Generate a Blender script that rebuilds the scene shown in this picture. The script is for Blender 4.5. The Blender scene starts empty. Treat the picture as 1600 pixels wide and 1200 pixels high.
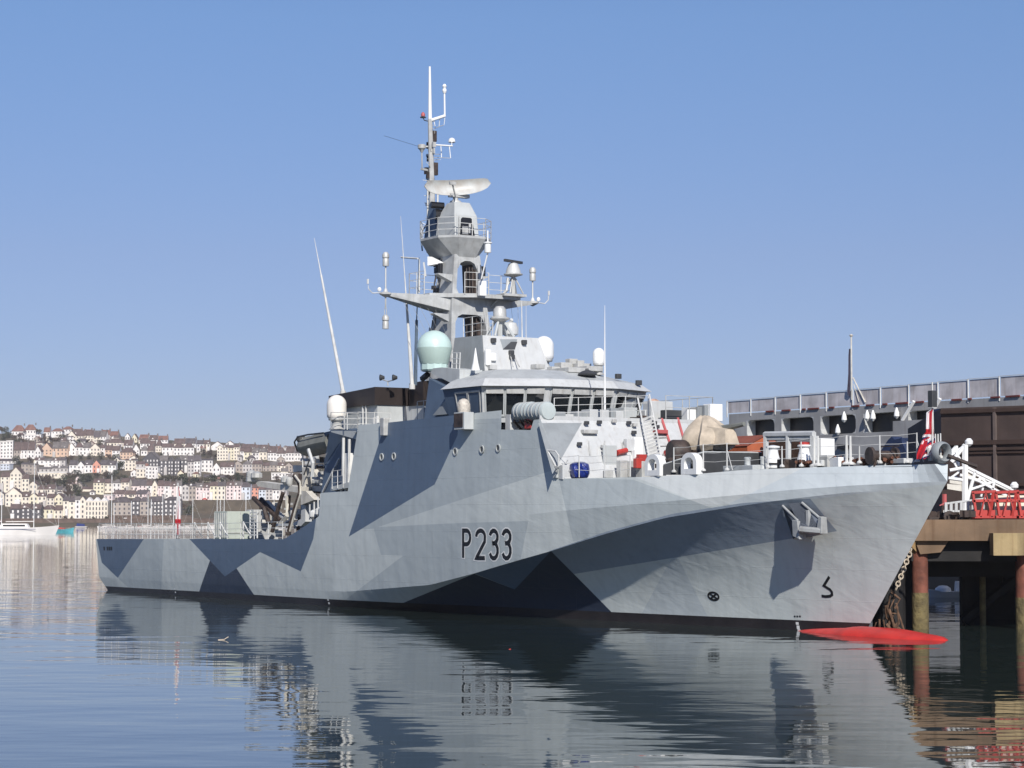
import bpy, bmesh, math, random
from mathutils import Vector, Matrix
from mathutils.bvhtree import BVHTree
random.seed(7)
scene = bpy.context.scene
R = math.radians
# ------------------------------------------------------------------ camera, sky, sun, exposure
F, H, YH = 3500.0, 5.7, 808.0          # focal length in photo pixels, eye height, horizon row (photo is 1600 px wide)
th = math.atan((YH - 600) / F); CT, ST = math.cos(th), math.sin(th)
cam = bpy.data.objects.new('camera', bpy.data.cameras.new('camera'))
scene.collection.objects.link(cam)
cam.location = (0, 0, H); cam.rotation_euler = (R(90) + th, 0, 0)
cam.data.sensor_width = 36; cam.data.lens = 36 * F / 1600
cam.data.clip_start = 1; cam.data.clip_end = 20000
scene.camera = cam
def ray(px, py):
    a, b = (px - 800) / F, -(py - 600) / F
    return Vector((a, CT - b * ST, ST + b * CT))
CAM = Vector((0, 0, H))
SANG = R(-57.4396); SO = Vector((-26.4827, 179.1321, 0))     # ship: transom centre on the water and heading
SD = Vector((math.cos(SANG), math.sin(SANG), 0)); SP = Vector((-SD.y, SD.x, 0))
SUN_PHI, SUN_EL = R(22), R(36)
sv = (SD * math.cos(SUN_PHI) - SP * math.sin(SUN_PHI)) * math.cos(SUN_EL) + Vector((0, 0, math.sin(SUN_EL)))
world = bpy.data.worlds.new('World'); scene.world = world; world.use_nodes = True
wn = world.node_tree.nodes; wl = world.node_tree.links
sky = wn.new('ShaderNodeTexSky'); sky.sky_type = 'NISHITA'; sky.sun_disc = False
sky.sun_elevation = SUN_EL; sky.sun_rotation = math.atan2(sv.x, sv.y)
sky.air_density = 1.0; sky.dust_density = 0.0; sky.ozone_density = 6.0; sky.altitude = 0
bg = wn['Background']; bg.inputs[1].default_value = 0.094
wtc = wn.new('ShaderNodeTexCoord'); wsp = wn.new('ShaderNodeSeparateXYZ'); wl.new(wtc.outputs['Generated'], wsp.inputs[0])
wcr = wn.new('ShaderNodeValToRGB'); wl.new(wsp.outputs[2], wcr.inputs[0]); cr_ = wcr.color_ramp     # clear-air tint by elevation
cr_.elements[0].position = 0.0; cr_.elements[0].color = (.60, .59, .77, 1); cr_.elements[1].position = 1.0; cr_.elements[1].color = (.50, .60, .85, 1)
for p_, c_ in ((.05, (.63, .60, .785, 1)), (.116, (.80, .69, .80, 1)), (.22, (.93, .885, .96, 1)), (.4, (.72, .78, .95, 1))): e_ = cr_.elements.new(p_); e_.color = c_
wmx = wn.new('ShaderNodeMix'); wmx.data_type = 'RGBA'; wmx.blend_type = 'MULTIPLY'; wmx.inputs[0].default_value = 1
wl.new(sky.outputs[0], wmx.inputs[6]); wl.new(wcr.outputs[0], wmx.inputs[7]); wl.new(wmx.outputs[2], bg.inputs[0])
sun = bpy.data.objects.new('sun', bpy.data.lights.new('sun', 'SUN'))
scene.collection.objects.link(sun)
sun.data.energy = 4.9; sun.data.angle = R(0.55); sun.data.color = (1.0, 0.955, 0.89)
sun.rotation_euler = (-sv).to_track_quat('-Z', 'Y').to_euler(); sun.location = (0, 0, 200)
scene.view_settings.view_transform = 'Standard'; scene.view_settings.look = 'None'
scene.view_settings.exposure = 0.09; scene.view_settings.gamma = 1.0
scene.cycles.use_denoising = True; scene.cycles.max_bounces = 6
# ------------------------------------------------------------------ pixel helpers used to measure positions
def lray(px, py):
    r = ray(px, py); return Vector((r.dot(SD), r.dot(SP), r.z))
_q = CAM - SO
LO = Vector((_q.dot(SD), _q.dot(SP), H))
def S(px, py, v):
    r = lray(px, py); return LO + r * ((v - LO.y) / r.y)
def SU(px, py, u):
    r = lray(px, py); return LO + r * ((u - LO.x) / r.x)
def SW(px, py, w):
    r = lray(px, py); return LO + r * ((w - LO.z) / r.z)
def W(px, py, D):
    r = ray(px, py); return CAM + r * (D / r.y)
SHIP_M = Matrix.Translation(SO) @ Matrix.Rotation(SANG, 4, 'Z')
# ------------------------------------------------------------------ materials
def N(nt, t, **k):
    n = nt.nodes.new(t)
    for a, b in k.items(): setattr(n, a, b)
    return n
def mat(name, col, rough=0.5, var=0.12, vscale=1.5, metal=0.0, bump=0.0, bscale=8.0, streak=0.0, spec=0.5, col2=None):
    m = bpy.data.materials.new(name); m.use_nodes = True
    nt = m.node_tree; b = nt.nodes['Principled BSDF']
    b.inputs['Roughness'].default_value = rough; b.inputs['Metallic'].default_value = metal
    b.inputs['Specular IOR Level'].default_value = spec
    tc = N(nt, 'ShaderNodeTexCoord')
    nz = N(nt, 'ShaderNodeTexNoise'); nz.inputs['Scale'].default_value = vscale; nz.inputs['Detail'].default_value = 5
    nt.links.new(tc.outputs['Object'], nz.inputs['Vector'])
    mx = N(nt, 'ShaderNodeMix', data_type='RGBA')
    c = Vector(col); d = Vector(col2) if col2 else c * (1 - var * 2.2)
    mx.inputs[6].default_value = (*(c * (1 + var * .5) if not col2 else c), 1); mx.inputs[7].default_value = (*d, 1)
    mr = N(nt, 'ShaderNodeMapRange'); mr.inputs[1].default_value = .35; mr.inputs[2].default_value = .7
    nt.links.new(nz.outputs['Fac'], mr.inputs[0]); nt.links.new(mr.outputs[0], mx.inputs[0])
    out = mx.outputs[2]
    if streak > 0:
        mp = N(nt, 'ShaderNodeMapping'); mp.inputs['Scale'].default_value = (3.5, 3.5, .25)
        n2 = N(nt, 'ShaderNodeTexNoise'); n2.inputs['Scale'].default_value = 1.2; n2.inputs['Detail'].default_value = 6
        nt.links.new(tc.outputs['Object'], mp.inputs[0]); nt.links.new(mp.outputs[0], n2.inputs['Vector'])
        r2 = N(nt, 'ShaderNodeMapRange'); r2.inputs[1].default_value = .52; r2.inputs[2].default_value = .78; r2.inputs[4].default_value = streak
        nt.links.new(n2.outputs['Fac'], r2.inputs[0])
        m2 = N(nt, 'ShaderNodeMix', data_type='RGBA'); m2.inputs[7].default_value = (c.x * .45, c.y * .36, c.z * .28, 1)
        nt.links.new(r2.outputs[0], m2.inputs[0]); nt.links.new(out, m2.inputs[6]); out = m2.outputs[2]
    nt.links.new(out, b.inputs['Base Color'])
    if bump > 0:
        n3 = N(nt, 'ShaderNodeTexNoise'); n3.inputs['Scale'].default_value = bscale; n3.inputs['Detail'].default_value = 4
        nt.links.new(tc.outputs['Object'], n3.inputs['Vector'])
        bp = N(nt, 'ShaderNodeBump'); bp.inputs['Strength'].default_value = 1; bp.inputs['Distance'].default_value = bump
        nt.links.new(n3.outputs['Fac'], bp.inputs['Height']); nt.links.new(bp.outputs[0], b.inputs['Normal'])
    return m
LG = (.53, .565, .55); MG = (.41, .45, .455); DB = (.088, .128, .19); NV = (.027, .037, .062); LL = (.60, .625, .615)
M = {}
M['white'] = mat('ship_white_grey', (.53, .54, .535), .45, .05, 1.2, bump=.004, bscale=3, streak=.28)
M['light'] = mat('ship_light_grey', (.47, .49, .485), .5, .06, 1.0, bump=.004, bscale=3, streak=.25)
M['mid'] = mat('ship_mid_grey', (.27, .29, .30), .5, .08, 1.0, streak=.2)
M['mast'] = mat('mast_grey', (.45, .46, .455), .5, .12, 1.5, bump=.006, bscale=4, streak=.35)
M['blue'] = mat('ship_dark_blue', DB, .5, .08, 1.0)
M['dark'] = mat('dark_grey', (.05, .052, .055), .55, .1)
M['black'] = mat('black_paint', (.012, .012, .014), .4, .1)
M['brownblack'] = mat('sooty_funnel', (.028, .02, .018), .55, .15, .8, streak=.3)
M['purewhite'] = mat('white_plastic', (.82, .82, .80), .3, .02)
M['mint'] = mat('mint_radome', (.50, .64, .60), .35, .03)
M['steel'] = mat('pale_steel', (.50, .50, .48), .45, .12, 2, metal=.1, streak=.3)
M['rail'] = mat('rail_paint', (.60, .60, .58), .5, .1)
M['glass'] = mat('window_glass', (.01, .013, .016), .05, .05, spec=1.0)
M['red'] = mat('red_paint', (.47, .05, .04), .45, .1, streak=.2)
M['bulbred'] = mat('antifouling_red', (.56, .03, .022), .42, .12, 1.0)
M['redlead'] = mat('faded_red', (.45, .10, .10), .5, .1)
M['tarp'] = mat('beige_tarpaulin', (.52, .44, .34), .85, .12, 2.0, bump=.05, bscale=2.2)
M['bluetarp'] = mat('blue_tarpaulin', (.012, .03, .22), .35, .1, 3, bump=.08, bscale=3)
M['orange'] = mat('orange_canopy', (.42, .11, .045), .7, .1, 1.5)
M['olive'] = mat('boat_cover', (.20, .205, .185), .7, .15, 1)
M['grime'] = mat('brown_machinery', (.06, .042, .035), .6, .3, 3)
M['contgreen'] = mat('container_grey_green', (.46, .50, .44), .5, .05, 1, streak=.2)
# ------------------------------------------------------------------ mesh builder
class MB:
    def __init__(s): s.v = []; s.f = []; s.m = []
    def add(s, pts, faces, mi=0):
        o = len(s.v); s.v += [Vector(p) for p in pts]
        for f in faces: s.f.append([o + i for i in f]); s.m.append(mi)
        return s
    def box(s, c, d, rz=0.0, mi=0, taper=1.0):
        x, y, z = d[0] / 2, d[1] / 2, d[2] / 2; c = Vector(c); ca, sa = math.cos(rz), math.sin(rz)
        P = []
        for sz in (-1, 1):
            t = taper if sz > 0 else 1
            for sx, sy in ((-1, -1), (1, -1), (1, 1), (-1, 1)):
                a, b = sx * x * t, sy * y * t
                P.append(c + Vector((a * ca - b * sa, a * sa + b * ca, sz * z)))
        return s.add(P, [(0, 3, 2, 1), (4, 5, 6, 7), (0, 1, 5, 4), (1, 2, 6, 5), (2, 3, 7, 6), (3, 0, 4, 7)], mi)
    def hexa(s, P, mi=0):
        return s.add(P, [(0, 3, 2, 1), (4, 5, 6, 7), (0, 1, 5, 4), (1, 2, 6, 5), (2, 3, 7, 6), (3, 0, 4, 7)], mi)
    def prism(s, poly, off, mi=0):
        n = len(poly); off = Vector(off); P = [Vector(p) for p in poly]; Q = [p + off for p in P]
        F_ = [list(range(n))[::-1], [n + i for i in range(n)]] + [(i, (i + 1) % n, n + (i + 1) % n, n + i) for i in range(n)]
        return s.add(P + Q, F_, mi)
    def tube(s, pts, r, n=6, r2=None, mi=0):
        pts = [Vector(p) for p in pts]; k = len(pts); rs = [r + ((r2 if r2 is not None else r) - r) * i / max(1, k - 1) for i in range(k)]
        P = []; F_ = []
        for i, p in enumerate(pts):
            t = (pts[min(i + 1, k - 1)] - pts[max(i - 1, 0)])
            if t.length < 1e-6: t = Vector((0, 0, 1))
            t.normalize(); a = t.orthogonal() if abs(t.z) > .99 else t.cross(Vector((0, 0, 1))); a.normalize(); b = t.cross(a)
            for j in range(n):
                an = 2 * math.pi * (j + .5) / n; P.append(p + a * math.cos(an) * rs[i] + b * math.sin(an) * rs[i])
        for i in range(k - 1):
            for j in range(n):
                j2 = (j + 1) % n; F_.append((i * n + j, i * n + j2, (i + 1) * n + j2, (i + 1) * n + j))
        F_.append(list(range(n))[::-1]); F_.append([(k - 1) * n + j for j in range(n)])
        return s.add(P, F_, mi)
    def lathe(s, c, prof, n=20, ax=None, mi=0):
        c = Vector(c); q = Vector((0, 0, 1)).rotation_difference(Vector(ax)) if ax else None
        P = []; F_ = []; k = len(prof)
        for r, z in prof:
            for j in range(n):
                a = 2 * math.pi * j / n; p = Vector((r * math.cos(a), r * math.sin(a), z))
                P.append(c + (q @ p if q else p))
        for i in range(k - 1):
            for j in range(n):
                j2 = (j + 1) % n; F_.append((i * n + j, i * n + j2, (i + 1) * n + j2, (i + 1) * n + j))
        F_.append(list(range(n))[::-1]); F_.append([(k - 1) * n + j for j in range(n)])
        return s.add(P, F_, mi)
    def dome(s, c, r, hcyl, n=24, base=.75, mi=0):   # radome: dome over a short cylinder, c = bottom centre
        prof = [(r * base, 0), (r * .97, hcyl * .12), (r, hcyl * .3)]
        prof += [(r, hcyl)] + [(r * math.cos(a), hcyl + r * math.sin(a)) for a in [R(x) for x in (15, 30, 45, 60, 75, 88)]]
        return s.lathe(c, prof, n, mi=mi)
    def build(s, name, m, parent=None, org=None, smooth=False, bevel=0):
        me = bpy.data.meshes.new(name); o_ = Vector(org) if org is not None else Vector((0, 0, 0))
        me.from_pydata([v - o_ for v in s.v], [], s.f)
        for mm in (m if isinstance(m, (list, tuple)) else [m]): me.materials.append(mm)
        for p, i in zip(me.polygons, s.m): p.material_index = i; p.use_smooth = smooth
        me.update()
        o = bpy.data.objects.new(name, me); scene.collection.objects.link(o)
        if parent is not None: o.parent = parent
        if smooth: me.set_sharp_from_angle(angle=R(38))
        if bevel:
            b = o.modifiers.new('b', 'BEVEL'); b.width = bevel; b.segments = 2; b.limit_method = 'ANGLE'
        return o
def tag(o, label=None, cat=None, group=None, kind=None):
    if label: o['label'] = label
    if cat: o['category'] = cat
    if group: o['group'] = group
    if kind: o['kind'] = kind
    return o
def thing(name, label, cat, base=(0, 0, 0), ship=False, group=None):
    o = bpy.data.objects.new(name, None); scene.collection.objects.link(o)
    if ship: o.matrix_world = SHIP_M @ Matrix.Translation(Vector(base))
    else: o.location = base
    o.empty_display_size = .5
    return tag(o, label, cat, group)
def lerp(tab, x):
    if x <= tab[0][0]: return tab[0][1]
    for (a, b), (c, d) in zip(tab, tab[1:]):
        if x <= c: return b + (d - b) * (x - a) / (c - a)
    return tab[-1][1]
exec_parts = []
# ------------------------------------------------------------------ WATER
def build_water():
    m = bpy.data.materials.new('harbour_water'); m.use_nodes = True; nt = m.node_tree; b = nt.nodes['Principled BSDF']
    b.inputs['Base Color'].default_value = (.022, .034, .030, 1); b.inputs['Roughness'].default_value = .025; b.inputs['IOR'].default_value = 1.5
    tc = N(nt, 'ShaderNodeTexCoord')
    def noise(sc, det, scale_xyz, rough=.5):
        mp = N(nt, 'ShaderNodeMapping'); mp.inputs['Scale'].default_value = scale_xyz; mp.inputs['Rotation'].default_value = (0, 0, R(9))
        nz = N(nt, 'ShaderNodeTexNoise'); nz.inputs['Scale'].default_value = sc; nz.inputs['Detail'].default_value = det; nz.inputs['Roughness'].default_value = rough
        nt.links.new(tc.outputs['Object'], mp.inputs[0]); nt.links.new(mp.outputs[0], nz.inputs['Vector']); return nz
    a = noise(.42, 2.0, (.55, 1, 1)); c = noise(1.6, 2, (.6, 1, 1)); big = noise(.05, 2, (.5, 1, 1)); lng = noise(.13, 1, (.35, 1, 1))
    mr = N(nt, 'ShaderNodeMapRange'); mr.inputs[1].default_value = .42; mr.inputs[2].default_value = .62; mr.inputs[3].default_value = .25; mr.inputs[4].default_value = 1.0
    nt.links.new(big.outputs['Fac'], mr.inputs[0])
    def mul(x, k):
        n = N(nt, 'ShaderNodeMath', operation='MULTIPLY'); nt.links.new(x, n.inputs[0])
        if isinstance(k, float): n.inputs[1].default_value = k
        else: nt.links.new(k, n.inputs[1])
        return n.outputs[0]
    def addn(x, y):
        n = N(nt, 'ShaderNodeMath', operation='ADD'); nt.links.new(x, n.inputs[0]); nt.links.new(y, n.inputs[1]); return n.outputs[0]
    hgt = addn(addn(mul(a.outputs['Fac'], .030), mul(mul(c.outputs['Fac'], .0060), mr.outputs[0])), mul(lng.outputs['Fac'], .05))
    bp = N(nt, 'ShaderNodeBump'); bp.inputs['Strength'].default_value = 1; bp.inputs['Distance'].default_value = 1
    nt.links.new(hgt, bp.inputs['Height']); nt.links.new(bp.outputs[0], b.inputs['Normal'])
    w = MB(); w.add([(-1400, -60, 0), (1400, -60, 0), (1400, 2700, 0), (-1400, 2700, 0)], [(0, 1, 2, 3)])
    tag(w.build('water', m), kind='structure')
build_water()
# ------------------------------------------------------------------ HULL
def vK2(u):      # half-breadth at the upper knuckle
    if u < 54: return lerp([(-1.7, 6.45), (10, 6.65), (54, 6.72)], u)
    t = (u - 54) / (87.29 - 54); return max(0, 6.72 * (1 - t ** 2.05))
def vW(u):       # at the waterline
    if u < 36: return lerp([(0, 6.1), (8, 6.3), (36, 6.35)], u)
    t = min(1, (u - 36) / (81.6 - 36)); return max(0, 6.35 * (1 - t ** 1.28))
def vK1(u): return max(0, vK2(u) - .06 - .12 * min(1, max(0, (85 - u) / 20)))
def curve(px_list, vf, last):
    out = []
    for px, py in px_list:
        u = 40.0
        for _ in range(40):
            p = S(px, py, -vf(u)); u = u * .5 + p.x * .5
        out.append((u, p.z))
    if last: out.append(last)
    return out
K2c = curve([(151, 842.5), (300, 842.5), (420, 843), (487, 843), (519, 841), (546, 839), (600, 833), (660, 826), (750, 814), (870, 799), (960, 791), (1070, 781), (1180, 771), (1240, 765), (1340, 758)], vK2, (87.29, 7.38))
K1c = curve([(151, 905), (400, 921), (541, 926), (609, 919), (672, 914), (741, 896), (861, 861), (950, 833), (1040, 809), (1160, 790), (1240, 779), (1320, 770)], vK1, (87.05, 7.10))
BTc = [(0, .30), (15, .38), (35, .45), (55, .50), (70, .50), (90, .52)]
K1c = [(u, max(w, 1.0)) for u, w in K1c]
T01 = [(36, 7.25), (64.0, 7.80)]
bulw = curve([(873, 748), (1010, 745), (1070, 742), (1160, 734), (1340, 728)], lambda u: vK2(u) - .12, (86.95, 8.2))
def wT(u):
    k = lerp(K2c, u)
    if u < 31.6: return k + .02
    if u < 36.45: return max(k + .02, lerp([(31.6, 4.25), (34.0, 4.95), (36.4, 5.75)], u))
    if u < 64.05: return lerp(T01, u)
    return lerp(bulw, u)
def tumble(u): return .045 if u < 64 else lerp([(64, .045), (66, .16), (75, .24), (87, .30)], u)
def side_v(u, w): return vK2(u) - tumble(u) * max(0, w - lerp(K2c, u))
def hull_section(t):
    """points from keel to top for station parameter t in 0..1; returns list of (u, v, w)"""
    ua, ub = -1.65, 87.29
    u2 = ua + t * (ub - ua)
    uW = 0.0 + t * 81.4; u1 = -1.35 + t * (87.05 + 1.35); uk = .4 + t * 80.5
    wk1 = lerp(K1c, u1); wk2 = lerp(K2c, u2); bt = lerp(BTc, uW)
    v0 = vW(uW) if t < 1 else 0; v1 = vK1(u1) if t < 1 else 0; v2 = vK2(u2) if t < 1 else 0
    if t > .9:
        e = min(1, (1 - t) / .1); v1 = min(v1, v2 - .02 if v2 > .02 else 0) if t < 1 else 0
    pts = [(uk, v0 * .86, -2.2), (uW - .1, v0 * .985, -.6), (uW, v0, 0)]
    n = 9; p = 1.0 + 1.25 * min(1, max(0, (u1 - 44) / 22))
    sb = bt / max(wk1, .6)
    for i in range(n + 1):
        s_ = sb + (1 - sb) * i / n
        pts.append((uW + (u1 - uW) * s_, v0 + (v1 - v0) * s_ ** p, wk1 * s_))
    pts.append((u2, v2, wk2))
    uT = u2 if u2 < 80 else lerp([(80, 80), (87.29, 86.9)], u2)
    w_t = wT(u2); vt = max(.42, v2 - tumble(u2) * (w_t - wk2)) if t > .5 else v2 - tumble(u2) * (w_t - wk2)
    pts.append((uT, vt, w_t))
    return pts
def stations():
    ts = [i / 110 for i in range(111)]
    for u in (31.6, 34.0, 36.4, 36.5, 64.0, 64.08): ts.append((u + 1.65) / (87.29 + 1.65))
    ts += [.992, .996, .985]
    return sorted(set(ts))
hb = MB(); secs = [hull_section(t) for t in stations()]; ns = len(secs); nr = len(secs[0])
for sgn in (-1, 1):
    o = len(hb.v)
    for sc in secs: hb.v += [Vector((a, sgn * b, c)) for a, b, c in sc]
    for i in range(ns - 1):
        for j in range(nr - 1):
            q = [o + i * nr + j, o + (i + 1) * nr + j, o + (i + 1) * nr + j + 1, o + i * nr + j + 1]
            if sgn > 0: q.reverse()
            hb.f.append(q); hb.m.append(1 if j < 3 else 0)
    o2 = o
# transom and nose plates
half = ns * nr
for j in range(nr - 1):
    hb.f.append([j, j + 1, half + j + 1, half + j]); hb.m.append(1 if j < 3 else 0)
e1 = (ns - 1) * nr
hb.f.append([e1 + nr - 2, e1 + nr - 1, half + e1 + nr - 1]); hb.m.append(0)
ship = thing('patrol_ship', 'long naval patrol ship in angular grey and navy camouflage, moored bow to the right', 'patrol ship', (0, 0, 0), ship=True)
_hbv = BVHTree.FromPolygons(hb.v, hb.f)
def surf(px, py):
    h = _hbv.ray_cast(LO, lray(px, py).normalized())
    if h[0] is not None and h[0].y < .5: return h[0]
    p = S(px, py, -6.4)
    for _ in range(12): p = S(px, py, -side_v(p.x, p.z))
    return p
def on_hull(u, w, off=.006):
    h = _hbv.ray_cast(Vector((u, -30, w)), Vector((0, 1, 0)))
    if h[0] is None: return Vector((u, -side_v(u, w) - off, w))
    n = h[1] if h[1].y < 0 else -h[1]
    return h[0] + n * off
_r0 = lray(905, 880); OBX, OBZ = _r0.x / _r0.y, _r0.z / _r0.y
def camo_material(name, base, polys):
    m = bpy.data.materials.new(name); m.use_nodes = True; nt = m.node_tree; b = nt.nodes['Principled BSDF']
    b.inputs['Roughness'].default_value = .42
    tc = N(nt, 'ShaderNodeTexCoord'); sp = N(nt, 'ShaderNodeSeparateXYZ'); nt.links.new(tc.outputs['Object'], sp.inputs[0])
    cb = N(nt, 'ShaderNodeCombineXYZ'); cb.inputs[2].default_value = 1
    ab = N(nt, 'ShaderNodeMath', operation='ABSOLUTE'); nt.links.new(sp.outputs[1], ab.inputs[0])
    for ax_i, k_i, c_i in ((0, OBX, 0), (2, OBZ, 1)):     # planar mapping, projected obliquely from ahead of the beam
        ma = N(nt, 'ShaderNodeMath', operation='MULTIPLY_ADD'); ma.inputs[1].default_value = k_i
        nt.links.new(ab.outputs[0], ma.inputs[0]); nt.links.new(sp.outputs[ax_i], ma.inputs[2]); nt.links.new(ma.outputs[0], cb.inputs[c_i])
    out = None
    for col, pts in polys:
        uw = [(p.x + OBX * abs(p.y), p.z + OBZ * abs(p.y)) for p in (surf(*q) for q in pts)]
        cx = sum(a for a, _ in uw) / len(uw); cz = sum(c for _, c in uw) / len(uw)
        mn = None
        for (a, c), (a2, c2) in zip(uw, uw[1:] + uw[:1]):
            nx, nz = -(c2 - c), (a2 - a); l = math.hypot(nx, nz)
            if l < 1e-5: continue
            nx /= l; nz /= l; k = -(nx * a + nz * c)
            if nx * cx + nz * cz + k < 0: nx, nz, k = -nx, -nz, -k
            d = N(nt, 'ShaderNodeVectorMath', operation='DOT_PRODUCT'); d.inputs[1].default_value = (nx, nz, k)
            nt.links.new(cb.outputs[0], d.inputs[0])
            if mn is None: mn = d.outputs['Value']
            else:
                q = N(nt, 'ShaderNodeMath', operation='MINIMUM'); nt.links.new(mn, q.inputs[0]); nt.links.new(d.outputs['Value'], q.inputs[1]); mn = q.outputs[0]
        g = N(nt, 'ShaderNodeMath', operation='GREATER_THAN'); g.inputs[1].default_value = 0; nt.links.new(mn, g.inputs[0])
        mx = N(nt, 'ShaderNodeMix', data_type='RGBA'); nt.links.new(g.outputs[0], mx.inputs[0])
        if out is None: mx.inputs[6].default_value = (*base, 1)
        else: nt.links.new(out, mx.inputs[6])
        mx.inputs[7].default_value = (*col, 1); out = mx.outputs[2]
    # weathering: soft patches and thin vertical run-off
    n1 = N(nt, 'ShaderNodeTexNoise'); n1.inputs['Scale'].default_value = .35; n1.inputs['Detail'].default_value = 6; nt.links.new(tc.outputs['Object'], n1.inputs['Vector'])
    r1 = N(nt, 'ShaderNodeMapRange'); r1.inputs[1].default_value = .3; r1.inputs[2].default_value = .75; r1.inputs[3].default_value = .96; r1.inputs[4].default_value = 1.04
    nt.links.new(n1.outputs['Fac'], r1.inputs[0])
    mp = N(nt, 'ShaderNodeMapping'); mp.inputs['Scale'].default_value = (2.6, 2.6, .13)
    n2 = N(nt, 'ShaderNodeTexNoise'); n2.inputs['Scale'].default_value = 1; n2.inputs['Detail'].default_value = 5
    nt.links.new(tc.outputs['Object'], mp.inputs[0]); nt.links.new(mp.outputs[0], n2.inputs['Vector'])
    r2 = N(nt, 'ShaderNodeMapRange'); r2.inputs[1].default_value = .45; r2.inputs[2].default_value = .8; r2.inputs[3].default_value = 1.0; r2.inputs[4].default_value = .88
    nt.links.new(n2.outputs['Fac'], r2.inputs[0])
    q = N(nt, 'ShaderNodeMath', operation='MULTIPLY'); nt.links.new(r1.outputs[0], q.inputs[0]); nt.links.new(r2.outputs[0], q.inputs[1])
    vm = N(nt, 'ShaderNodeVectorMath', operation='SCALE'); nt.links.new(out, vm.inputs[0]); nt.links.new(q.outputs[0], vm.inputs['Scale'])
    nt.links.new(vm.outputs[0], b.inputs['Base Color'])
    # dented plating and weld seams
    n3 = N(nt, 'ShaderNodeTexNoise'); n3.inputs['Scale'].default_value = .9; n3.inputs['Detail'].default_value = 2; nt.links.new(tc.outputs['Object'], n3.inputs['Vector'])
    n4 = N(nt, 'ShaderNodeTexNoise'); n4.inputs['Scale'].default_value = .42; n4.inputs['Detail'].default_value = 2; nt.links.new(tc.outputs['Object'], n4.inputs['Vector'])
    bk = N(nt, 'ShaderNodeTexBrick'); bk.inputs['Scale'].default_value = 1; bk.inputs['Mortar Size'].default_value = .012; bk.inputs['Brick Width'].default_value = 7.5; bk.inputs['Row Height'].default_value = 1.55
    nt.links.new(cb.outputs[0], bk.inputs['Vector'])
    s3 = N(nt, 'ShaderNodeMath', operation='MULTIPLY'); s3.inputs[1].default_value = .032; nt.links.new(n3.outputs['Fac'], s3.inputs[0])
    s4 = N(nt, 'ShaderNodeMath', operation='MULTIPLY_ADD'); s4.inputs[1].default_value = .075; nt.links.new(n4.outputs['Fac'], s4.inputs[0]); nt.links.new(s3.outputs[0], s4.inputs[2])
    s5 = N(nt, 'ShaderNodeMath', operation='MULTIPLY_ADD'); s5.inputs[1].default_value = .010; nt.links.new(bk.outputs['Fac'], s5.inputs[0]); nt.links.new(s4.outputs[0], s5.inputs[2])
    mp5 = N(nt, 'ShaderNodeMapping'); mp5.inputs['Rotation'].default_value = (0, R(-19), 0); mq5 = N(nt, 'ShaderNodeMapping'); mq5.inputs['Scale'].default_value = (.5, 1, 1.9)
    n5 = N(nt, 'ShaderNodeTexNoise'); n5.inputs['Scale'].default_value = .75; n5.inputs['Detail'].default_value = 3; n5.inputs['Distortion'].default_value = .6
    nt.links.new(tc.outputs['Object'], mp5.inputs[0]); nt.links.new(mp5.outputs[0], mq5.inputs[0]); nt.links.new(mq5.outputs[0], n5.inputs['Vector'])
    rx = N(nt, 'ShaderNodeMapRange'); rx.inputs[1].default_value = 48; rx.inputs[2].default_value = 64; rx.inputs[3].default_value = .008; rx.inputs[4].default_value = .032; nt.links.new(sp.outputs[0], rx.inputs[0])
    s6 = N(nt, 'ShaderNodeMath', operation='MULTIPLY_ADD'); nt.links.new(n5.outputs['Fac'], s6.inputs[0]); nt.links.new(rx.outputs[0], s6.inputs[1]); nt.links.new(s5.outputs[0], s6.inputs[2]); s5 = s6
    bp = N(nt, 'ShaderNodeBump'); bp.inputs['Strength'].default_value = .8; bp.inputs['Distance'].default_value = 1
    nt.links.new(s5.outputs[0], bp.inputs['Height']); nt.links.new(bp.outputs[0], b.inputs['Normal'])
    return m
K2r = lambda px: (px, lerp([(583, 835.5), (660, 826), (750, 814), (870, 799), (960, 791), (1070, 781), (1180, 771), (1480, 752)], px))
hull_polys = [
    (LL, [(989, 744), (1478, 716), (1490, 757), (1330, 771), (1118, 797)]),
    (MG, [(583, 822), (595.5, 867), (813, 876), (826, 812), (700, 818)]),
    (MG, [(595.5, 867), (541.5, 936), (530, 945), (960, 965), (870, 880), (813, 872)]),
    (MG, [(604, 661), (840, 652), (866, 736), (832, 812), (583, 826), (545, 838.5)]),
    (MG, [(873, 747), (989, 749.5), (1118, 796), (1060, 812), (895.5, 846)]),
    ((.54, .585, .60), [(1262, 728), (1478, 718), (1488, 755), (1118, 797)]),
    (MG, [(225.5, 842), (256, 841), (252, 925), (170, 922), (160, 880), (184, 903)]),
    ((.45, .49, .50), [(1055, 862), (1001, 962), (1108, 967)]),
    ((.25, .295, .35), [(858, 861), (896, 897), (1308, 830), (1266, 779), (1160, 786), (1050, 803), (950, 830)]),  # shade under the bow flare, put into the paint as a flat dark patch
    (DB, [(151, 840), (225.5, 841), (184, 903), (159, 879)]),
    (NV, [(328, 876), (369, 887), (400, 934), (310, 928)]),
    (DB, [(293, 839), (351.4, 900.7), (406.4, 862.7), (407, 838)]),
    (DB, [(406, 838), (406, 862.5), (483, 899), (489.5, 842), (505, 804), (440, 805)]),
    (DB, [(604, 655), (717, 640), (715, 680), (679, 757), (545, 838.5)]),
    (NV, [(625, 944), (741, 896.5), (804, 921), (900, 960)]),
    (NV, [(804, 921), (861, 861), (959, 960), (800, 960)]),
    (DB, [(741, 896), (804, 921), (861, 861)]),
]
camo = camo_material('camouflage_and_flare_shade', LG, hull_polys)
M['camo'] = camo
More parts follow.
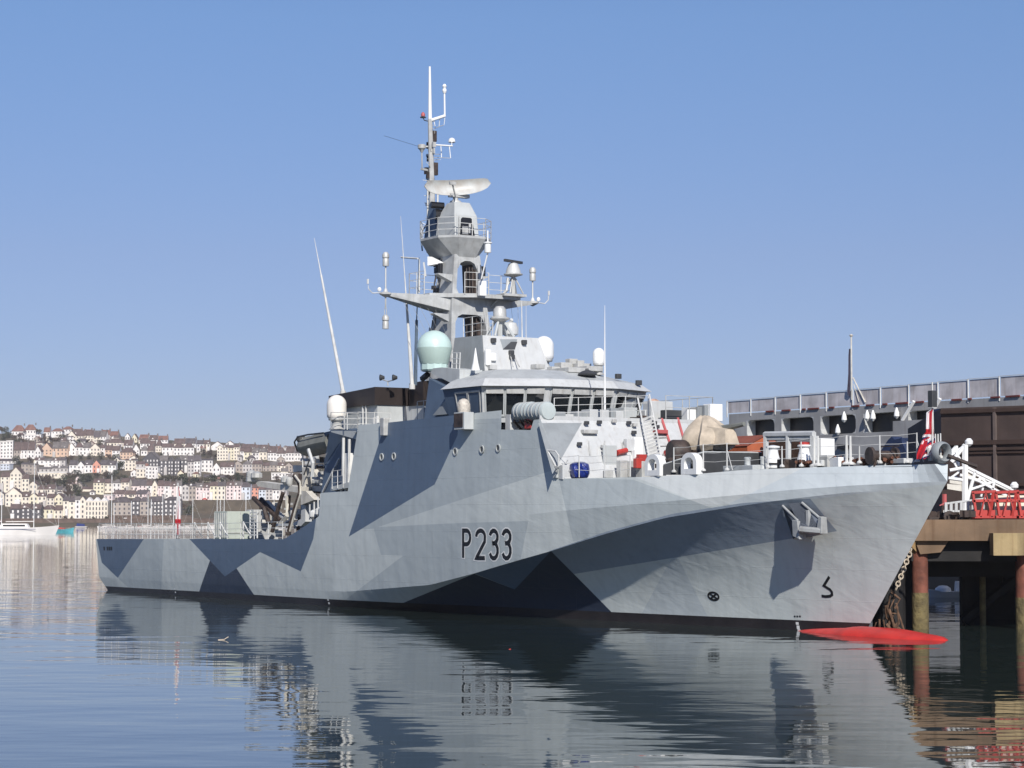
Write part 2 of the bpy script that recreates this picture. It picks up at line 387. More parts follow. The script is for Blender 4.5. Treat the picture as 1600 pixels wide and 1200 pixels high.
M['boot'] = mat('black_boot_topping', (.026, .021, .021), .45, .2, .7, streak=.3)
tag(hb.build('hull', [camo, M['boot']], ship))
for p in bpy.data.objects['hull'].data.polygons: p.use_smooth = True
bpy.data.objects['hull'].data.set_sharp_from_angle(angle=R(7))
# decks
M['deck'] = mat('deck_paint', (.10, .12, .115), .8, .15, 2)
dk = MB()
us = [-1.6 + i * (31.4 + 1.6) / 12 for i in range(13)]
def deckstrip(us, zf, inset=.05):
    for a, b in zip(us, us[1:]):
        dk.add([(a, -side_v(a, zf(a)) + inset, zf(a)), (b, -side_v(b, zf(b)) + inset, zf(b)), (b, side_v(b, zf(b)) - inset, zf(b)), (a, side_v(a, zf(a)) - inset, zf(a))], [(0, 1, 2, 3)])
deckstrip(us, lambda u: lerp(K2c, u) - .03)
deckstrip([31.5, 36.4], lambda u: 4.25)
deckstrip([36.4, 64.0], lambda u: lerp(T01, u) - .04)
deckstrip([64.05 + i * 22.8 / 14 for i in range(15)], lambda u: wT(u) - .06)
dk.build('deck', M['deck'], ship)
# bulbous bow
bb = MB(); prof = []
for i in range(13):
    t = i / 12; prof.append((t, math.sin(math.pi * min(1, t) ** .62) ** .6 if 0 < t < 1 else 0))
Pn, Fn = [], []
A0, A1 = SW(1262, 993, .05), SW(1476, 1008, -.12)
b0u, b1u = 77.6, 88.4
for i in range(19):
    t = i / 18; u = b0u + (b1u - b0u) * t
    rr = 1.12 * (min(1, t / .42) ** .6) * (1 - max(0, (t - .62) / .38) ** 2.4) ** .5 if t < 1 else 0.02
    for j in range(16):
        a = 2 * math.pi * j / 16; Pn.append((u, -1.1 + rr * 1.30 * math.cos(a), -.70 * min(1, rr) - .02 + max(.02, rr) * 1.02 * math.sin(a)))
for i in range(18):
    for j in range(16): Fn.append((i * 16 + j, (i + 1) * 16 + j, (i + 1) * 16 + (j + 1) % 16, i * 16 + (j + 1) % 16))
bb.add(Pn, Fn); bb.build('bulbous_bow', M['bulbred'], ship, smooth=True)
# ------------------------------------------------------------------ markings painted on the hull
def ribbon(mb, pts, wd, off, closed=False, step=.12):
    """flat painted stroke following the plating; pts are (u, w)"""
    P = []
    for (a, b), (c, d) in zip(pts, pts[1:]):
        n = max(1, int(math.hypot(c - a, d - b) / step))
        P += [Vector((a + (c - a) * i / n, b + (d - b) * i / n)) for i in range(n)]
    P.append(Vector(pts[-1])); L_, R_ = [], []
    for i, p in enumerate(P):
        a = P[(i - 1) % (len(P) - 1)] if closed and i == 0 else P[max(0, i - 1)]
        b = P[1] if closed and i == len(P) - 1 else P[min(len(P) - 1, i + 1)]
        d1 = (p - a).normalized() if (p - a).length > 1e-6 else (b - p).normalized()
        d2 = (b - p).normalized() if (b - p).length > 1e-6 else d1
        t = (d1 + d2).normalized(); nrm = Vector((-t.y, t.x)); k = wd / 2 / max(.5, t.dot(d1))
        L_.append(on_hull(*(p + nrm * k), off)); R_.append(on_hull(*(p - nrm * k), off))
    n = len(P)
    mb.add(L_ + R_, [(i, i + 1, n + i + 1, n + i) for i in range(n - 1)])
def arc(cx, cy, rx, ry, a0, a1, n=8): return [(cx + rx * math.cos(R(a0 + (a1 - a0) * i / n)), cy - ry * math.sin(R(a0 + (a1 - a0) * i / n))) for i in range(n + 1)]
def glyph_px(ch, x, y, w, h):
    x2, y2 = x + w, y + h
    if ch == 'P': return [[(x, y2), (x, y), (x + w * .45, y)] + arc(x + w * .5, y + h * .25, w * .5, h * .25, 80, -80) + [(x + w * .45, y + h * .5), (x, y + h * .5)]]
    if ch == '2': return [[(x, y + h * .22)] + arc(x + w * .5, y + h * .22, w * .5, h * .22, 170, 0) + [(x + w * .98, y + h * .40), (x, y2), (x2, y2)]]
    if ch == '3': return [[(x, y + h * .17)] + arc(x + w * .48, y + h * .23, w * .5, h * .23, 160, -75) + [(x + w * .30, y + h * .46)], [(x + w * .30, y + h * .46)] + arc(x + w * .48, y + h * .72, w * .52, h * .28, 75, -160)]
wh, bk = MB(), MB(); M['marking_white'] = mat('marking_white', (.75, .75, .73), .5, .04)
M['marking_black'] = mat('marking_black', (.008, .008, .01), .5, .04)
for ch, x, y, w, h in (('P', 724, 829, 11, 42.5), ('2', 744.5, 829, 13.5, 43), ('3', 766, 829, 12, 43.5), ('3', 786, 829, 12, 43.5)):
    gw, gb = MB(), MB()
    for st in glyph_px(ch, x, y, w, h):
        uw = [(surf(*q).x, surf(*q).z) for q in st]
        d0 = Vector(uw[0]) - Vector(uw[1]); d1 = Vector(uw[-1]) - Vector(uw[-2])
        ext = lambda L, k: [tuple(Vector(L[0]) + d0.normalized() * k)] + L[1:-1] + [tuple(Vector(L[-1]) + d1.normalized() * k)]
        ribbon(gw, ext(uw, .07), .40, .010); ribbon(gb, uw, .24, .018)
    for a, b in ((gw, wh), (gb, bk)): b.add(a.v, a.f)
wh.build('hull_number_outline', M['marking_white'], ship); bk.build('hull_number', M['marking_black'], ship)
mk = MB()
def stroke(pxs, wd=.13): ribbon(mk, [(surf(*q).x, surf(*q).z) for q in pxs], wd, .014)
stroke([(1296, 901), (1287.5, 915), (1292, 918), (1297, 921), (1300, 925), (1300.5, 929), (1297, 931.5), (1290, 932), (1284, 931)], .14)
mk.build('bulb_warning_mark', M['marking_black'], ship)
mk = MB(); c = surf(1115, 931.5)
ribbon(mk, [(c.x + .36 * math.cos(R(a)), c.z + .20 * math.sin(R(a))) for a in range(0, 361, 20)], .11, .014, closed=True)
for a in (45, 135): ribbon(mk, [(c.x + .34 * math.cos(R(a)), c.z + .19 * math.sin(R(a))), (c.x - .34 * math.cos(R(a)), c.z - .19 * math.sin(R(a)))], .10, .016)
mk.build('thruster_mark', M['marking_black'], ship)
for x0, ys in ((1246, ((975, 3), (981, 4), (987, 4))), (513, ((938, 2), (943, 3))), (273, ((921, 2), (926, 2)))):
    for i, (y, hh) in enumerate(ys):
        mk = MB(); p = surf(x0 + i * 1.4, y); ribbon(mk, [(p.x - .09, p.z + .03), (p.x + .10, p.z + .03)], hh * .045, .014); mk.build('draught_mark', M['marking_white'], ship)
mk = MB()
for x0 in (1242, 1246, 1250): p = surf(x0, 963); ribbon(mk, [(p.x - .05, p.z), (p.x + .06, p.z)], .08, .014)
for x0 in (163, 168, 171, 174): p = surf(x0, 857); ribbon(mk, [(p.x - .14, p.z), (p.x + .16, p.z)], .28, .014)
mk.build('small_hull_mark', M['marking_black'], ship)
for x, y in ((597, 714), (616, 713), (712, 705.5), (753.5, 702), (779, 700)):
    p = surf(x, y); pv = side_v(p.x, p.z)
    r = MB(); r.lathe((p.x, -pv - .015, p.z), [(.24, 0), (.24, .05), (.17, .05), (.17, 0)], 20, ax=(0, -1, 0)); ph = r.build('porthole', M['light'], ship, smooth=True)
    g = MB(); g.lathe((p.x, -pv - .01, p.z), [(.165, 0), (.165, .012)], 16, ax=(0, -1, 0)); g.build('porthole_glass', M['glass'], ph)
# ------------------------------------------------------------------ SUPERSTRUCTURE
def sp(px, py):                       # point on the (leaning) side plating
    p = S(px, py, -6.3)
    for _ in range(12): p = S(px, py, -side_v(p.x, p.z))
    return p
def on_side(u, w): return Vector((u, -side_v(u, w), w))
FU = [(7.78, 64.02), (11.1, 61.70)]          # front bulkhead: u as a function of height
def fu(w): a = (61.70 - 64.02) / (11.1 - 7.78); return 64.02 + a * (w - 7.78)
TW = 11.25
p1 = sp(543, 770); p2 = sp(545, 757); p3 = sp(560, 664); p4 = sp(600, 661); p5 = sp(718, 648); p6 = sp(784, 641); p7 = sp(785, 671); p8 = sp(829, 672); p9 = sp(834, 656)
pA = Vector((61.75, -6.3, 11.1)); pB = Vector((64.0, -6.5, 7.80))
sm = MB()
def strip(top, bot, mb, mi=0, sg=-1, n=1):
    """plating between two heights over several u positions"""
    P = []
    for (u, wt), (u2, wb) in zip(top, bot):
        P += [Vector((u, sg * side_v(u, wt), wt)), Vector((u2, sg * side_v(u2, wb), wb))]
    k = len(top); mb.add(P, [((2 * i, 2 * i + 1, 2 * i + 3, 2 * i + 2) if sg < 0 else (2 * i + 2, 2 * i + 3, 2 * i + 1, 2 * i)) for i in range(k - 1)], mi)
w01 = lambda u: lerp(T01, u)
topl = [(p1.x, p1.z), (p2.x, p2.z), (p3.x, p3.z), (p4.x, p4.z), (p5.x, p5.z), (p6.x, p6.z), (p6.x + .01, p7.z), (p8.x, p8.z), (p9.x, p9.z), (pA.x, pA.z), (pB.x, pB.z)]
botl = [(u, w01(u)) for u, _ in topl]; botl[0] = (p1.x, w01(p1.x))
strip(topl, botl, sm)
strip([(a, b) for a, b in topl[:5]] + [(61.75, 11.1), (64.0, 7.8)], botl[:5] + [(61.75, w01(61.75)), (64.0, 7.79)], sm, sg=1)
sm.build('side_plating', camo, ship)
fr = MB()
fpts = [(fu(7.6) , 6.5, 7.6), (fu(11.1), 6.3, 11.1)]
vb_ = side_v(63.95, 7.6) - .03; vt_ = side_v(61.7, 11.1) - .02
fr.add([(fu(7.6), -vb_, 7.6), (fu(7.6), vb_, 7.6), (fu(11.1), vt_, 11.1), (fu(11.1), -vt_, 11.1)], [(0, 1, 2, 3)])
fr.prism([(fu(11.1) - .02, -vt_, 11.1), (fu(11.1) - .02, vt_, 11.1), (fu(11.1) - .02, vt_, 11.32), (fu(11.1) - .02, -vt_, 11.32)], (-.08, 0, 0))
front = fr.build('front_bulkhead', M['white'], ship)
gp = MB()
def onf(px, py, off=.012):
    p = Vector((0, 0, 11.0))
    q = SU(px, py, 62)
    for _ in range(15): q = SU(px, py, fu(q.z))
    return q + Vector((.86, 0, .6)).normalized() * off
gp.add([onf(841, 661), onf(863, 741), onf(909, 661)], [(0, 1, 2)]); gp.build('grey_camouflage_panel', M['mid'], front)
td = MB(); td.add([(40, -6.1, TW - .2), (61.5, -6.0, TW - .2), (61.5, 6.0, TW - .2), (40, 6.1, TW - .2)], [(0, 1, 2, 3)])
td.build('bridge_deck', M['deck'], ship)
# red stripes, lockers, lamps and pipes on the front bulkhead
rs = MB()
for (a, b, c, d) in ((1033, 655, 1051, 709), (1058, 654, 1072, 703)):
    t0, t1 = onf(a, b, .05), onf(c, d, .05); rs.tube([t0, t1], .085, 4)
rs.build('red_pipe', M['redlead'], front)
def fbox(name, px, py, dims, m, off=.15):
    q = onf(px, py, off); b = MB(); b.box(q, dims); b.build(name, m, front, bevel=.03)
fbox('lamp_hood', 919, 677, (.35, .95, .22), M['steel']); fbox('lamp_hood', 1030, 677, (.35, .85, .22), M['redlead'])
for x, y in ((914, 664), (934, 663), (957, 661), (980, 664), (989, 667), (1020, 664), (1024, 670), (940, 701), (903, 697), (988, 679)):
    fbox('floodlight', x, y, (.2, .26, .2), M['dark'] if random.random() < .45 else M['steel'], .2)
fbox('vent_box', 981, 698, (.35, .55, .7), M['white']); fbox('vent_box', 993, 697, (.4, .6, .8), M['purewhite']); fbox('door', 952, 722, (.12, .9, 1.8), M['light'], .05)
pi = MB()
for xs in ([(944, 690), (943, 706), (945, 716)], [(919, 690), (921, 712)], [(972, 692), (972, 709)], [(975, 692), (975, 709)], [(1000, 706), (1004, 722)], [(1023, 698), (1048, 697)], [(1022, 712), (1046, 710)], [(1021, 685), (1043, 684)]):
    pi.tube([onf(x, y, .06) for x, y in xs], .035, 5)
pi.build('pipework', M['steel'], front)
rd = MB(); rd.tube([onf(961, 711, .2), onf(976, 707, .2)], .16, 8); rd.tube([onf(1037, 711, .2), onf(1046, 709, .2)], .16, 8); rd.box(onf(997, 725, .4), (.3, .5, .6)); rd.build('fire_hose', M['red'], front)
# aft part: recess wall, aft bulkhead
ah = MB(); AHV = 4.6
ah.add([(32.78, -AHV, 7.2), (34.1, -AHV, 11.44), (42.5, -AHV, 11.44), (42.5, -AHV, 7.2), (32.78, AHV, 7.2), (34.1, AHV, 11.44), (42.5, AHV, 11.44), (42.5, AHV, 7.2)],
       [(0, 3, 2, 1), (4, 5, 6, 7), (0, 1, 5, 4), (1, 2, 6, 5)])
ah.add([(31.8, -AHV, 4.2), (32.78, -AHV, 7.2), (36.5, -AHV, 7.2), (36.5, -AHV, 4.2), (31.8, AHV, 4.2), (32.78, AHV, 7.2), (36.5, AHV, 7.2), (36.5, AHV, 4.2)],
       [(0, 3, 2, 1), (4, 5, 6, 7), (0, 1, 5, 4), (1, 2, 6, 5)])
ah.build('aft_deckhouse', M['blue'], ship)
gpn = MB(); gpn.add([(34.05 - .02, -AHV - .02, 11.3), (33.2, -AHV - .02, 9.0), (35.3, -AHV - .02, 10.5), (37.6, -AHV - .02, 11.3)], [(0, 1, 2, 3)]); gpn.build('grey_camouflage_patch', M['mid'], ship)
lad = MB(); lad.tube([S(504, 769, -4.75), S(530, 716, -4.75)], .07, 4); lad.build('inclined_handrail', M['rail'], ship)
# platform with the aft radome
pf = MB()
a0, a1, a2, a3 = S(517, 675, -5.9), S(559, 687, -5.9), S(558, 672, -5.9), S(517, 671, -5.9)
pf.prism([a0, a1, a2, a3], (0, 2.2, 0)); pf.build('radome_platform', M['light'], ship)
rails = MB()
def rail(name, pts, h=1.05, n=3, r=.022, post=1.5, parent=None, net=None, m=None, pr=.03):
    mb = MB(); net_mb = MB()
    for a, b in zip(pts, pts[1:]):
        a, b = Vector(a), Vector(b); L = (b - a).length; k = max(1, round(L / post))
        for i in range(k + 1):
            p = a + (b - a) * i / k; mb.tube([p, p + Vector((0, 0, h))], pr, 5)
        for j in range(1, n + 1): z = Vector((0, 0, h * j / n)); mb.tube([a + z, b + z], r, 4)
    return mb.build(name, m or M['rail'], parent or ship)
rail('platform_railing', [S(517, 671, -6.1), S(559, 671, -6.1), (S(559, 671, -6.1)) + Vector((0, 2.4, 0))], 1.1)
rail('platform_railing', [S(517, 671, -6.1), (S(517, 671, -6.1)) + Vector((0, 2.4, 0))], 1.1)
def radome(px, ptop, pbot, v, hw, matl, ped_bot, base=.82, pedr=.35):
    b0 = S(px, pbot, v); t0 = S(px, ptop, v); r = hw * (S(px + 1, pbot, v) - b0).length / 1.0 * 1.0
    r = hw / (F / (-(b0 - LO).x * 0 + ((b0.x * SD.y + b0.y * SP.y) + SO.y)))   # pixels to metres at that depth
    mb = MB(); mb.dome(b0, r, max(.05, (t0 - b0).z - r), 28, base); o = mb.build('satcom_radome', matl, ship, smooth=True)
    ring = MB(); ring.lathe(b0 - Vector((0, 0, .1)), [(r * base * .96, -.02), (r * base * 1.02, .06), (r * base * .98, .12)], 24); ring.build('base_ring', M['steel'], o, smooth=True)
    pd = MB(); bt = S(px, ped_bot, v); pd.lathe(bt, [(pedr * 1.5, 0), (pedr, .15), (pedr * .9, (b0 - bt).z * .6), (r * base * .75, (b0 - bt).z - .08)], 14); pd.build('pedestal', M['steel'], o, smooth=True)
    return o, b0, r
radome(526, 617, 654, -5.2, 15.5, mat('warm_white_radome', (.80, .76, .70), .35, .03), 671)
radome(850, 525, 562, 3.3, 15.5, M['purewhite'], 575, .86)
o_, b_, r_ = radome(935.5, 543.5, 568, 3.3, 9.3, M['purewhite'], 586, .9, .25)
# small posts holding the platform and the fender shelf
ps = MB()
ps.tube([S(537, 684, -5.9), S(536, 760, -5.9), S(533, 768, -5.9)], .10, 6); ps.tube([S(546, 686, -5.9), S(545, 755, -5.9), S(540, 766, -5.9)], .10, 6)
ps.build('platform_post', M['rail'], ship)
pf = MB(); q0 = S(517, 767, -6.15); q1 = S(545, 762, -6.15); pf.prism([q0, q1, q1 + Vector((0, 0, .35)), q0 + Vector((0, 0, .25))], (0, 1.3, 0)); pf.build('boarding_shelf', M['light'], ship)
rail('shelf_railing', [S(519, 764, -6.2), S(536, 762, -6.2)], 1.15, 3, post=.9)
lk = MB(); lk.box(S(548, 735, -5.3), (1.0, .7, 2.2)); lk.build('white_locker', M['purewhite'], ship, bevel=.04)
# ------------------------------------------------------------------ funnel casing
fc = MB()
def casing(u0, u1, va, vb, w0, w1a, w1f): return [Vector(p) for p in ((u0, va, w0), (u1, va, w0), (u1, vb, w0), (u0, vb, w0), (u0, va, w1a), (u1, va, w1f), (u1, vb, w1f), (u0, vb, w1a))]
fc.hexa(casing(33.6, 39.4, -4.0, 4.0, 11.2, 12.9, 12.95)); fcb = fc.build('funnel_casing', M['light'], ship)
fc = MB(); P = casing(33.2, 39.5, -4.25, 4.1, 12.9, 13.75, 14.05); fc.hexa(P); fc.build('soot_brown_funnel_top', M['brownblack'], fcb)
fc = MB(); fc.hexa(casing(40.0, 41.8, -2.0, 1.2, 12.85, 14.3, 14.4)); fc.build('exhaust_trunk', M['brownblack'], fcb)
fc = MB(); fc.hexa(casing(39.5, 41.7, -1.9, 1.1, 11.2, 12.85, 12.85)); fc.build('white_casing_wall', M['white'], fcb)
rail('casing_railing', [S(652, 657, -3.0), S(672, 655, -3.0)], 1.2, 3, post=.8)
dr = MB(); dr.box(Vector((39.43, -1.6, 12.1)), (.08, .9, 1.5)); dr.build('door', M['steel'], fcb)
pp = MB()
for x, y0, y1 in ((567, 633, 665), (572, 633, 665), (586, 652, 664), (590, 650, 664)): pp.tube([S(x, y1, -4.15), S(x, y0, -4.15)], .06 if x < 580 else .14, 6)
pp.build('exhaust_pipe', M['rail'], fcb)
for x, yb, xt, yt, yc in ((536, 612, 491, 372, 430), (644, 602, 626, 338, 470)):
    w_ = MB(); a, b, c = S(x, yb, -3.2), S(x + (xt - x) * (yb - yc) / (yb - yt), yc, -3.2), S(xt, yt, -3.2)
    w_.tube([a, b], .13, 8, .07); w_.tube([b, c], .045, 6, .012); w_.lathe(a - Vector((0, 0, .25)), [(.2, 0), (.2, .3)], 10); w_.build('whip_aerial', M['rail'], ship, smooth=True)
w_ = MB(); w_.tube([S(649, 602, -2.6), S(651, 500, -2.6)], .12, 8, .09); w_.tube([S(651, 500, -2.6), S(655, 402, -2.6)], .04, 6, .02); w_.build('dark_whip_aerial', mat('slate_paint', (.10, .14, .19), .5), ship, smooth=True)
fl = MB(); c = S(606, 596, -3.5); fl.tube([S(606, 603, -3.5), c], .04, 5); fl.tube([S(597, 593, -3.5), S(606, 596, -3.5), S(617, 593, -3.5)], .04, 5); flo = fl.build('floodlight_bracket', M['steel'], ship)
for x in (597, 617):
    l = MB(); l.lathe(S(x, 590, -3.5), [(.10, -.15), (.2, .1), (.2, .15)], 10, ax=(-.3, -1, 0)); l.build('floodlight', M['dark'], flo, smooth=True)
# blue mast house, platform with the mint radome
mh = MB(); mh.hexa(casing(44.6, 48.5, -2.6, 2.6, 11.2, 14.4, 14.1)); mh.build('mast_house', M['blue'], ship)
gq = MB(); gq.prism([S(676, 649, -5.55), S(714, 646, -5.55), S(706, 613, -5.55)], (0, .1, 0)); gq.build('grey_wing_plate', M['mid'], ship)
br = MB(); br.prism([S(662, 577, -5.0), S(704, 598, -5.0), S(718, 594, -5.0), S(718, 577, -5.0), S(690, 574, -5)], (0, 1.6, 0)); br.build('radome_bracket', M['light'], ship)
c = S(678.5, 569, -4.5); mr_ = 28.0 / (F / (SO.y + c.x * SD.y + c.y * SP.y))
rm = MB(); rm.lathe(c, [(mr_ * .78, 0), (mr_ * .84, .2), (mr_ * 1.0, .95), (mr_ * .99, 1.0)] , 28)
r1_ = rm.build('large_radome', mat('mint_radome_band', (.36, .46, .42), .4, .03, bump=.01, bscale=6), ship, smooth=True)
rm = MB(); rm.lathe(c + Vector((0, 0, 1.0)), [(mr_ * .985, 0)] + [(mr_ * .985 * math.cos(R(a)), mr_ * .98 * math.sin(R(a))) for a in (10, 22, 34, 46, 58, 70, 80, 89)], 30); rm.build('dome', M['mint'], r1_, smooth=True)
rm = MB(); rm.lathe(c - Vector((0, 0, .45)), [(.75, 0), (.85, .1), (.85, .45)], 12); rm.build('pedestal', M['mint'], r1_)
rm = MB(); rm.tube([S(660, 592, -4.7), S(668, 585, -4.7)], .2, 6); rm.build('loudhailer', M['dark'], ship)
rl = MB()
for x in (706, 713, 718): rl.tube([S(x, 577, -4.6), S(x + 1, 551, -4.6)], .04, 5)
for y in (551, 560, 568): rl.tube([S(706, y, -4.6), S(719, y, -4.6)], .03, 4)
rl.build('bracket_railing', M['rail'], ship)
# ------------------------------------------------------------------ wheelhouse
def ring(front_u, side_u, aft_u, vb, va, w, aft_v=None): 
    av = aft_v or va
    return [Vector(p) for p in ((aft_u, -av, w), (side_u, -va, w), (front_u, -vb, w), (front_u, vb, w), (side_u, va, w), (aft_u, av, w))]
wall0 = ring(56.35, 54.6, 51.0, 2.3, 5.45, 11.2); wall1 = ring(56.95, 55.15, 50.8, 2.38, 5.9, 13.30)
wh_ = MB(); wh_.add(wall0 + wall1, [(i, (i + 1) % 6, 6 + (i + 1) % 6, 6 + i) for i in range(6)]); 
whm = wh_.build('wheelhouse', M['white'], ship)
sidew = MB(); a, b, c_, d_ = wall0[0], wall0[1], wall1[1], wall1[0]
off = Vector((0, -.015, 0)); sidew.add([a + off, b + off, c_ + off, d_ + off], [(0, 1, 2, 3)]); sidew.build('blue_side_shadow', M['blue'], whm)  # blue shadow on the wheelhouse side, put into the colour of a sheet
def bil(q, s_, t): return (q[0] * (1 - s_) + q[1] * s_) * (1 - t) + (q[3] * (1 - s_) + q[2] * s_) * t
def windows(i, n, t0, t1, m0=.06, m1=.06, gap=.16, fm=None):
    q = [wall0[i], wall0[i + 1], wall1[i + 1], wall1[i]]; nrm = (q[1] - q[0]).cross(q[3] - q[0]).normalized()
    for k in range(n):
        s0 = m0 + (1 - m0 - m1) * (k + gap / 2) / n; s1 = m0 + (1 - m0 - m1) * (k + 1 - gap / 2) / n
        if n == 1: s0, s1 = m0, 1 - m1
        P = [bil(q, s0, t0), bil(q, s1, t0), bil(q, s1, t1), bil(q, s0, t1)]
        fmb = MB(); e = .07 / (q[1] - q[0]).length; f = .05
        Q = [bil(q, s0 - e, t0 - f), bil(q, s1 + e, t0 - f), bil(q, s1 + e, t1 + f), bil(q, s0 - e, t1 + f)]
        for aa in range(4): bb_ = (aa + 1) % 4; fmb.add([Q[aa] + nrm * .06, Q[bb_] + nrm * .06, P[bb_] + nrm * .06, P[aa] + nrm * .06, Q[aa], Q[bb_], P[bb_] + nrm * .012, P[aa] + nrm * .012], [(0, 1, 2, 3), (4, 5, 1, 0), (3, 2, 6, 7)])
        wo = fmb.build('window', fm or M['light'], whm)
        g = MB(); g.add([p + nrm * .014 for p in P], [(0, 1, 2, 3)]); g.build('glass', M['glass'], wo)
        if fm is None:
            sh = MB(); sh.hexa([bil(q, s0, t1 - .03) + nrm * .02, bil(q, s1, t1 - .03) + nrm * .02, bil(q, s1, t1 - .03) + nrm * .16, bil(q, s0, t1 - .03) + nrm * .16, bil(q, s0, t1 + .11) + nrm * .01, bil(q, s1, t1 + .11) + nrm * .01, bil(q, s1, t1 + .11) + nrm * .12, bil(q, s0, t1 + .11) + nrm * .12]); sh.build('wiper_box', M['steel'], wo)
windows(0, 2, .26, .84, .30, .03, .14, M['steel']); windows(1, 3, .22, .84, .04, .04, .15); windows(2, 3, .22, .84, .02, .02, .15); windows(3, 3, .22, .84, .04, .04, .15)
r0 = ring(57.2, 55.5, 50.75, 2.4, 6.05, 13.28); r1 = ring(57.05, 55.35, 50.9, 2.38, 5.95, 13.72, 5.3); r1 = ring(56.7, 55.0, 51.2, 2.3, 5.55, 13.75); r2 = ring(54.0, 52.9, 50.2, 1.9, 3.4, 14.45)
rf = MB(); rf.add(r0 + r1, [(5, 4, 3, 2, 1, 0)] + [(i, (i + 1) % 6, 6 + (i + 1) % 6, 6 + i) for i in range(6)]); rfo = rf.build('bridge_roof', M['white'], ship)
rf = MB(); rf.add([p + Vector((-.02, 0, 0)) for p in r1] + r2, [(i, (i + 1) % 6, 6 + (i + 1) % 6, 6 + i) for i in range(6)] + [(6, 7, 8, 9, 10, 11)]); rf.build('roof_slope', M['light'], rfo)
ws = MB(); ws.hexa([Vector(p) for p in ((47.6, -5.4, 11.2), (51.2, -5.4, 11.2), (51.2, 5.4, 11.2), (47.6, 5.4, 11.2), (48.0, -5.2, 14.1), (51, -5.3, 13.2), (51, 5.3, 13.2), (48.0, 5.2, 14.1))]); ws.build('bridge_aft_house', M['blue'], ship)
# roof fittings
def blob(name, p, dims, m, parent=ship, rz=0, taper=1, bevel=.03): b = MB(); b.box(p, dims, rz, taper=taper); return b.build(name, m, parent, bevel=bevel)
for x, y, v, d in ((768, 574, -1.8, (.5, .5, .3)), (840, 573, 1, (.7, .6, .3)), (880, 572, 2, (.8, .8, .4)), (893, 571, 2.6, (.5, .6, .8)), (905, 573, 3, (1.2, 1.0, .35)), (865, 577, 1.2, (.6, .6, .3)), (918, 577, 2.8, (1.6, 1.2, .3)), (887, 580, 1.4, (2.6, 1.6, .3)), (906, 567, 3, (.3, .5, .3))):
    blob('roof_fitting', S(x, y, v), d, M['steel'])
for x, y, v in ((809, 595, -2.4), (813, 602, -2.6), (863, 588, -.6), (966, 588, 3.6), (998, 598, 5.0)): blob('roof_floodlight', S(x, y, v), (.25, .35, .3), M['dark'])
sr = MB(); c = S(918, 586, 1.2); sr.lathe(c, [(.05, -.1), (.55, .0), (.6, .06), (.35, .22), (.1, .3)], 16); sr.tube([c - Vector((0, 0, .6)), c], .07, 6); sr.tube([c, S(917, 576, 1.2)], .1, 6); sro = sr.build('roof_searchlight', M['dark'], ship, smooth=True)
sr = MB(); sr.lathe(c + Vector((0, 0, .04)), [(.58, 0), (.34, .18), (.1, .25)], 16); sr.build('lamp_cap', M['steel'], sro, smooth=True)
sr = MB(); sr.lathe(S(923, 593, 1.6), [(.28, -.2), (.34, .15), (.30, .2)], 14, ax=(1, -.5, 0)); sr.build('lamp', M['dark'], sro, smooth=True)
cn = MB(); cn.lathe(S(743, 579, -4.4), [(.28, 0), (.16, .5), (.02, 1.35)], 12); cn.build('white_cone_aerial', M['purewhite'], ship, smooth=True)
wp = MB(); wp.tube([S(945, 640, -1.0), S(945, 570, -1.0)], .07, 6, .05); wp.tube([S(945, 570, -1.0), S(945, 477, -1.0)], .045, 6, .012); wp.build('white_whip_aerial', M['purewhite'], ship)
# bridge-wing box with covered lamp, on the side plating
bx = MB(); p = sp(732, 658)
bx.box(Vector((p.x, p.y - .32, p.z + .0)), (1.15, .65, 1.0)); bo = bx.build('signal_box', M['light'], ship, bevel=.02)
bx = MB(); bx.box(Vector((p.x - .05, p.y - .66, p.z + .03)), (.95, .03, .8)); bx.build('dark_opening', M['grime'], bo)
cv = MB(); cv.lathe(Vector((p.x - .05, p.y - .3, p.z + .5)), [(.34, 0), (.40, .2), (.38, .5), (.25, .72), (.08, .8)], 14); cv.build('canvas_lamp_cover', mat('pale_canvas', (.58, .53, .46), .8, .15, 4, bump=.05, bscale=5), bo, smooth=True)
# notch fitting
nf = MB(); nf.box(sp(603, 667) + Vector((0, -.1, 0)), (.5, .4, 1.1)); nf.build('side_lantern', M['steel'], ship, bevel=.05)
# bridge-front deck equipment
for x, y, v, d, m in ((812, 660, -5.2, (3.2, .8, .6), 'white'), (865, 645, -3.0, (.6, 1.6, 1.1), 'mid'), (887, 648, -2.0, (.6, 1.0, .9), 'white'), (905, 644, -1.4, (.7, 1.0, 1.0), 'mid'), (898, 654, -1.8, (.5, 1.0, .5), 'purewhite'), (930, 642, -.4, (.9, 1.7, 1.1), 'white'), (925, 651, -.6, (.8, 2.6, .5), 'steel'), (957, 641, 1.0, (.5, .7, 1.4), 'mid'), (967, 646, 1.4, (.6, 1.0, 1.4), 'white'), (981, 640, 2.0, (.6, 1.2, 1.4), 'light'), (990, 651, 2.2, (.5, .7, .6), 'grime'), (1002, 650, 2.8, (.5, 1.0, .9), 'grime'), (1010, 643, 3.2, (.5, .7, 1.2), 'white')):
    blob('deck_locker', S(x, y + 4, v) - Vector((0, 0, d[2] * .12)), (d[0], d[1] * .8, d[2] * .62), M[m])
rail('bridge_front_railing', [S(866, 657, -5.2), S(1013, 652, 2.0)], 1.25, 3, post=1.9)
rail('upper_port_railing', [(61.3, 2.8, 11.35), (61.3, 6.2, 11.35), (54, 6.2, 11.35)], 1.35, 2, post=1.5, m=M['steel'])
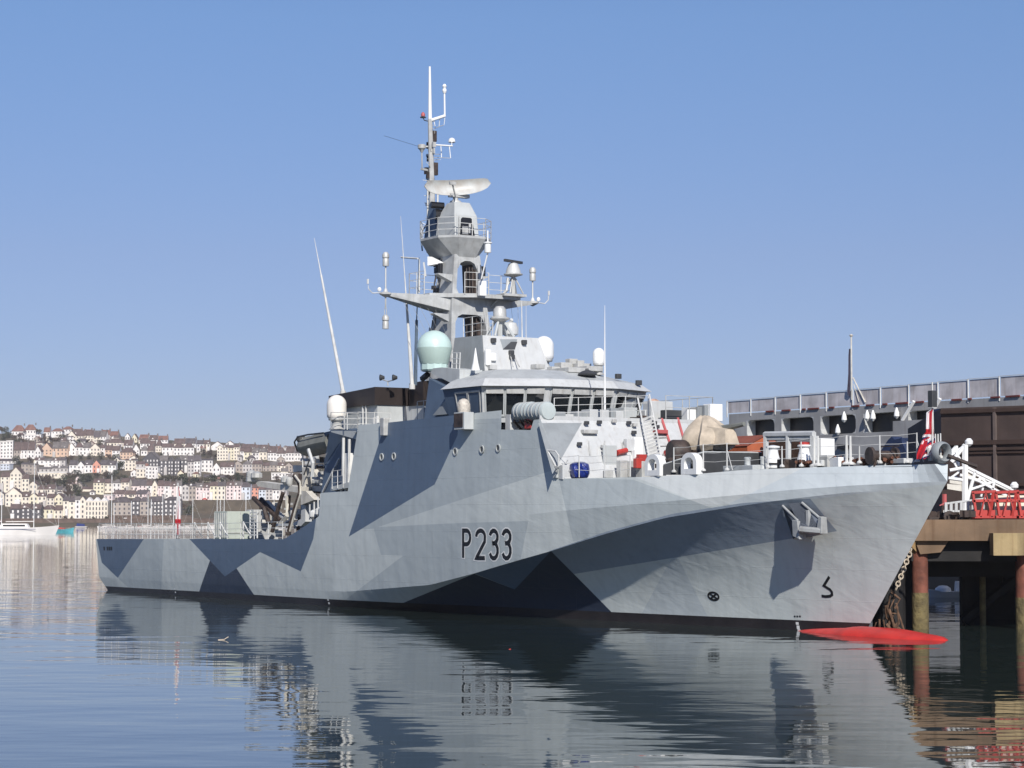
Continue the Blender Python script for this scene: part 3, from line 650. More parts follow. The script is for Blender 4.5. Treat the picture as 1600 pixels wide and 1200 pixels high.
for x, y, v, d, m in ((1028, 646, 3.8, (.8, 1.6, 1.4), 'white'), (1058, 648, 4.3, (.6, 2.0, .5), 'dark'), (1078, 648, 4.8, (.6, .8, .8), 'purewhite'), (1093, 648, 5.4, (.7, .8, .9), 'mid'), (1104, 647, 5.7, (.7, .8, 1.0), 'mid'), (1114, 645, 6.0, (.7, .9, 1.0), 'purewhite')):
    blob('deck_locker', S(x, y, v), d, M[m])
fn = MB(); fn.lathe(S(1022, 636, 3.6), [(.42, -.15), (.5, 0), (.42, .15)], 16, ax=(1, -.2, 0)); fn.build('pink_fan_cover', mat('faded_pink', (.55, .36, .28), .6, .2, 4), ship, smooth=True)
# inclined ladder on the front
ld = MB()
def on_f_line(px, py): return onf(px, py, .35)
A_, B_, C_, D_ = on_f_line(992, 628), on_f_line(1015, 748), on_f_line(1010, 622), on_f_line(1033, 742)
for a, b in ((A_, B_), (C_, D_)): ld.tube([a, b], .05, 6)
for i in range(17):
    t = .28 + .70 * i / 16; ld.tube([A_.lerp(B_, t), C_.lerp(D_, t)], .05, 4)
ld.build('front_ladder', M['rail'], ship)
# liferaft canisters in the recess
for i, (x, hw) in enumerate(((806, 15), (831, 17))):
    u_c = sp(x, 646); c = Vector((u_c.x, -5.6, u_c.z + .12)); b = MB()
    prof = [(.12 * .92, -.86), (.46, -.82), (.53, -.7), (.51, -.44), (.53, -.4), (.51, -.1), (.535, 0), (.51, .1), (.53, .4), (.51, .44), (.53, .7), (.46, .82), (.11, .86)]
    t = thing('liferaft_canister', ['mint-white ribbed liferaft canister, the aft one of the pair beside the bridge windows', 'mint-white ribbed liferaft canister, the forward one of the pair beside the bridge windows'][i], 'liferaft', c, True, 'liferaft canisters beside the bridge')
    ob = MB(); ob.lathe((0, 0, 0), prof, 22, ax=(1, 0, 0)); ob.build('canister', mat('canister_white_%d' % i, (.50, .555, .545), .35, .06), t, smooth=True)
    for k in (-.55, -.22, .22, .55):
        s_ = MB(); s_.lathe((k, 0, 0), [(.54, -.04), (.547, 0), (.54, .04)], 22, ax=(1, 0, 0)); s_.build('strap', M['steel'], t, smooth=True)
    cr = MB(); 
    for k in (-.6, 0, .6): cr.add([c + Vector((k, -.5, -.45)), c + Vector((k + .15, -.5, -.45)), c + Vector((k + .15, .3, -1.2)), c + Vector((k, .3, -1.2))], [(0, 1, 2, 3)]); cr.tube([c + Vector((k, -.45, -.5)), c + Vector((k, .2, -1.2))], .06, 5)
    cr.build('raft_cradle', M['grime'], ship)
rc = MB(); a, b = p6, p8; rc.add([Vector((a.x, -6.0, 10.0)), Vector((b.x + .3, -6.0, 10.0)), Vector((b.x + .3, -4.9, 10.0)), Vector((a.x, -4.9, 10.0))], [(0, 1, 2, 3)]); rc.box(Vector((a.x + .15, -5.5, 10.7)), (.5, 1.1, 1.6)); rc.build('raft_recess', M['white'], ship)
rb = MB(); rb.box(S(829, 662, -5.7), (.7, .4, .6)); rb.build('red_release_box', M['red'], ship, bevel=.05)
# ------------------------------------------------------------------ upper block (director block) ahead of the mast
ub = MB(); zb, zt = 14.0, 16.82
ub.add([(46.0, -2.6, zb), (49.9, -2.35, zb), (49.9, 2.7, zb), (46.0, 2.9, zb), (46.3, -2.35, zt), (49.0, -2.0, zt), (49.0, 2.05, zt), (46.3, 2.3, zt)], [(0, 1, 5, 4), (1, 2, 6, 5), (2, 3, 7, 6), (3, 0, 4, 7), (4, 5, 6, 7)])
ubo = ub.build('director_block', M['white'], ship)
us_ = MB(); us_.add([(46.0, -2.62, zb), (49.88, -2.37, zb), (48.98, -2.02, zt), (46.3, -2.37, zt)], [(0, 1, 2, 3)]); us_.build('grey_block_side', M['mid'], ubo)
def fb(px, py, off=.02):
    q = SU(px, py, 49.4)
    for _ in range(10): q = SU(px, py, 49.9 - .9 * (q.z - zb) / (zt - zb))
    return q + Vector((off, 0, 0))
g_ = MB(); g_.add([fb(781, 530), fb(808, 530), fb(804, 546), fb(786, 546)], [(0, 1, 2, 3)]); g_.build('grey_panel', M['mid'], ubo)
g_ = MB(); g_.add([fb(798, 534, .03), fb(808, 534, .03), fb(804, 546, .03), fb(785, 546, .03)], [(0, 1, 2, 3)]); g_.build('dark_panel', M['dark'], ubo)
for x, y in ((769, 532), (817, 535), (797, 551), (798, 558)): blob('floodlight', fb(x, y, .15), (.25, .3, .28), M['dark'], ubo)
for x, y, hh in ((760, 559, 1.0), (768, 558, .5)): blob('white_junction_box', fb(x, y, .15), (.3, .4, hh), M['purewhite'], ubo, bevel=.08)
f_ = MB(); f_.tube([fb(795, 574, .5), fb(795, 550, .1)], .035, 4); f_.tube([fb(805, 574, .5), fb(800, 552, .1)], .035, 4); f_.build('bracket', M['steel'], ubo)
rail('block_railing', [S(724, 531, -2.0), S(752, 527, -2.0), S(770, 528, -.5)], 1.35, 3, post=1.0)
# gun director and small drum on top of the block
gd = MB()
c = S(781, 500, 0); base = S(781, 527, 0)
for dx, dy in ((-.75, -.6), (.55, -.7), (.7, .6), (-.4, .8)): gd.tube([base + Vector((dx, dy, 0)), c + Vector((dx * .25, dy * .25, 0))], .085, 6)
gd.tube([base, c], .17, 8); gdo = gd.build('director_tripod', M['light'], ship)
gd = MB(); gd.lathe(c, [(.35, -.1), (.62, .05), (.62, .12), (.42, .2), (.4, .65), (.25, .85)], 14); gd.build('optical_director', M['steel'], gdo, smooth=True)
gd = MB(); c = S(797, 515, 1.2); gd.lathe(c, [(.2, -.6), (.25, -.4), (.2, -.3)], 10); gd.lathe(c, [(.25, -.45), (.5, -.3), (.52, .1), (.4, .4), (.15, .5)], 16); gd.tube([c + Vector((0, 0, .45)), c + Vector((.2, 0, .62))], .12, 6); gd.build('round_sensor_ball', M['white'], ship, smooth=True)
th_ = MB(); th_.tube([S(822, 530, 1.9), S(822, 478, 1.9)], .03, 5, .012); th_.tube([S(816, 535, 1.6), S(815, 470, 1.6)], .045, 5, .03); th_.build('thin_rod_aerial', M['rail'], ship)
# ------------------------------------------------------------------ MAST
mast = bpy.data.objects.new('mast', None); scene.collection.objects.link(mast); mast.parent = ship
def legpt(px, py, v): return S(px, py, v)
ml = MB()
# starboard leg: broad side plate with narrow bright front edge
lv = lambda w: lerp([(14.5, 1.75), (19, 1.32), (22.4, .95)], w)
def legsec(w, sg, uf, ud, tv, inner=0): 
    v = lv(w); return [Vector(p) for p in ((uf, sg * v, w), (uf, sg * (v - tv), w), (uf - ud, sg * (v - tv), w), (uf - ud, sg * v, w))]
levels = [(14.4, 44.7, 3.0), (16.5, 44.5, 2.5), (19.0, 44.2, 2.3), (20.4, 44.05, 2.1), (22.4, 43.9, 1.5)]
for sg, nm in ((-1, 's'), (1, 'p')):
    m_ = MB(); rows = []
    for (w, uf, ud) in levels:
        tv = .30
        rows.append(legsec(w, sg, uf, ud, tv))
    P = [p for r in rows for p in r]; Fm = []
    for i in range(len(rows) - 1):
        for j in range(4):
            q = (i * 4 + j, i * 4 + (j + 1) % 4, (i + 1) * 4 + (j + 1) % 4, (i + 1) * 4 + j); Fm.append(q if sg > 0 else q[::-1])
    m_.add(P, Fm); m_.build('mast_leg', M['mast'], mast)
for w0, w1, uf, ud in ((18.55, 19.75, 44.2, 2.2), (22.0, 22.6, 43.95, 1.6)):
    m_ = MB()
    v0, v1 = lv(w0) - .30, lv(w1) - .30
    m_.hexa([Vector(p) for p in ((uf - ud, -v0, w0), (uf, -v0, w0), (uf, v0, w0), (uf - ud, v0, w0), (uf - ud, -v1, w1), (uf - .05, -v1, w1), (uf - .05, v1, w1), (uf - ud, v1, w1))])
    for sg in (-1, 1):   # rounded knees of the arches
        for (wz, dirz, uf_) in (((18.55, -1, 44.25), (19.75, 1, 44.1)) if w0 < 20 else ((22.0, -1, 43.95),)):
            v = sg * (lv(wz) - .30); k = .5
            m_.prism([(uf_, v, wz), (uf_, v - sg * k, wz), (uf_, v - sg * k * .35, wz + dirz * k * .3), (uf_, v, wz + dirz * k)], (-1.5, 0, 0))
    m_.build('mast_crossbeam', M['mast'], mast)
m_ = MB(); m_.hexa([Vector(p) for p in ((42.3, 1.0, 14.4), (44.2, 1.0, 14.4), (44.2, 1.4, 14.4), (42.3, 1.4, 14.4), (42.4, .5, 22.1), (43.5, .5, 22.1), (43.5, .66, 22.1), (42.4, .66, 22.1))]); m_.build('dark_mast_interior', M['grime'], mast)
lp = MB()
for dx in (-.22, .22): lp.tube([(44.15, .55 + dx, 14.5), (43.9, .45 + dx, 18.6)], .035, 4)
for i in range(13): lp.tube([(44.15 - .02 * i, .33 - .007 * i, 14.8 + .3 * i), (44.15 - .02 * i, .77 - .007 * i, 14.8 + .3 * i)], .03, 4)
for k in range(4): lp.tube([(43.4 + .15 * k, .3 + .2 * k, 14.6), (43.4 + .1 * k, .25 + .15 * k, 21.8)], .05, 5)
for k in range(3): lp.tube([S(681 + 5 * k, 545, -1.5), S(684 + 4 * k, 482, -1.2)], .055, 5)
lp.build('mast_pipework', M['grime'], mast)
wb = MB(); wb.box(S(745.5, 452, 0.3) + Vector((.6, 0, 0)), (.3, .5, .95)); wb.build('white_electronics_box', M['purewhite'], mast, bevel=.03)
for x, y, v in ((701, 434, -1.4), (747, 437, 1.3), (695, 496, -2.0)):
    wd_ = MB(); c = S(x, y, v); sg = -1 if v < 0 else 1
    wd_.prism([c + Vector((0, -sg * .3, .22)), c + Vector((0, sg * .75, .26)), c + Vector((0, sg * .75, .18)), c + Vector((0, -sg * .3, -.25))], (-.5, 0, 0)); o = wd_.build('sensor_bracket', M['mast'], mast)
    if y < 480:
        l = MB(); l.lathe(c + Vector((-.2, sg * .5, .25)), [(.16, 0), (.17, .6), (.12, .66)], 10); l.build('black_light', M['black'], o)
for sg in (-1, 1):
    rnd = random.Random(30 + sg); mf = MB()
    for k in range(34):
        w_ = rnd.uniform(14.8, 22.2); v_ = sg * (lv(w_) + rnd.uniform(-.02, .06)); u_ = rnd.uniform(41.6, 42.4)
        if rnd.random() < .5: mf.box((u_, v_, w_), (rnd.uniform(.1, .35), rnd.uniform(.08, .25), rnd.uniform(.1, .5)), mi=rnd.choice((0, 1, 2)))
        else: mf.tube([(u_, v_, w_), (u_ + rnd.uniform(-.3, .3), sg * (lv(min(22.3, w_ + 1.6)) + .03), min(22.3, w_ + 1.6))], .03, 4, mi=rnd.choice((0, 1, 2)))
    for k in range(2): mf.tube([(42.3 - .3 * k, sg * (lv(14.6) + .05), 14.6), (42.4 - .2 * k, sg * (lv(22.2) + .05), 22.2)], .022, 4, mi=k % 3)
    tag(mf.build('mast_fittings', [M['grime'], M['steel'], M['dark']], mast), kind='stuff')
# yardarms
for sg, ti in ((-1, S(600, 459, -5.55)), (1, S(842, 468, 5.55))):
    y_ = MB(); zt = 19.72; r_v = sg * 1.0
    top = [Vector(p) for p in ((44.0, r_v, zt), (43.3, sg * 5.6, zt + .02), (42.9, sg * 5.6, zt + .02), (41.8, r_v, zt))]
    bot = [Vector(p) for p in ((44.0, sg * 1.1, zt - 1.0), (43.3, sg * 5.5, zt - .16), (42.9, sg * 5.5, zt - .16), (42.0, sg * 1.1, zt - 1.0))]
    y_.hexa([bot[i] for i in (3, 0, 1, 2)] + [top[i] for i in (3, 0, 1, 2)])
    yo = y_.build('yardarm', M['mast'], mast)
    e = Vector((43.1, sg * 5.5, zt + .03))
    d = MB(); d.lathe(e - Vector((0, 0, .1)), [(.05, -.2), (.38, -.02), (.4, .08), (.14, .16), (.08, .35)], 12); d.tube([e, e + Vector((0, 0, 1.7))], .05, 5)
    d.build('aerial_stand', M['rail'], yo, smooth=True)
    for s2, zz in ((1, 1.65), (-1, -2.3)) if sg < 0 else ((1, 1.35),):
        d = MB(); c = e + Vector((0, 0, zz)); d.lathe(c, [(.06, 0), (.20, .02), (.20, .45), (.17, .5), (.22, .55), (.22, .75), (.12, .9)], 12)
        if s2 < 0: d.tube([e, e + Vector((0, 0, -1.0))], .05, 5); d.tube([e + Vector((-.12, 0, -1.0)), c + Vector((-.12, 0, .8))], .025, 4); d.tube([e + Vector((.12, 0, -1.0)), c + Vector((.12, 0, .8))], .025, 4)
        d.build('cylinder_aerial', M['steel'], yo, smooth=True)
    d = MB(); q = e + Vector((0, sg * .25, -.02)); d.tube([q, q + Vector((0, sg * .7, -.06)), q + Vector((0, sg * .98, .2)), q + Vector((0, sg * 1.02, .75))], .035, 5); d.tube([q + Vector((0, sg * 1.02, .5)), q + Vector((0, sg * 1.02, .8))], .07, 6); d.build('wind_sensor', M['rail'], yo)
    d = MB(); d.lathe(e + Vector((0, sg * .45 - sg * 0.0, .05)), [(.1, 0), (.14, .12), (.08, .25)], 8); d.build('white_lamp', M['purewhite'], yo, smooth=True)
# yard platform with railings and the navigation radar
pl_ = MB(); pl_.prism([(44.2, -1.2, 19.85), (44.9, 0, 19.85), (44.9, 3.4, 19.85), (43.6, 3.6, 19.85), (42.0, 2.5, 19.85), (42.0, -2.6, 19.85), (43.6, -2.6, 19.85)], (0, 0, -.25)); pl_.build('yard_platform', M['mast'], mast)
rail('platform_railing', [(43.8, -3.1, 19.8), (41.9, -3.1, 19.8), (41.7, -.8, 19.8)], 1.4, 3, post=1.0, parent=mast)
rail('platform_railing', [(44.6, -.6, 19.8), (44.9, 1.0, 19.8)], 1.4, 3, post=.9, parent=mast)
rail('platform_railing', [(43.9, 1.6, 19.8), (43.9, 3.5, 19.8)], 1.4, 3, post=1.0, parent=mast)
for x0, y0, x1, y1 in ((655, 458, 655, 405), (653, 404, 627, 402), (665, 432, 662, 410)):
    t = MB(); t.tube([S(x0, y0, -2.5), S(x1, y1, -2.5)], .06, 5); t.build('signal_boom', M['rail'], mast)
nr_ = bpy.data.objects.new('navigation_radar', None); scene.collection.objects.link(nr_); nr_.parent = mast
c = S(802, 459, 3.0); t = MB()
for dx, dy in ((-.4, -.5), (.4, -.5), (.4, .5), (-.4, .5)): t.tube([c + Vector((dx, dy, 0)), c + Vector((dx * .2, dy * .2, 1.0))], .05, 5)
t.tube([c, c + Vector((0, 0, 1.1))], .14, 8); t.lathe(c + Vector((0, 0, 1.05)), [(.1, 0), (.62, .16), (.62, .22), (.5, .26)], 16); t.prism([c + Vector((-.5, -1.0, -.05)), c + Vector((.5, -1.0, -.05)), c + Vector((.5, .7, -.05)), c + Vector((-.5, .7, -.05))], (0, 0, -.16))
t.tube([c + Vector((-.8, -1.2, -.9)), c + Vector((0, -.5, .2)), c + Vector((0, -.4, 1.0))], .1, 5); t.build('radar_stand', M['steel'], nr_)
t = MB(); t.lathe(c + Vector((0, 0, 1.28)), [(.5, 0), (.47, .2), (.3, .65), (.12, .72)], 16); t.build('radar_gearbox', M['white'], nr_, smooth=True)
t = MB(); a = c + Vector((0, 0, 2.08)); dv = (S(817, 416, 3.0) - S(787, 408, 3.0)).normalized(); dv = Vector((-.35, .85, -.02)).normalized()
t.box(a, (.18, 1.9, .16), rz=math.atan2(-dv.x, dv.y)); t.tube([a - Vector((0, 0, .15)), a], .1, 6); t.build('radar_bar', M['dark'], nr_)
# top platform
tp = MB(); zt = 23.55
ringp = [(40.0, -1.0), (41.3, -1.95), (43.6, -2.0), (44.6, -1.05), (44.6, .95), (43.8, 1.85), (41.0, 1.95), (38.9, 1.0)]
low = [(41.7, -.6), (42.3, -.8), (43.7, -.8), (43.9, -.6), (43.9, .6), (43.7, .8), (42.3, .8), (41.7, .6)]
low = [(40.6 if a < 42 else a, b) for a, b in low]
P = [(a, b, zt) for a, b in ringp] + [(a, b, zt - .14) for a, b in ringp] + [(a, b, 22.2) for a, b in low]
tp.add(P, [tuple(range(8))] + [((i + 1) % 8, i, 8 + i, 8 + (i + 1) % 8) for i in range(8)] + [(8 + (i + 1) % 8, 8 + i, 16 + i, 16 + (i + 1) % 8) for i in range(8)] + [tuple(range(23, 15, -1))])
tpo = tp.build('top_platform', M['mast'], mast)
rail('platform_railing', [(a, b, zt) for a, b in ringp[3:7]], 1.15, 3, post=.9, parent=tpo)
rail('platform_railing', [(a, b, zt) for a, b in ringp[:4]], 1.15, 3, post=1.0, parent=tpo)
ho = MB(); c = S(687, 409, -1.2); ho.add([c + Vector(p) for p in ((0.5, 0, -.1), (0, -.9, -.3), (0, -.9, .28), (-.1, -.5, .3), (-.5, .4, .1), (-.3, -.4, -.3))], [(0, 1, 2), (0, 2, 3), (0, 3, 4), (0, 4, 5), (0, 5, 1), (1, 5, 4, 3, 2)]); ho.build('horn', M['purewhite'], tpo)
l = MB(); c = S(740, 399, 0) + Vector((1.7, 0, 0)); l.lathe(c, [(.2, 0), (.22, .05), (.2, .55), (.28, .6), (.28, .66), (.1, .7)], 12); l.tube([c + Vector((0, 0, .6)), c + Vector((0, 0, 1.4))], .05, 5); l.tube([c, c + Vector((-.6, -.1, -1.6))], .05, 5); l.build('signal_lamp', M['purewhite'], tpo, smooth=True)
# radar tower
rt = MB()
def tw(w): return lerp([(zt, 1.05), (25.4, .92), (25.9, .62), (26.1, .45)], w)
P = []
prof = [(zt, 40.7, 43.7, -1.25, 1.05), (25.05, 41.0, 43.6, -1.2, .98), (25.9, 42.2, 43.1, -.75, .75), (26.1, 42.3, 43.0, -.6, .6)]
prof = [(zt, 41.4, 43.9, -.9, .9), (24.95, 41.6, 43.75, -.85, .83), (25.85, 42.3, 43.3, -.58, .56)]
for w, ua, ub_, va, vb in prof: P += [(ua, va, w), (ub_, va, w), (ub_, vb, w), (ua, vb, w)]
Fm = [(i * 4 + j, i * 4 + (j + 1) % 4, (i + 1) * 4 + (j + 1) % 4, (i + 1) * 4 + j) for i in range(2) for j in range(4)] + [(8, 9, 10, 11)]
rt.add(P, Fm); rto = rt.build('radar_tower', M['light'], tpo, bevel=.05)
q = MB(); f = lambda v, w: Vector((43.92 - .1 * (w - zt) + .015, v, w))
q.add([f(-.55, zt + .12), f(.55, zt + .12), f(.42, zt + 1.15), f(.3, zt + 1.25), f(-.3, zt + 1.25), f(-.42, zt + 1.15)], [(0, 1, 2, 3, 4, 5)]); q.build('tower_opening', M['black'], rto)
q = MB(); q.box(f(-.15, zt + .42), (.05, .45, .5)); q.box(f(.2, zt + .5), (.05, .14, .7)); q.build('opening_gear', M['steel'], rto)
q = MB(); q.lathe(Vector((42.45, 0, 25.8)), [(.45, 0), (.35, .22), (.18, .28), (.16, .5)], 14); q.build('turntable', M['steel'], rto, smooth=True)
q = MB(); q.tube([(41.8, -.5, 25.75), (41.6, -1.35, 25.78)], .22, 8); q.tube([(41.7, -.3, 25.2), (41.5, -1.0, 25.2)], .36, 8); q.build('radar_motor', M['black'], rto, smooth=True)
# search radar dish: a shallow curved reflector, long axis roughly across the picture
ds = MB(); cc = Vector((42.45, 0, 27.0)); ax = Vector((.30, 1.0, 0)).normalized(); nm = Vector((ax.y, -ax.x, 0))
nm = Vector((.954, -.287, 0)); ax = Vector((.287, .954, .08)); P = []; nu, nv = 20, 8; half_l = 2.22
for side in (0, 1):
    for i in range(nu + 1):
        s_ = -1 + 2 * i / nu
        ext = 1
        for j in range(nv + 1):
            t_ = -1 + 2 * j / nv
            z = (t_ * .40 * max(0.0, 1 - abs(s_) ** 9) ** .5 if t_ > 0 else t_ * .62 * max(0.0, 1 - abs(s_) ** 2.6) ** .6)
            d_ = .75 * s_ * s_ + .28 * (z / .56) ** 2 - .15
            P.append(cc + ax * (s_ * half_l) + Vector((0, 0, z)) + nm * (d_ - side * .10))
n1 = (nu + 1) * (nv + 1); Fm = []
for i in range(nu):
    for j in range(nv):
        a = i * (nv + 1) + j; q_ = (a, a + nv + 1, a + nv + 2, a + 1); Fm.append(q_); Fm.append(tuple(n1 + k for k in q_[::-1]))
    for j in (0, nv):
        a = i * (nv + 1) + j; Fm.append((a, a + nv + 1, n1 + a + nv + 1, n1 + a))
ds.add(P, Fm); dso = ds.build('search_radar_dish', mat('radar_paint', (.52, .53, .51), .45, .12, 1.5, col2=(.40, .37, .33)), rto, smooth=True)
q = MB(); a = cc + Vector((0, 0, -.75)); q.tube([a + nm * -.2, a + nm * .9 + ax * -.25, cc + nm * 1.35 + ax * -.55 + Vector((0, 0, -.05))], .05, 5); q.box(cc + nm * 1.4 + ax * -.55, (.15, .45, .2)); q.build('feed_arm', M['steel'], dso)
q = MB(); q.box(a + Vector((0, .25, .12)), (.4, 1.4, .22)); q.tube([a - Vector((0, 0, .3)), a + Vector((0, 0, .1))], .12, 8); q.build('dish_mount', M['steel'], dso)
# pole mast
pm = MB(); pb, pt = S(671, 395, 0), S(671.5, 186, 0)
pm.tube([S(676, 395, 0), S(675, 300, 0), S(672, 186, 0)], .24, 8, .15); po = pm.build('pole_mast', M['steel'], mast, smooth=True)
pm = MB(); pm.tube([S(668, 395, -.1), S(668.5, 270, -.1)], .07, 5); pm.tube([S(684, 395, .4), S(684, 284, .4)], .07, 5)
for i in range(34): y = 190 + i * 5.6; pm.tube([S(674, y, .1), S(679.5, y, .5)], .02, 4)
pm.build('pole_ladder', M['rail'], po)
pm = MB(); pm.tube([S(672, 186, 0), S(671.5, 104, 0)], .13, 8, .07); pm.build('top_whip', M['purewhite'], po, smooth=True)
pm = MB(); pm.tube([S(673, 188, 0), S(695, 181, 1.2)], .10, 6); pm.tube([S(695, 182, 1.2), S(694.5, 145, 1.2)], .06, 6); pm.lathe(S(694.5, 142, 1.2), [(.1, -.15), (.15, 0), (.12, .14)], 10); pm.lathe(S(694.5, 135, 1.2), [(.08, -.14), (.15, 0), (.08, .15)], 10)
for a, b in (((680, 198), (678, 189)), ((686, 197), (687, 186)), ((694, 194), (695, 184)), ((678, 201), (694, 195))): pm.tube([S(*a, .8), S(*b, .8)], .025, 4)
pm.build('double_ball_aerial', M['purewhite'], po)
pm = MB(); pm.tube([S(671, 190, 0), S(663, 188, -.4), S(661, 184, -.4)], .035, 5); pm.lathe(S(661, 184, -.4), [(.2, 0), (.2, .05)], 10); po2 = pm.build('obstruction_light', M['dark'], po)
pm = MB(); pm.lathe(S(661, 183, -.4), [(.13, .05), (.14, .2), (.06, .32)], 10); pm.build('red_lens', M['redlead'], po2, smooth=True)
pm = MB(); pm.tube([S(676, 226, 0), S(707, 228, 1.4)], .055, 5)
for a, b in (((689, 228), (690, 246)), ((702, 229), (704, 247)), ((678, 246), (704, 247)), ((678, 241), (690, 241)), ((678, 250), (688, 249)), ((706, 228), (706, 222))): pm.tube([S(*a, .9), S(*b, .9)], .03, 4)
po3 = pm.build('aerial_outrigger', M['purewhite'], po)
pm = MB(); pm.lathe(S(706, 222, 1.4), [(.16, -.05), (.24, .0), (.20, .2), (.08, .28)], 14); pm.build('mushroom_aerial', M['purewhite'], po3, smooth=True)
pm = MB(); pm.lathe(S(659, 232, -.5), [(.08, -.25), (.14, -.1), (.26, 0), (.27, .22), (.22, .26)], 14); pm.tube([S(659, 236, -.5), S(659.5, 262, -.5)], .045, 5); pm.tube([S(659, 229, -.5), S(672, 229, 0)], .06, 5); pm.tube([S(658, 264, -.5), S(668, 266, -.3)], .08, 5); pm.build('direction_finder', M['steel'], po, smooth=True)
for x, y, hh in ((678, 213, 1.3), (680, 264, 1.5), (667, 267, .8)):
    b = MB(); b.box(S(x, y, .3), (.25, .3, hh * .55)); b.build('cable_box', M['grime'], po)
b = MB(); b.hexa([Vector(p) for p in ((39.2, -.5, zt), (41, -.5, zt), (41, .3, zt), (39.2, .3, zt), (39.6, -.3, zt + 2.6), (40.1, -.3, zt + 2.6), (40.1, .1, zt + 2.6), (39.6, .1, zt + 2.6))]); b.build('pole_foot', M['blue'], po)
b = MB(); b.tube([S(667, 350, -.5), S(657, 366, -1.0), S(660, 392, -1.0)], .05, 5); b.tube([S(657, 366, -1), S(668, 362, -.6)], .05, 5); b.build('stay', M['blue'], po)
rnd = random.Random(61); pf_ = MB()
for k in range(46):
    y = rnd.uniform(192, 392); c = S(672 + rnd.uniform(-5, 8), y, rnd.uniform(-.3, .5))
    if rnd.random() < .5: pf_.box(c, (rnd.uniform(.08, .3), rnd.uniform(.08, .3), rnd.uniform(.08, .45)), mi=rnd.choice((0, 1, 2)))
    else: pf_.tube([c, c + Vector((rnd.uniform(-.5, .5), rnd.uniform(-.5, .5), rnd.uniform(-.1, .3)))], .025, 4, mi=rnd.choice((0, 1, 2)))
tag(pf_.build('pole_fittings', [M['grime'], M['steel'], M['purewhite']], po), kind='stuff')
hy = MB()
for k in range(5):
    for sg in (-1, 1): hy.tube([(43.0, sg * (2.2 + .55 * k), 19.6), (47.0 - .3 * k, sg * (2.0 + .2 * k), 14.3)], .011, 3)
hy.build('signal_halyards', M['steel'], mast)
st = MB(); st.tube([S(655, 229, -.5), S(600, 212, -5.5)], .012, 3); st.build('wire_stay', M['dark'], po)
# ------------------------------------------------------------------ ANCHOR in its housing
an = MB()
tl, tr, br_, ml_ = surf(1222, 790), surf(1254, 785), surf(1268, 832), surf(1243, 842)
o1, o2 = Vector((0, -1.55, 0)), Vector((0, -1.9, 0))
k1 = surf(1247, 815) + Vector((1.0, -1.5, .25)); 
c_l = S(1247, 814, surf(1240, 810).y - .45); c_b = S(1252, 831, c_l.y - .1); c_r = S(1285, 834, c_l.y + .45); c_rt = S(1286, 814, c_l.y + .55)
at_, bt_ = surf(1223, 790), surf(1256, 785); lb = surf(1240, 841)
an.add([at_, c_l, c_b, lb], [(0, 1, 2, 3), (0, 3, 2, 1)]); an.add([bt_, c_rt, c_r, surf(1262, 812)], [(0, 1, 2, 3), (3, 2, 1, 0)])
an.add([at_ + Vector((.5, -.05, .1)), bt_, surf(1262, 812), c_r, c_b, c_l], [(0, 1, 2, 3, 4, 5), (5, 4, 3, 2, 1, 0)])
an.add([lb, c_b, c_r, surf(1268, 838)], [(0, 1, 2, 3), (3, 2, 1, 0)])
aho = an.build('anchor_housing', mat('anchor_pocket_grey', (.16, .18, .215), .5, .1, 1, streak=.2), ship)
sol = aho.modifiers.new('s', 'SOLIDIFY'); sol.thickness = .06
a_ = MB()
a_.tube([surf(1224, 790) + Vector((0, -.06, 0)), c_l], .07, 6); a_.tube([surf(1255, 785) + Vector((0, -.1, 0)), c_rt], .07, 6)
a_.hexa([c_l + Vector(p) for p in ((-.25, -.15, -.75), (.25, -.15, -.9), (.25, .3, -.9), (-.25, .3, -.75), (-.3, -.15, .05), (.1, -.15, 0), (.1, .3, 0), (-.3, .3, .05))])
a_.tube([c_b + Vector((0, -.1, .12)), c_r + Vector((0, -.1, .12))], .17, 6); a_.hexa([c_r + Vector(p) for p in ((-.25, -.2, 0), (.12, -.2, 0), (.12, .25, 0), (-.25, .25, 0), (-.12, -.15, .85), (.1, -.15, .8), (.1, .2, .8), (-.12, .2, .85))])
a_.tube([bt_.lerp(c_r, .25), bt_.lerp(c_r, .8) + Vector((-.6, -.1, 0))], .16, 6)
a_.build('anchor', mat('anchor_grey', (.33, .34, .34), .5, .12, 2, streak=.3), ship, bevel=.02)
# ------------------------------------------------------------------ FOREDECK
def rv(px, py, inset=.25):            # point near the starboard rail at a pixel
    p = S(px, py, -5)
    for _ in range(15): p = S(px, py, -(side_v(p.x, wT(p.x)) - inset))
    return p
sc = MB()
def stan(px, pyb, pyt, mb, r=.05, brace=False, v=None):
    p = rv(px, pyb) if v is None else S(px, pyb, v); h = (S(px, pyt, p.y) - p).z
    mb.tube([p, p + Vector((0, 0, h))], r, 6, r * .7); mb.lathe(p, [(r * 3, 0), (r * 3, .06), (r * 1.3, .14)], 8)
    if brace: mb.tube([p + Vector((.45, 0, 0)), p + Vector((0, 0, h * .75))], r * .5, 4)
    return p, h
for px, pb, pt_, br in ((1053, 738, 699, 0), (1099, 736, 694, 0), (1136, 735, 692, 1), (1200, 731, 690, 0), (1222, 730, 697, 0), (1252, 729, 690, 0), (1272, 729, 684, 0), (1278, 728, 681, 0), (1323, 726, 680, 0), (1329, 726, 681, 0), (1343, 724, 697, 0), (1375, 724, 680, 0), (1418, 723, 690, 0), (1433, 722, 676, 1), (1462, 716, 678, 0), (1466, 716, 678, 0), (1470, 716, 677, 0)):
    mb = MB(); stan(px, pb, pt_, mb, .045 if px not in (1323, 1329, 1272, 1278) else .08, br); mb.build('stanchion', M['rail'], ship)
wr = MB()
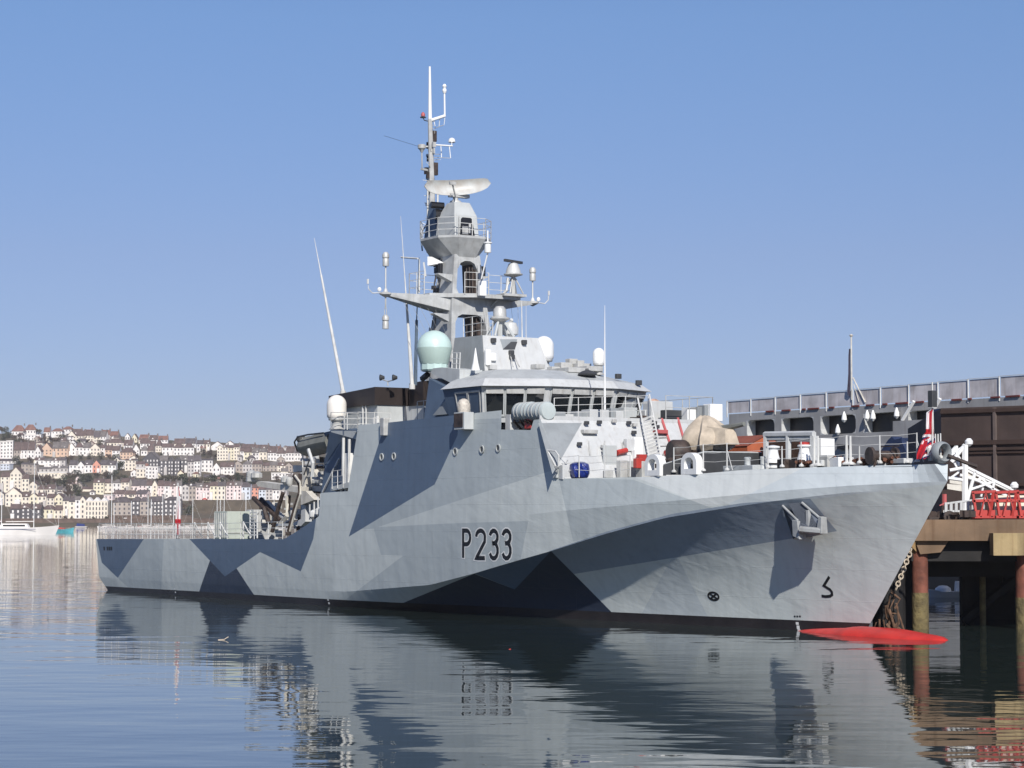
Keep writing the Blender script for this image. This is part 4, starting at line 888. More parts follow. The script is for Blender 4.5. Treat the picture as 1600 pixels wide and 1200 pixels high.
for row in (.35, .68, .98):
    pts = []
    for px, pb, pt_ in ((1053, 738, 699), (1099, 736, 694), (1136, 735, 692), (1200, 731, 690), (1272, 729, 684), (1323, 726, 680), (1375, 724, 680), (1433, 722, 676)):
        p = rv(px, pb); pts.append(p + Vector((0, 0, (S(px, pt_, p.y) - p).z * row)))
    seg = []
    for a, b in zip(pts, pts[1:]): seg += [a, a.lerp(b, .5) - Vector((0, 0, .04))]
    wr.tube(seg + [pts[-1]], .012, 3)
wr.build('wire_guardrail', M['rail'], ship)
g = MB()
for a, b, y, y2 in ((866, 905, 741, 712), (905, 945, 746, 712), (945, 985, 745, 710)):
    pa, pb_ = rv(a, 746), rv(b, 745); hh = 1.15
    for z in (.4, .8, 1.15): g.tube([pa + Vector((0, 0, z)), pa.lerp(pb_, .5) + Vector((0, 0, z - .05)), pb_ + Vector((0, 0, z))], .018, 4)
    g.tube([pa, pa + Vector((0, 0, hh))], .035, 5); g.tube([pb_, pb_ + Vector((0, 0, hh))], .035, 5)
g.build('side_railing', M['rail'], ship)
g = MB(); g.tube([S(855, 703, -6.45), S(868, 705, -6.4), S(873, 712, -6.4), S(873, 730, -6.4)], .05, 5); g.tube([S(855, 703, -6.45), S(870, 732, -6.4)], .05, 5); g.tube([S(862, 728, -6.45), S(874, 729, -6.4), S(869, 737, -6.4)], .04, 5); g.build('access_gate_frame', M['rail'], ship)
# round panama fairleads at the edge
def fairlead(px, pyb, v_in=.15, s=1.0, name='fairlead'):
    p = rv(px, pyb, v_in); du = Vector((1, 0, 0)); mb = MB(); n = 18; ro, ri, hw = .62 * s, .36 * s, .42
    P = []; c = p + Vector((0, 0, .62 * s))
    for side in (-1, 1):
        for i in range(n + 1):
            a = math.pi * (i / n); P.append(c + Vector((ro * math.cos(a) * 1.25, side * hw * .5, ro * math.sin(a) * 1.05)))
        for i in range(n + 1):
            a = math.pi * (i / n); P.append(c + Vector((ri * math.cos(a) * 1.25, side * hw * .5, ri * math.sin(a))))
    m_ = n + 1; Fm = []
    for side in (0, 1):
        o = side * 2 * m_
        for i in range(n): Fm.append((o + i, o + i + 1, o + m_ + i + 1, o + m_ + i) if side else (o + m_ + i, o + m_ + i + 1, o + i + 1, o + i))
    for i in range(n): Fm.append((i, i + 1, 2 * m_ + i + 1, 2 * m_ + i)); Fm.append((m_ + i + 1, m_ + i, 3 * m_ + i, 3 * m_ + i + 1))
    mb.add(P, Fm)
    for sx in (-1, 1): mb.hexa([p + Vector(q) for q in ((sx * ro * 1.25, -hw / 2, -.05), (sx * ri * 1.25, -hw / 2, -.05), (sx * ri * 1.25, hw / 2, -.05), (sx * ro * 1.25, hw / 2, -.05), (sx * ro * 1.25, -hw / 2, .62 * s), (sx * ri * 1.25, -hw / 2, .62 * s), (sx * ri * 1.25, hw / 2, .62 * s), (sx * ro * 1.25, hw / 2, .62 * s))])
    mb.box(p + Vector((0, 0, .1)), (ro * 2.4, hw * .98, .3)); return mb.build(name, M['purewhite'], ship, smooth=True)
fairlead(1024, 742, .2, .85); fairlead(1081, 740, .2, .85)
t = MB(); c = Vector((86.9, .0, 8.75)); tor = []
P = []; n, k = 22, 8
for i in range(n):
    a = 2 * math.pi * i / n
    for j in range(k):
        b = 2 * math.pi * j / k; r_ = .42 + .11 * math.cos(b); P.append(c + Vector((.28 * math.sin(b), r_ * math.cos(a), r_ * math.sin(a))))
t.add(P, [(i * k + j, ((i + 1) % n) * k + j, ((i + 1) % n) * k + (j + 1) % k, i * k + (j + 1) % k) for i in range(n) for j in range(k)]); t.build('bow_ring_fairlead', M['mid'], ship, smooth=True)
# bollards, capstans, deck boxes
def bollard(px, pyb, hpx, wpx, v, name='bollard', m='light'):
    p = rv(px, pyb, .6); k = F / (SO.y + p.x * SD.y + p.y * SP.y); r = wpx / 2 / k; h = hpx / k
    mb = MB(); mb.lathe(p, [(r * 1.15, 0), (r * .85, h * .12), (r * .78, h * .75), (r * .95, h * .85), (r * .95, h * .95), (r * .6, h)], 18); return mb.build(name, M[m], ship, smooth=True)
bollard(1168, 734, 20, 12, -3.6); bollard(1192, 733, 20, 10, -3.3); bollard(1293, 731, 16, 10, -2.6); bollard(1312, 729, 11, 14, -2.4)
def capstan(px, pyb, hpx, wpx, v, red=False):
    p = S(px, pyb, v); k = F / (SO.y + p.x * SD.y + p.y * SP.y); r = wpx / 2 / k; h = hpx / k
    mb = MB(); mb.lathe(p, [(r * .7, 0), (r * .7, h * .22)], 18); mb.lathe(p + Vector((0, 0, h * .22)), [(r * 1.05, 0), (r * 1.05, h * .12), (r * .92, h * .24), (r * .74, h * .48), (r * .72, h * .62), (r * 1.0, h * .70), (r * 1.0, h * .77), (r * .2, h * .82)], 22)
    o = mb.build('capstan', M['purewhite'], ship, smooth=True); b = MB(); b.lathe(p + Vector((0, 0, h * .16)), [(r * .9, 0), (r * .9, h * .08)], 18); b.build('brake_band', M['grime'], o)
    if red: b = MB(); b.lathe(p + Vector((0, 0, h * 1.0)), [(r * .7, 0), (r * .75, h * .1), (r * .2, h * .14)], 16); b.build('red_cap', M['red'], o)
capstan(1208, 731, 34, 22, -1.6); capstan(1257, 729, 34, 22, -1.6, True)
for x, y, v, d, m in ((1160, 736, -4.4, (2.6, .6, .35), 'light'), (1182, 734, -4.0, (1.0, .6, .3), 'light'), (1306, 729, -2.4, (1.8, .9, .55), 'purewhite'), (1293, 729, -2.2, (.7, .5, .7), 'steel'), (1370, 727, -1.0, (1.0, .6, .3), 'white'), (1244, 731, -1.9, (.8, .6, .5), 'grime'), (1225, 730, -1.7, (.7, .4, .5), 'grime'), (1284, 727, -1.4, (1.0, .7, .3), 'white'), (1405, 723, -.6, (1.6, .6, .25), 'white')): blob('deck_fitting', rv(x, y, .45 + d[1] / 2) + Vector((0, 0, d[2] * .3)), d, M[m], rz=-.12 if x > 1200 else -.05)
# rusty chains and ropes on deck
ch = MB()
for x0, x1, y in ((1296, 1345, 722), (1345, 1378, 723), (1378, 1400, 722), (1240, 1262, 726)):
    for k in range(9):
        a = rv(x0 + (x1 - x0) * k / 8, y + random.uniform(-2, 3), .5 + .5 * random.random()); ch.tube([a, a + Vector((.5, random.uniform(-.4, .4), .05 + random.uniform(0, .15)))], .09, 5)
ch.build('rusty_chain', mat('rust', (.14, .055, .03), .85, .3, 5), ship)
dm = MB(); c = S(1379, 712, -.6); dm.lathe(c, [(.42, -.75), (.42, -.6), (.25, -.6), (.25, .6), (.42, .6), (.42, .75)], 16, ax=(.2, .98, 0)); dm.tube([c - Vector((0, .5, .0)), c - Vector((0, .5, .8))], .08, 5); dm.tube([c + Vector((0, .5, .0)), c + Vector((0, .5, -.8))], .08, 5); dm.box(c + Vector((.3, .2, .45)), (1.3, .06, .06)); dm.build('rope_reel', M['grime'], ship, smooth=True)
# breakwater
bw = MB(); A = S(1037, 741, -4.9); 
def bwp(px, py, v): return S(px, py, v)
q = [S(1037, 742, -4.6), S(1037, 726, -4.6), S(1100, 706.5, -3.1), S(1189, 708, 1.0), S(1189, 742, 1.0), S(1100, 742, -3.1)]
bw.add(q, [(0, 1, 2, 5), (5, 2, 3, 4)]); bwo = bw.build('breakwater', M['dark'], ship); s_ = bwo.modifiers.new('s', 'SOLIDIFY'); s_.thickness = .12
bw = MB(); bw.tube([q[1], q[2], q[3]], .06, 5); bw.build('breakwater_rim', M['light'], bwo)
# square portal frame amidships of the foredeck
pf = MB(); v_ = .6
for x in (1197, 1232, 1271): pf.tube([S(x, 733, v_), S(x, 681, v_)], .16 if x != 1271 else .2, 6)
for y, r_ in ((679, .16), (686, .09)): pf.tube([S(1195, y, v_), S(1272, y - 1, v_)], r_, 6)
pfo = pf.build('portal_frame', M['white'], ship)
pf = MB(); pf.tube([S(1199, 679, v_ + 1.7), S(1268, 678, v_ + 1.7)], .14, 6); pf.build('rear_beam', M['light'], pfo)
pf = MB(); a, b, c_, d_ = S(1197, 731, v_ + .8), S(1268, 731, v_ + .8), S(1268, 690, v_ + .8), S(1197, 690, v_ + .8); pf.add([a, b, c_, d_], [(0, 1, 2, 3)]); pf.prism([a, b, c_, d_], (0, .15, 0)); pf.build('brown_screen', mat('brown_canvas', (.17, .10, .075), .85, .2, 2), pfo)
blob('white_deck_store', S(1285, 706, 1.4), (.9, .9, 1.35), M['purewhite'])
oc = MB(); v_ = 3.0; P = [S(1152, 722, v_), S(1188, 722, v_), S(1188, 680, v_), S(1172, 690, v_), S(1152, 697, v_)]
# orange shelter with a pitched roof
osh = thing('orange_shelter', 'orange canvas shelter with a pitched roof behind the grey breakwater on the foredeck', 'shelter', S(1172, 716, 3), True)
Lx = lambda x, y, z: Vector((x, y, z))
o1 = MB(); o1.hexa([Lx(*p) for p in ((-1.6, -1.3, -.3), (1.4, -1.3, -.3), (1.4, 1.3, -.3), (-1.6, 1.3, -.3), (-1.6, -1.3, .65), (1.4, -1.3, .65), (1.4, 1.3, .65), (-1.6, 1.3, .65))]); o1.add([(1.4, -1.3, .65), (1.4, 1.3, .65), (1.4, 0, 1.2)], [(0, 1, 2)]); o1.build('canvas_wall', M['orange'], osh)
o1 = MB(); o1.add([(1.45, -1.35, .62), (1.45, 0, 1.24), (-1.65, 0, 1.24), (-1.65, -1.35, .62), (1.45, 1.35, .62), (-1.65, 1.35, .62)], [(0, 1, 2, 3), (1, 4, 5, 2)]); o1.build('canvas_roof', mat('orange_roof', (.25, .075, .045), .75, .1), osh)
# covered gun with its barrel
gb = S(1108, 706, 0); gun = MB()
def lump(seed, prof, n=30, ang=.10, fold=.11):
    rnd = random.Random(seed); ph = [rnd.uniform(0, 6.28) for _ in range(5)]; P = []; 
    for i, (ru, rv_, z, du) in enumerate(prof):
        for j in range(n):
            a = 2 * math.pi * j / n
            f = 1 + fold * math.sin(7 * a + ph[0] + i * .25) + fold * .6 * math.sin(13 * a + ph[1] - i * .2) + ang * math.sin(3 * a + ph[2])
            P.append(gb + Vector((du + ru * f * math.cos(a), rv_ * f * math.sin(a), z + .05 * math.sin(5 * a + ph[3]))))
    k = len(prof); Fm = [(i * n + j, i * n + (j + 1) % n, (i + 1) * n + (j + 1) % n, (i + 1) * n + j) for i in range(k - 1) for j in range(n)] + [[(k - 1) * n + j for j in range(n)]]
    return P, Fm
P, Fm = lump(3, [(1.15, 1.1, .05, 0), (1.45, 1.35, .35, 0), (1.42, 1.3, .75, 0), (1.32, 1.05, 1.1, -.1), (1.05, .75, 1.45, -.25), (.62, .42, 1.78, -.35), (.2, .2, 1.95, -.45)]); gun.add(P, Fm)
gun.hexa([gb + Vector(p) for p in ((.6, -.8, .3), (2.0, -.45, .35), (2.0, .5, .35), (.6, .8, .3), (.6, -.6, 1.35), (1.8, -.3, 1.15), (1.8, .35, 1.15), (.6, .6, 1.35))])
tg = gun.build('covered_deck_gun', M['tarp'], ship, smooth=True)
gun = MB(); gun.tube([gb + Vector((.6, .2, 1.2)), gb + Vector((2.6, .35, 1.42))], .2, 8, .12); gun.build('gun_barrel_cover', M['olive'], tg, smooth=True)
gun = MB(); gun.lathe(gb + Vector((0, 0, -.9)), [(1.2, 0), (1.2, .5), (1.05, .98)], 20); gun.build('gun_base', M['grime'], tg, smooth=True)
rr = MB(); c = S(1060, 708, -1.8); rr.lathe(c, [(.62, -.5), (.72, -.35), (.72, .35), (.62, .5)], 18, ax=(.25, 1, 0)); rr.build('round_brown_drum', M['grime'], ship, smooth=True)
lb_ = MB()
for k in range(16): a = S(1030 + k * 3.2, 727 - k * 1.0 + random.uniform(-2, 2), -3.5); lb_.box(a, (random.uniform(.2, .6), random.uniform(.2, .5), random.uniform(.15, .45)), rz=random.random())
tag(lb_.build('deck_clutter', M['grime'], ship), kind='stuff')
# low clutter under the front bulkhead: boxes, hoses, ring bitts
for x, y, v, d, m in ((986, 733, -1.6, (.4, .6, .9), 'steel'), (996, 710, -.6, (.35, .6, .5), 'purewhite'), (950, 741, -3.8, (.3, .5, .4), 'steel'), (882, 738, -5.9, (.4, .5, .8), 'white'), (1005, 735, -1.4, (.6, .6, 1.0), 'steel'), (972, 735, -2.4, (.4, .5, 1.1), 'steel'), (870, 740, -6.1, (.4, .3, .5), 'light')): blob('deck_fitting', S(x, y, v), d, M[m])
rbx = MB(); rbx.box(S(997, 724, -1.8), (.35, .45, .55)); rbx.build('red_fire_box', M['red'], ship, bevel=.04)
tp_ = thing('blue_tarpaulin_bundle', 'shiny royal blue tarpaulin bundle lashed at the foot of the front bulkhead', 'tarpaulin', S(906, 746, -5.2), True)
b = MB(); rnd = random.Random(5); n = 16; P = []
for ru, z in ((.52, 0), (.66, .22), (.68, .5), (.6, .72), (.34, .84), (.05, .86)):
    for j in range(n):
        a = 2 * math.pi * j / n; f = 1 + .09 * math.sin(4 * a + z * 3) + .05 * math.sin(9 * a); P.append((ru * .9 * f * math.cos(a), ru * .8 * f * math.sin(a), z))
b.add(P, [(i * n + j, i * n + (j + 1) % n, (i + 1) * n + (j + 1) % n, (i + 1) * n + j) for i in range(5) for j in range(n)]); b.build('tarpaulin', M['bluetarp'], tp_, smooth=True)
b = MB(); b.tube([(-.75, -.55, 0), (-.7, -.62, .6), (-.45, -.5, .95)], .04, 5); b.build('lashing', M['rail'], tp_)
# jackstaff, lantern and union flag
jk = MB(); jb, jt = S(1458, 718, -.05), S(1457, 630, -.05); jk.tube([jb, jt], .07, 8, .045); jk.box(jt + Vector((0, 0, .15)), (.3, .3, .75)); jk.tube([jt, jt + Vector((0, 0, 1.0))], .04, 5); jk.tube([S(1454, 720, -.2), S(1452, 700, -.2)], .12, 6); jk.build('jackstaff', M['rail'], ship)
jk = MB(); jk.box(jt + Vector((0, 0, .2)), (.32, .32, .8)); jk.build('dark_lantern', M['dark'], ship, bevel=.03)
fm = bpy.data.materials.new('union_flag_cloth'); fm.use_nodes = True; nt = fm.node_tree; bs = nt.nodes['Principled BSDF']; bs.inputs['Roughness'].default_value = .85
fc = MB()
def flag_cloth(name, parent, m, cols, W_, H_, base, twist, colour):
    """limp hanging cloth: vertical folds; colour(s,t)->material index"""
    mb = MB(); nu_, nv_ = 30, 40; P = []
    for j in range(nv_ + 1):
        t_ = j / nv_
        for i in range(nu_ + 1):
            s_ = i / nu_
            drop = H_ * t_; wid = W_ * (.10 + .26 * t_ ** .8)
            x = -wid * s_ * (1.1 - .3 * math.sin(3 * t_)); y = .11 * math.sin(s_ * 9.5 + t_ * 2) * (.5 + t_)
            P.append((x * .35 + y * .2 , x * -.25 + y, -drop - s_ * s_ * H_ * .30 * t_ - .25 * s_))
    Fm = []; mb.add(P, [])
    for j in range(nv_):
        for i in range(nu_):
            a = j * (nu_ + 1) + i; mb.f.append([a, a + 1, a + nu_ + 2, a + nu_ + 1]); mb.m.append(colour((i + .5) / nu_, (j + .5) / nv_))
    return mb.build(name, cols, parent, smooth=True)
def union(s, t):
    x, y = s * 2 - 1, t * 2 - 1
    if abs(x) < .12 or abs(y) < .18: return 0
    if abs(x) < .2 or abs(y) < .3: return 1
    d = min(abs(y - x), abs(y + x))
    if d < .10: return 0
    if d < .26: return 1
    return 2
C3 = [mat('flag_red', (.50, .015, .03), .85, .05), mat('flag_white', (.75, .73, .74), .85, .05), mat('flag_navy', (.012, .02, .12), .85, .05)]
ufb = S(1457, 640, -.1)
uf = thing('union_flag', 'red, white and blue flag hanging limp from the staff at the bow', 'flag', ufb, True)
def hang(mb_name, parent, cols, colour, outline, length, depth=.14):
    """narrow hanging cloth: outline gives (t, left, right) half extents across the picture"""
    mb = MB(); nu_, nv_ = 18, 56; P = []; ax_ = Vector((.54, .84, 0)); nn = Vector((.84, -.54, 0))
    for j in range(nv_ + 1):
        t_ = j / nv_; l = lerp([(a, b) for a, b, c in outline], t_); r = lerp([(a, c) for a, b, c in outline], t_)
        for i in range(nu_ + 1):
            s_ = i / nu_; P.append(ax_ * (l + (r - l) * s_) + nn * (depth * math.sin(s_ * 11 + t_ * 4) * (.4 + t_)) + Vector((0, 0, -length * t_)))
    mb.add(P, [])
    for j in range(nv_):
        for i in range(nu_):
            a = j * (nu_ + 1) + i; mb.f.append([a, a + 1, a + nu_ + 2, a + nu_ + 1]); mb.m.append(colour((i + .5) / nu_, (j + .5) / nv_))
    return mb.build(mb_name, cols, parent, smooth=True)
def ufc(s, t):
    if t < .40: return 0 if .45 < s < .8 else 1
    if t < .55: return 0 if t < .50 else 1
    if s < .42 and t > .62: return 0 if (t > .70 or s > .2) else 1
    k = (s * 1.0 + t * 6) % 1.0
    return 1 if k < .45 else (2 if k < .75 else 0)
hang('cloth', uf, C3, ufc, [(0, -.08, .05), (.06, -.3, .05), (.45, -.34, .04), (.52, -.5, .05), (.6, -.5, .1), (.75, -.65, .06), (.9, -.76, -.1), (1, -.75, -.4)], 2.35)
# ------------------------------------------------------------------ STERN
e_b = S(284, 842, 0); e_t = S(284, 760, 0)
es = MB(); es.tube([(-.5, 0, 4.0), (-.5, 0, e_t.z + .3)], .05, 8); es.build('ensign_staff', M['rail'], ship)
en = thing('naval_ensign', 'white naval ensign with a red cross hanging limp from the staff at the stern', 'flag', (-.5, 0, e_t.z), True)
hang('cloth', en, C3, lambda s, t: 0 if (.35 < s < .55 and t > .3) or (.68 < t < .78) or (t < .2 and s > .7) else 1, [(0, -.04, .05), (.1, -.06, .12), (.4, -.12, .22), (.75, -.2, .28), (1, -.1, .22)], (e_t.z - 4.3))
m_net = bpy.data.materials.new('safety_net'); m_net.use_nodes = True; nt = m_net.node_tree; bs = nt.nodes['Principled BSDF']; bs.inputs['Base Color'].default_value = (.42, .38, .35, 1); bs.inputs['Roughness'].default_value = .9
tcn = N(nt, 'ShaderNodeTexCoord'); ckx = N(nt, 'ShaderNodeTexWave', wave_type='BANDS', bands_direction='DIAGONAL'); ckx.inputs['Scale'].default_value = 1.3; nt.links.new(tcn.outputs['Object'], ckx.inputs[0])
gt = N(nt, 'ShaderNodeMath', operation='GREATER_THAN'); gt.inputs[1].default_value = .45; nt.links.new(ckx.outputs['Fac'], gt.inputs[0])
ad = N(nt, 'ShaderNodeMath', operation='MULTIPLY_ADD'); ad.inputs[1].default_value = .08; ad.inputs[2].default_value = .24; nt.links.new(gt.outputs[0], ad.inputs[0]); nt.links.new(ad.outputs[0], bs.inputs['Alpha'])
def stern_rail(pts):
    rail('stern_railing', pts, 1.25, 3, post=1.5)
    n_ = MB()
    for a, b in zip(pts, pts[1:]): a, b = Vector(a), Vector(b); n_.add([a, b, b + Vector((0, 0, 1.2)), a + Vector((0, 0, 1.2))], [(0, 1, 2, 3)])
    n_.build('safety_netting', m_net, ship)
stern_rail([(-1.4, -6.3, 3.95), (6, -6.45, 3.97), (18.3, -6.55, 4.0)]); stern_rail([(-1.4, -6.3, 3.95), (-1.45, 6.3, 3.95)]); stern_rail([(-1.4, 6.3, 3.95), (18, 6.5, 4.0)])
rail('quarterdeck_railing', [(18.3, -6.55, 4.0), (31.2, -6.6, 4.2)], 1.2, 3, post=2.2)
for x in (304, 325, 344, 380): 
    s_ = MB(); p = S(x, 842, -6.3); s_.tube([p, p + Vector((0, 0, 1.2))], .07, 5); s_.tube([p + Vector((0, 0, 1.15)), p + Vector((.9, .2, .1))], .05, 5); s_.build('braced_stanchion', M['rail'], ship)
ct = thing('deck_container', 'pale grey-green steel container on the quarterdeck beside a stair', 'container', S(345.5, 842, -4.0) + Vector((0, 1.1, 0)), True)
cb = S(362, 842, -3.2); b = MB(); c0, c1, c2 = S(353.5, 842, -4.4), S(388, 842, -4.4), S(334, 842, -4.4)
b.hexa([Vector(p) for p in ((-1.3, -1.05, .0), (.9, -1.05, .0), (.9, 1.05, .0), (-1.3, 1.05, .0), (-1.3, -1.05, 2.0), (.9, -1.05, 2.0), (.9, 1.05, 2.0), (-1.3, 1.05, 2.0))])
b.build('container_body', M['contgreen'], ct, bevel=.03)
b = MB()
for k in range(7): b.box((-1.2 + k * .32, -1.07, 1.0), (.09, .06, 1.8))
b.box((.93, 0, 1.0), (.04, .04, 1.9)); b.box((.93, -.1, .45), (.05, 1.9, .05)); b.build('container_ribs', M['steel'], ct)
la = MB(); v_ = -3.6
for x0, x1 in ((391, 391), (402, 402)): la.tube([S(x0, 841, v_), S(x1, 797, v_)], .06, 5)
for k in range(8): la.tube([S(391, 836 - k * 5, v_), S(402, 836 - k * 5, v_)], .05, 4)
la.tube([S(404, 800, v_), S(393, 825, v_)], .05, 5); la.build('deck_stair', M['rail'], ship)
blob('grey_locker', S(410, 822, -1.0), (1.2, 2.0, 2.4), M['steel'])
# davit / crane group
dv_ = bpy.data.objects.new('boat_davit', None); scene.collection.objects.link(dv_); dv_.parent = ship
def seg(name, pts, r, m, v, n=4): b = MB(); b.tube([S(x, y, v) for x, y in pts], r, n); return b.build(name, M[m], dv_)
M['cream'] = mat('cream_steel', (.62, .59, .52), .5, .1, 2, streak=.3)
b = MB(); v_ = -4.0; b.prism([S(400, 755, v_), S(403, 752, v_), S(468, 761, v_), S(467, 770, v_), S(403, 760, v_)], (0, .8, 0)); b.build('crane_beam', M['cream'], dv_)
for x, y, h_ in ((395, 750, .8), (393, 742, .6), (401, 744, .7), (446, 751, .5), (452, 753, .4)): b = MB(); b.lathe(S(x, y, -4.0), [(.1, -.3), (h_ * .6, -.1), (h_ * .6, .2), (.1, .35)], 9); b.build('crane_sheave', M['steel'], dv_, smooth=True)
seg('davit_strut', [(396, 778), (413, 795), (420, 818)], .17, 'grime', -3.6, 6); seg('davit_strut', [(408, 780), (426, 802), (438, 814)], .19, 'grime', -3.2, 6); seg('davit_strut', [(418, 784), (446, 812)], .14, 'steel', -3.0, 6)
seg('davit_leg', [(442, 770), (434, 796), (425, 831)], .15, 'grime', -4.6, 5); seg('davit_leg', [(449, 774), (449, 806), (438, 818)], .16, 'cream', -3.8, 5); seg('davit_leg', [(452, 774), (450, 808)], .12, 'grime', -3.7, 5)
seg('curved_davit_arm', [(459, 743), (467, 754), (467.5, 772), (460, 795), (451, 830)], .14, 'grime', -4.9, 5); seg('curved_davit_arm', [(461, 743), (469, 754), (469.5, 772), (462, 796), (453, 830)], .08, 'cream', -5.0, 5)
for poly, d, m, v_ in (([(470, 767), (477, 767), (491, 781), (470, 789)], .5, 'cream', -4.2), ([(471, 789), (477, 789), (477, 815), (470, 822), (458, 820), (458, 817), (470, 811)], .5, 'white', -4.0), ([(450, 799), (455, 797), (455, 812), (440, 821), (440, 819), (451, 811)], .5, 'white', -3.4),
                       ([(472, 730), (478, 732), (476, 766), (472, 766)], .5, 'cream', -3.4), ([(479, 745), (488, 733), (497, 745)], .4, 'cream', -3.6), ([(478, 750), (502, 750), (502, 755), (478, 755)], 1.5, 'white', -2.8), ([(478, 758), (502, 760), (501, 768), (478, 767)], 1.5, 'white', -2.8), ([(425, 818), (452, 818), (452, 822), (425, 822)], 1.0, 'white', -4.0), ([(458, 727), (474, 727), (474, 735), (458, 738)], 1.0, 'light', -2.4)):
    b = MB(); b.prism([S(x, y, v_) for x, y in poly], (0, d, 0)); b.build('davit_bracket', M[m], dv_)
seg('davit_arm', [(482, 702), (489, 724), (488, 745)], .13, 'white', -3.8, 5); seg('davit_arm', [(475, 742), (486, 712)], .05, 'dark', -3.8, 5); seg('aerial_post', [(473, 732), (473, 684)], .06, 'rail', -3.0, 5)
b = MB(); b.lathe(S(470, 688, -3.0), [(.15, -.3), (.3, 0), (.3, .3)], 8); b.build('lamp_head', M['dark'], dv_)
b = MB()
rnd = random.Random(11)
for k in range(80):
    x, y = rnd.uniform(405, 502), rnd.uniform(786, 834)
    if y > 842 - max(0, x - 440) * .55: continue
    b.box(S(x, y, rnd.uniform(-2.5, 2)), (rnd.uniform(.1, .5), rnd.uniform(.1, .7), rnd.uniform(.1, .5)), rz=rnd.random(), mi=rnd.choice((0, 1, 1, 2)))
tag(b.build('winch_machinery', [M['grime'], M['steel'], M['cream']], dv_), kind='stuff')
b = MB()
for k in range(60):
    x, y = rnd.uniform(476, 506), rnd.uniform(704, 806)
    b.box(S(x, y, rnd.uniform(-2, 2)), (rnd.uniform(.2, .7), rnd.uniform(.2, .9), rnd.uniform(.1, .6)), rz=rnd.random(), mi=rnd.choice((0, 1, 2, 2, 0)))
tag(b.build('davit_machinery', [M['grime'], M['steel'], M['white']], dv_), kind='stuff')
rl = MB()
for x, y0, y1 in ((484, 788, 812), (491, 784, 808), (497, 776, 806), (501, 772, 803)): rl.tube([S(x, y0, -5.8), S(x, y1, -5.8)], .05, 5)
for x, y in ((490, 805), (499, 801)): rl.lathe(S(x, y, -5.9), [(.1, -.3), (.3, -.1), (.3, .2), (.1, .35)], 10)
rl.build('fender_rack', M['rail'], ship)
rb_t = thing('ship_boat', 'dark grey covered boat stowed high in the davit behind the white radome', 'boat', S(498, 690, -2.5), True)
b = MB(); bc = S(498, 690, -2.5)
prof = []
P = []; n = 12
for i in range(10):
    t_ = i / 9; u_ = -2.7 + 5.4 * t_; hw_ = .95 * min(1, (t_ + .02) / .25) ** .6; zc = .35 * (1 - min(1, t_ / .3)) - .1 - .9 * (1 - t_) ** 1.5 * .6
    for j in range(n): a = 2 * math.pi * j / n; P.append((u_, hw_ * math.cos(a), .95 * zc + (hw_ * .85) * math.sin(a) * (1 if math.sin(a) > 0 else .8)))
b.add(P, [(i * n + j, (i + 1) * n + j, (i + 1) * n + (j + 1) % n, i * n + (j + 1) % n) for i in range(9) for j in range(n)] + [tuple(range(n)), tuple(range(9 * n + n - 1, 9 * n - 1, -1))])
b.build('boat_hull', M['olive'], rb_t, smooth=True)
b = MB(); b.tube([(-2.6, -.3, -.6), (-2.0, -.85, .0), (-1.3, -.95, .35), (.2, -.95, .45), (2.4, -.9, .5)], .06, 6); b.build('rubbing_strake', M['black'], rb_t, smooth=True)
# ================================================================== SURROUNDINGS
ORD = ['first', 'second', 'third', 'fourth', 'fifth', 'sixth', 'seventh', 'eighth', 'ninth', 'tenth', 'eleventh', 'twelfth', 'thirteenth', 'fourteenth', 'fifteenth', 'sixteenth', 'seventeenth', 'eighteenth', 'nineteenth', 'twentieth', 'twenty-first', 'twenty-second', 'twenty-third', 'twenty-fourth', 'twenty-fifth', 'twenty-sixth', 'twenty-seventh', 'twenty-eighth', 'twenty-ninth', 'thirtieth']
ORD += ['thirty-' + x for x in ORD[:9]] + ['fortieth'] + ['forty-' + x for x in ORD[:9]]
def DH(yb): return 1500 + (815 - yb) * 5.0
RID = [(-400, 690), (-60, 684), (0, 676), (25, 677), (60, 681), (110, 679), (170, 680), (220, 686), (280, 688), (330, 690), (400, 695), (470, 700), (560, 712), (700, 730), (900, 750), (1100, 770), (2000, 775)]
hm = MB(); cols = list(range(-400, 2001, 20)); nrw = 34
for px in cols:
    yr = lerp(RID, px)
    for j in range(nrw):
        t = j / (nrw - 1); yb = 822 + (yr - 822) * t
        D = DH(yb); p = W(px, yb + .6, D); p.z += (random.random() - .5) * 2.0 * min(1, 3 * t); hm.v.append(p)
    p = W(px, yr, DH(yr) + 500); p.z = -2; hm.v.append(p)
    q = hm.v[-nrw - 1]; q.z = -3
for i in range(len(cols) - 1):
    for j in range(nrw): a = i * (nrw + 1) + j; hm.f.append([a, a + nrw + 1, a + nrw + 2, a + 1]); hm.m.append(0)
mh_ = mat('hillside_scrub', (.125, .095, .06), .95, .3, .035, bump=2.0, bscale=.12, col2=(.07, .065, .035))
tag(hm.build('hill', mh_), kind='structure')
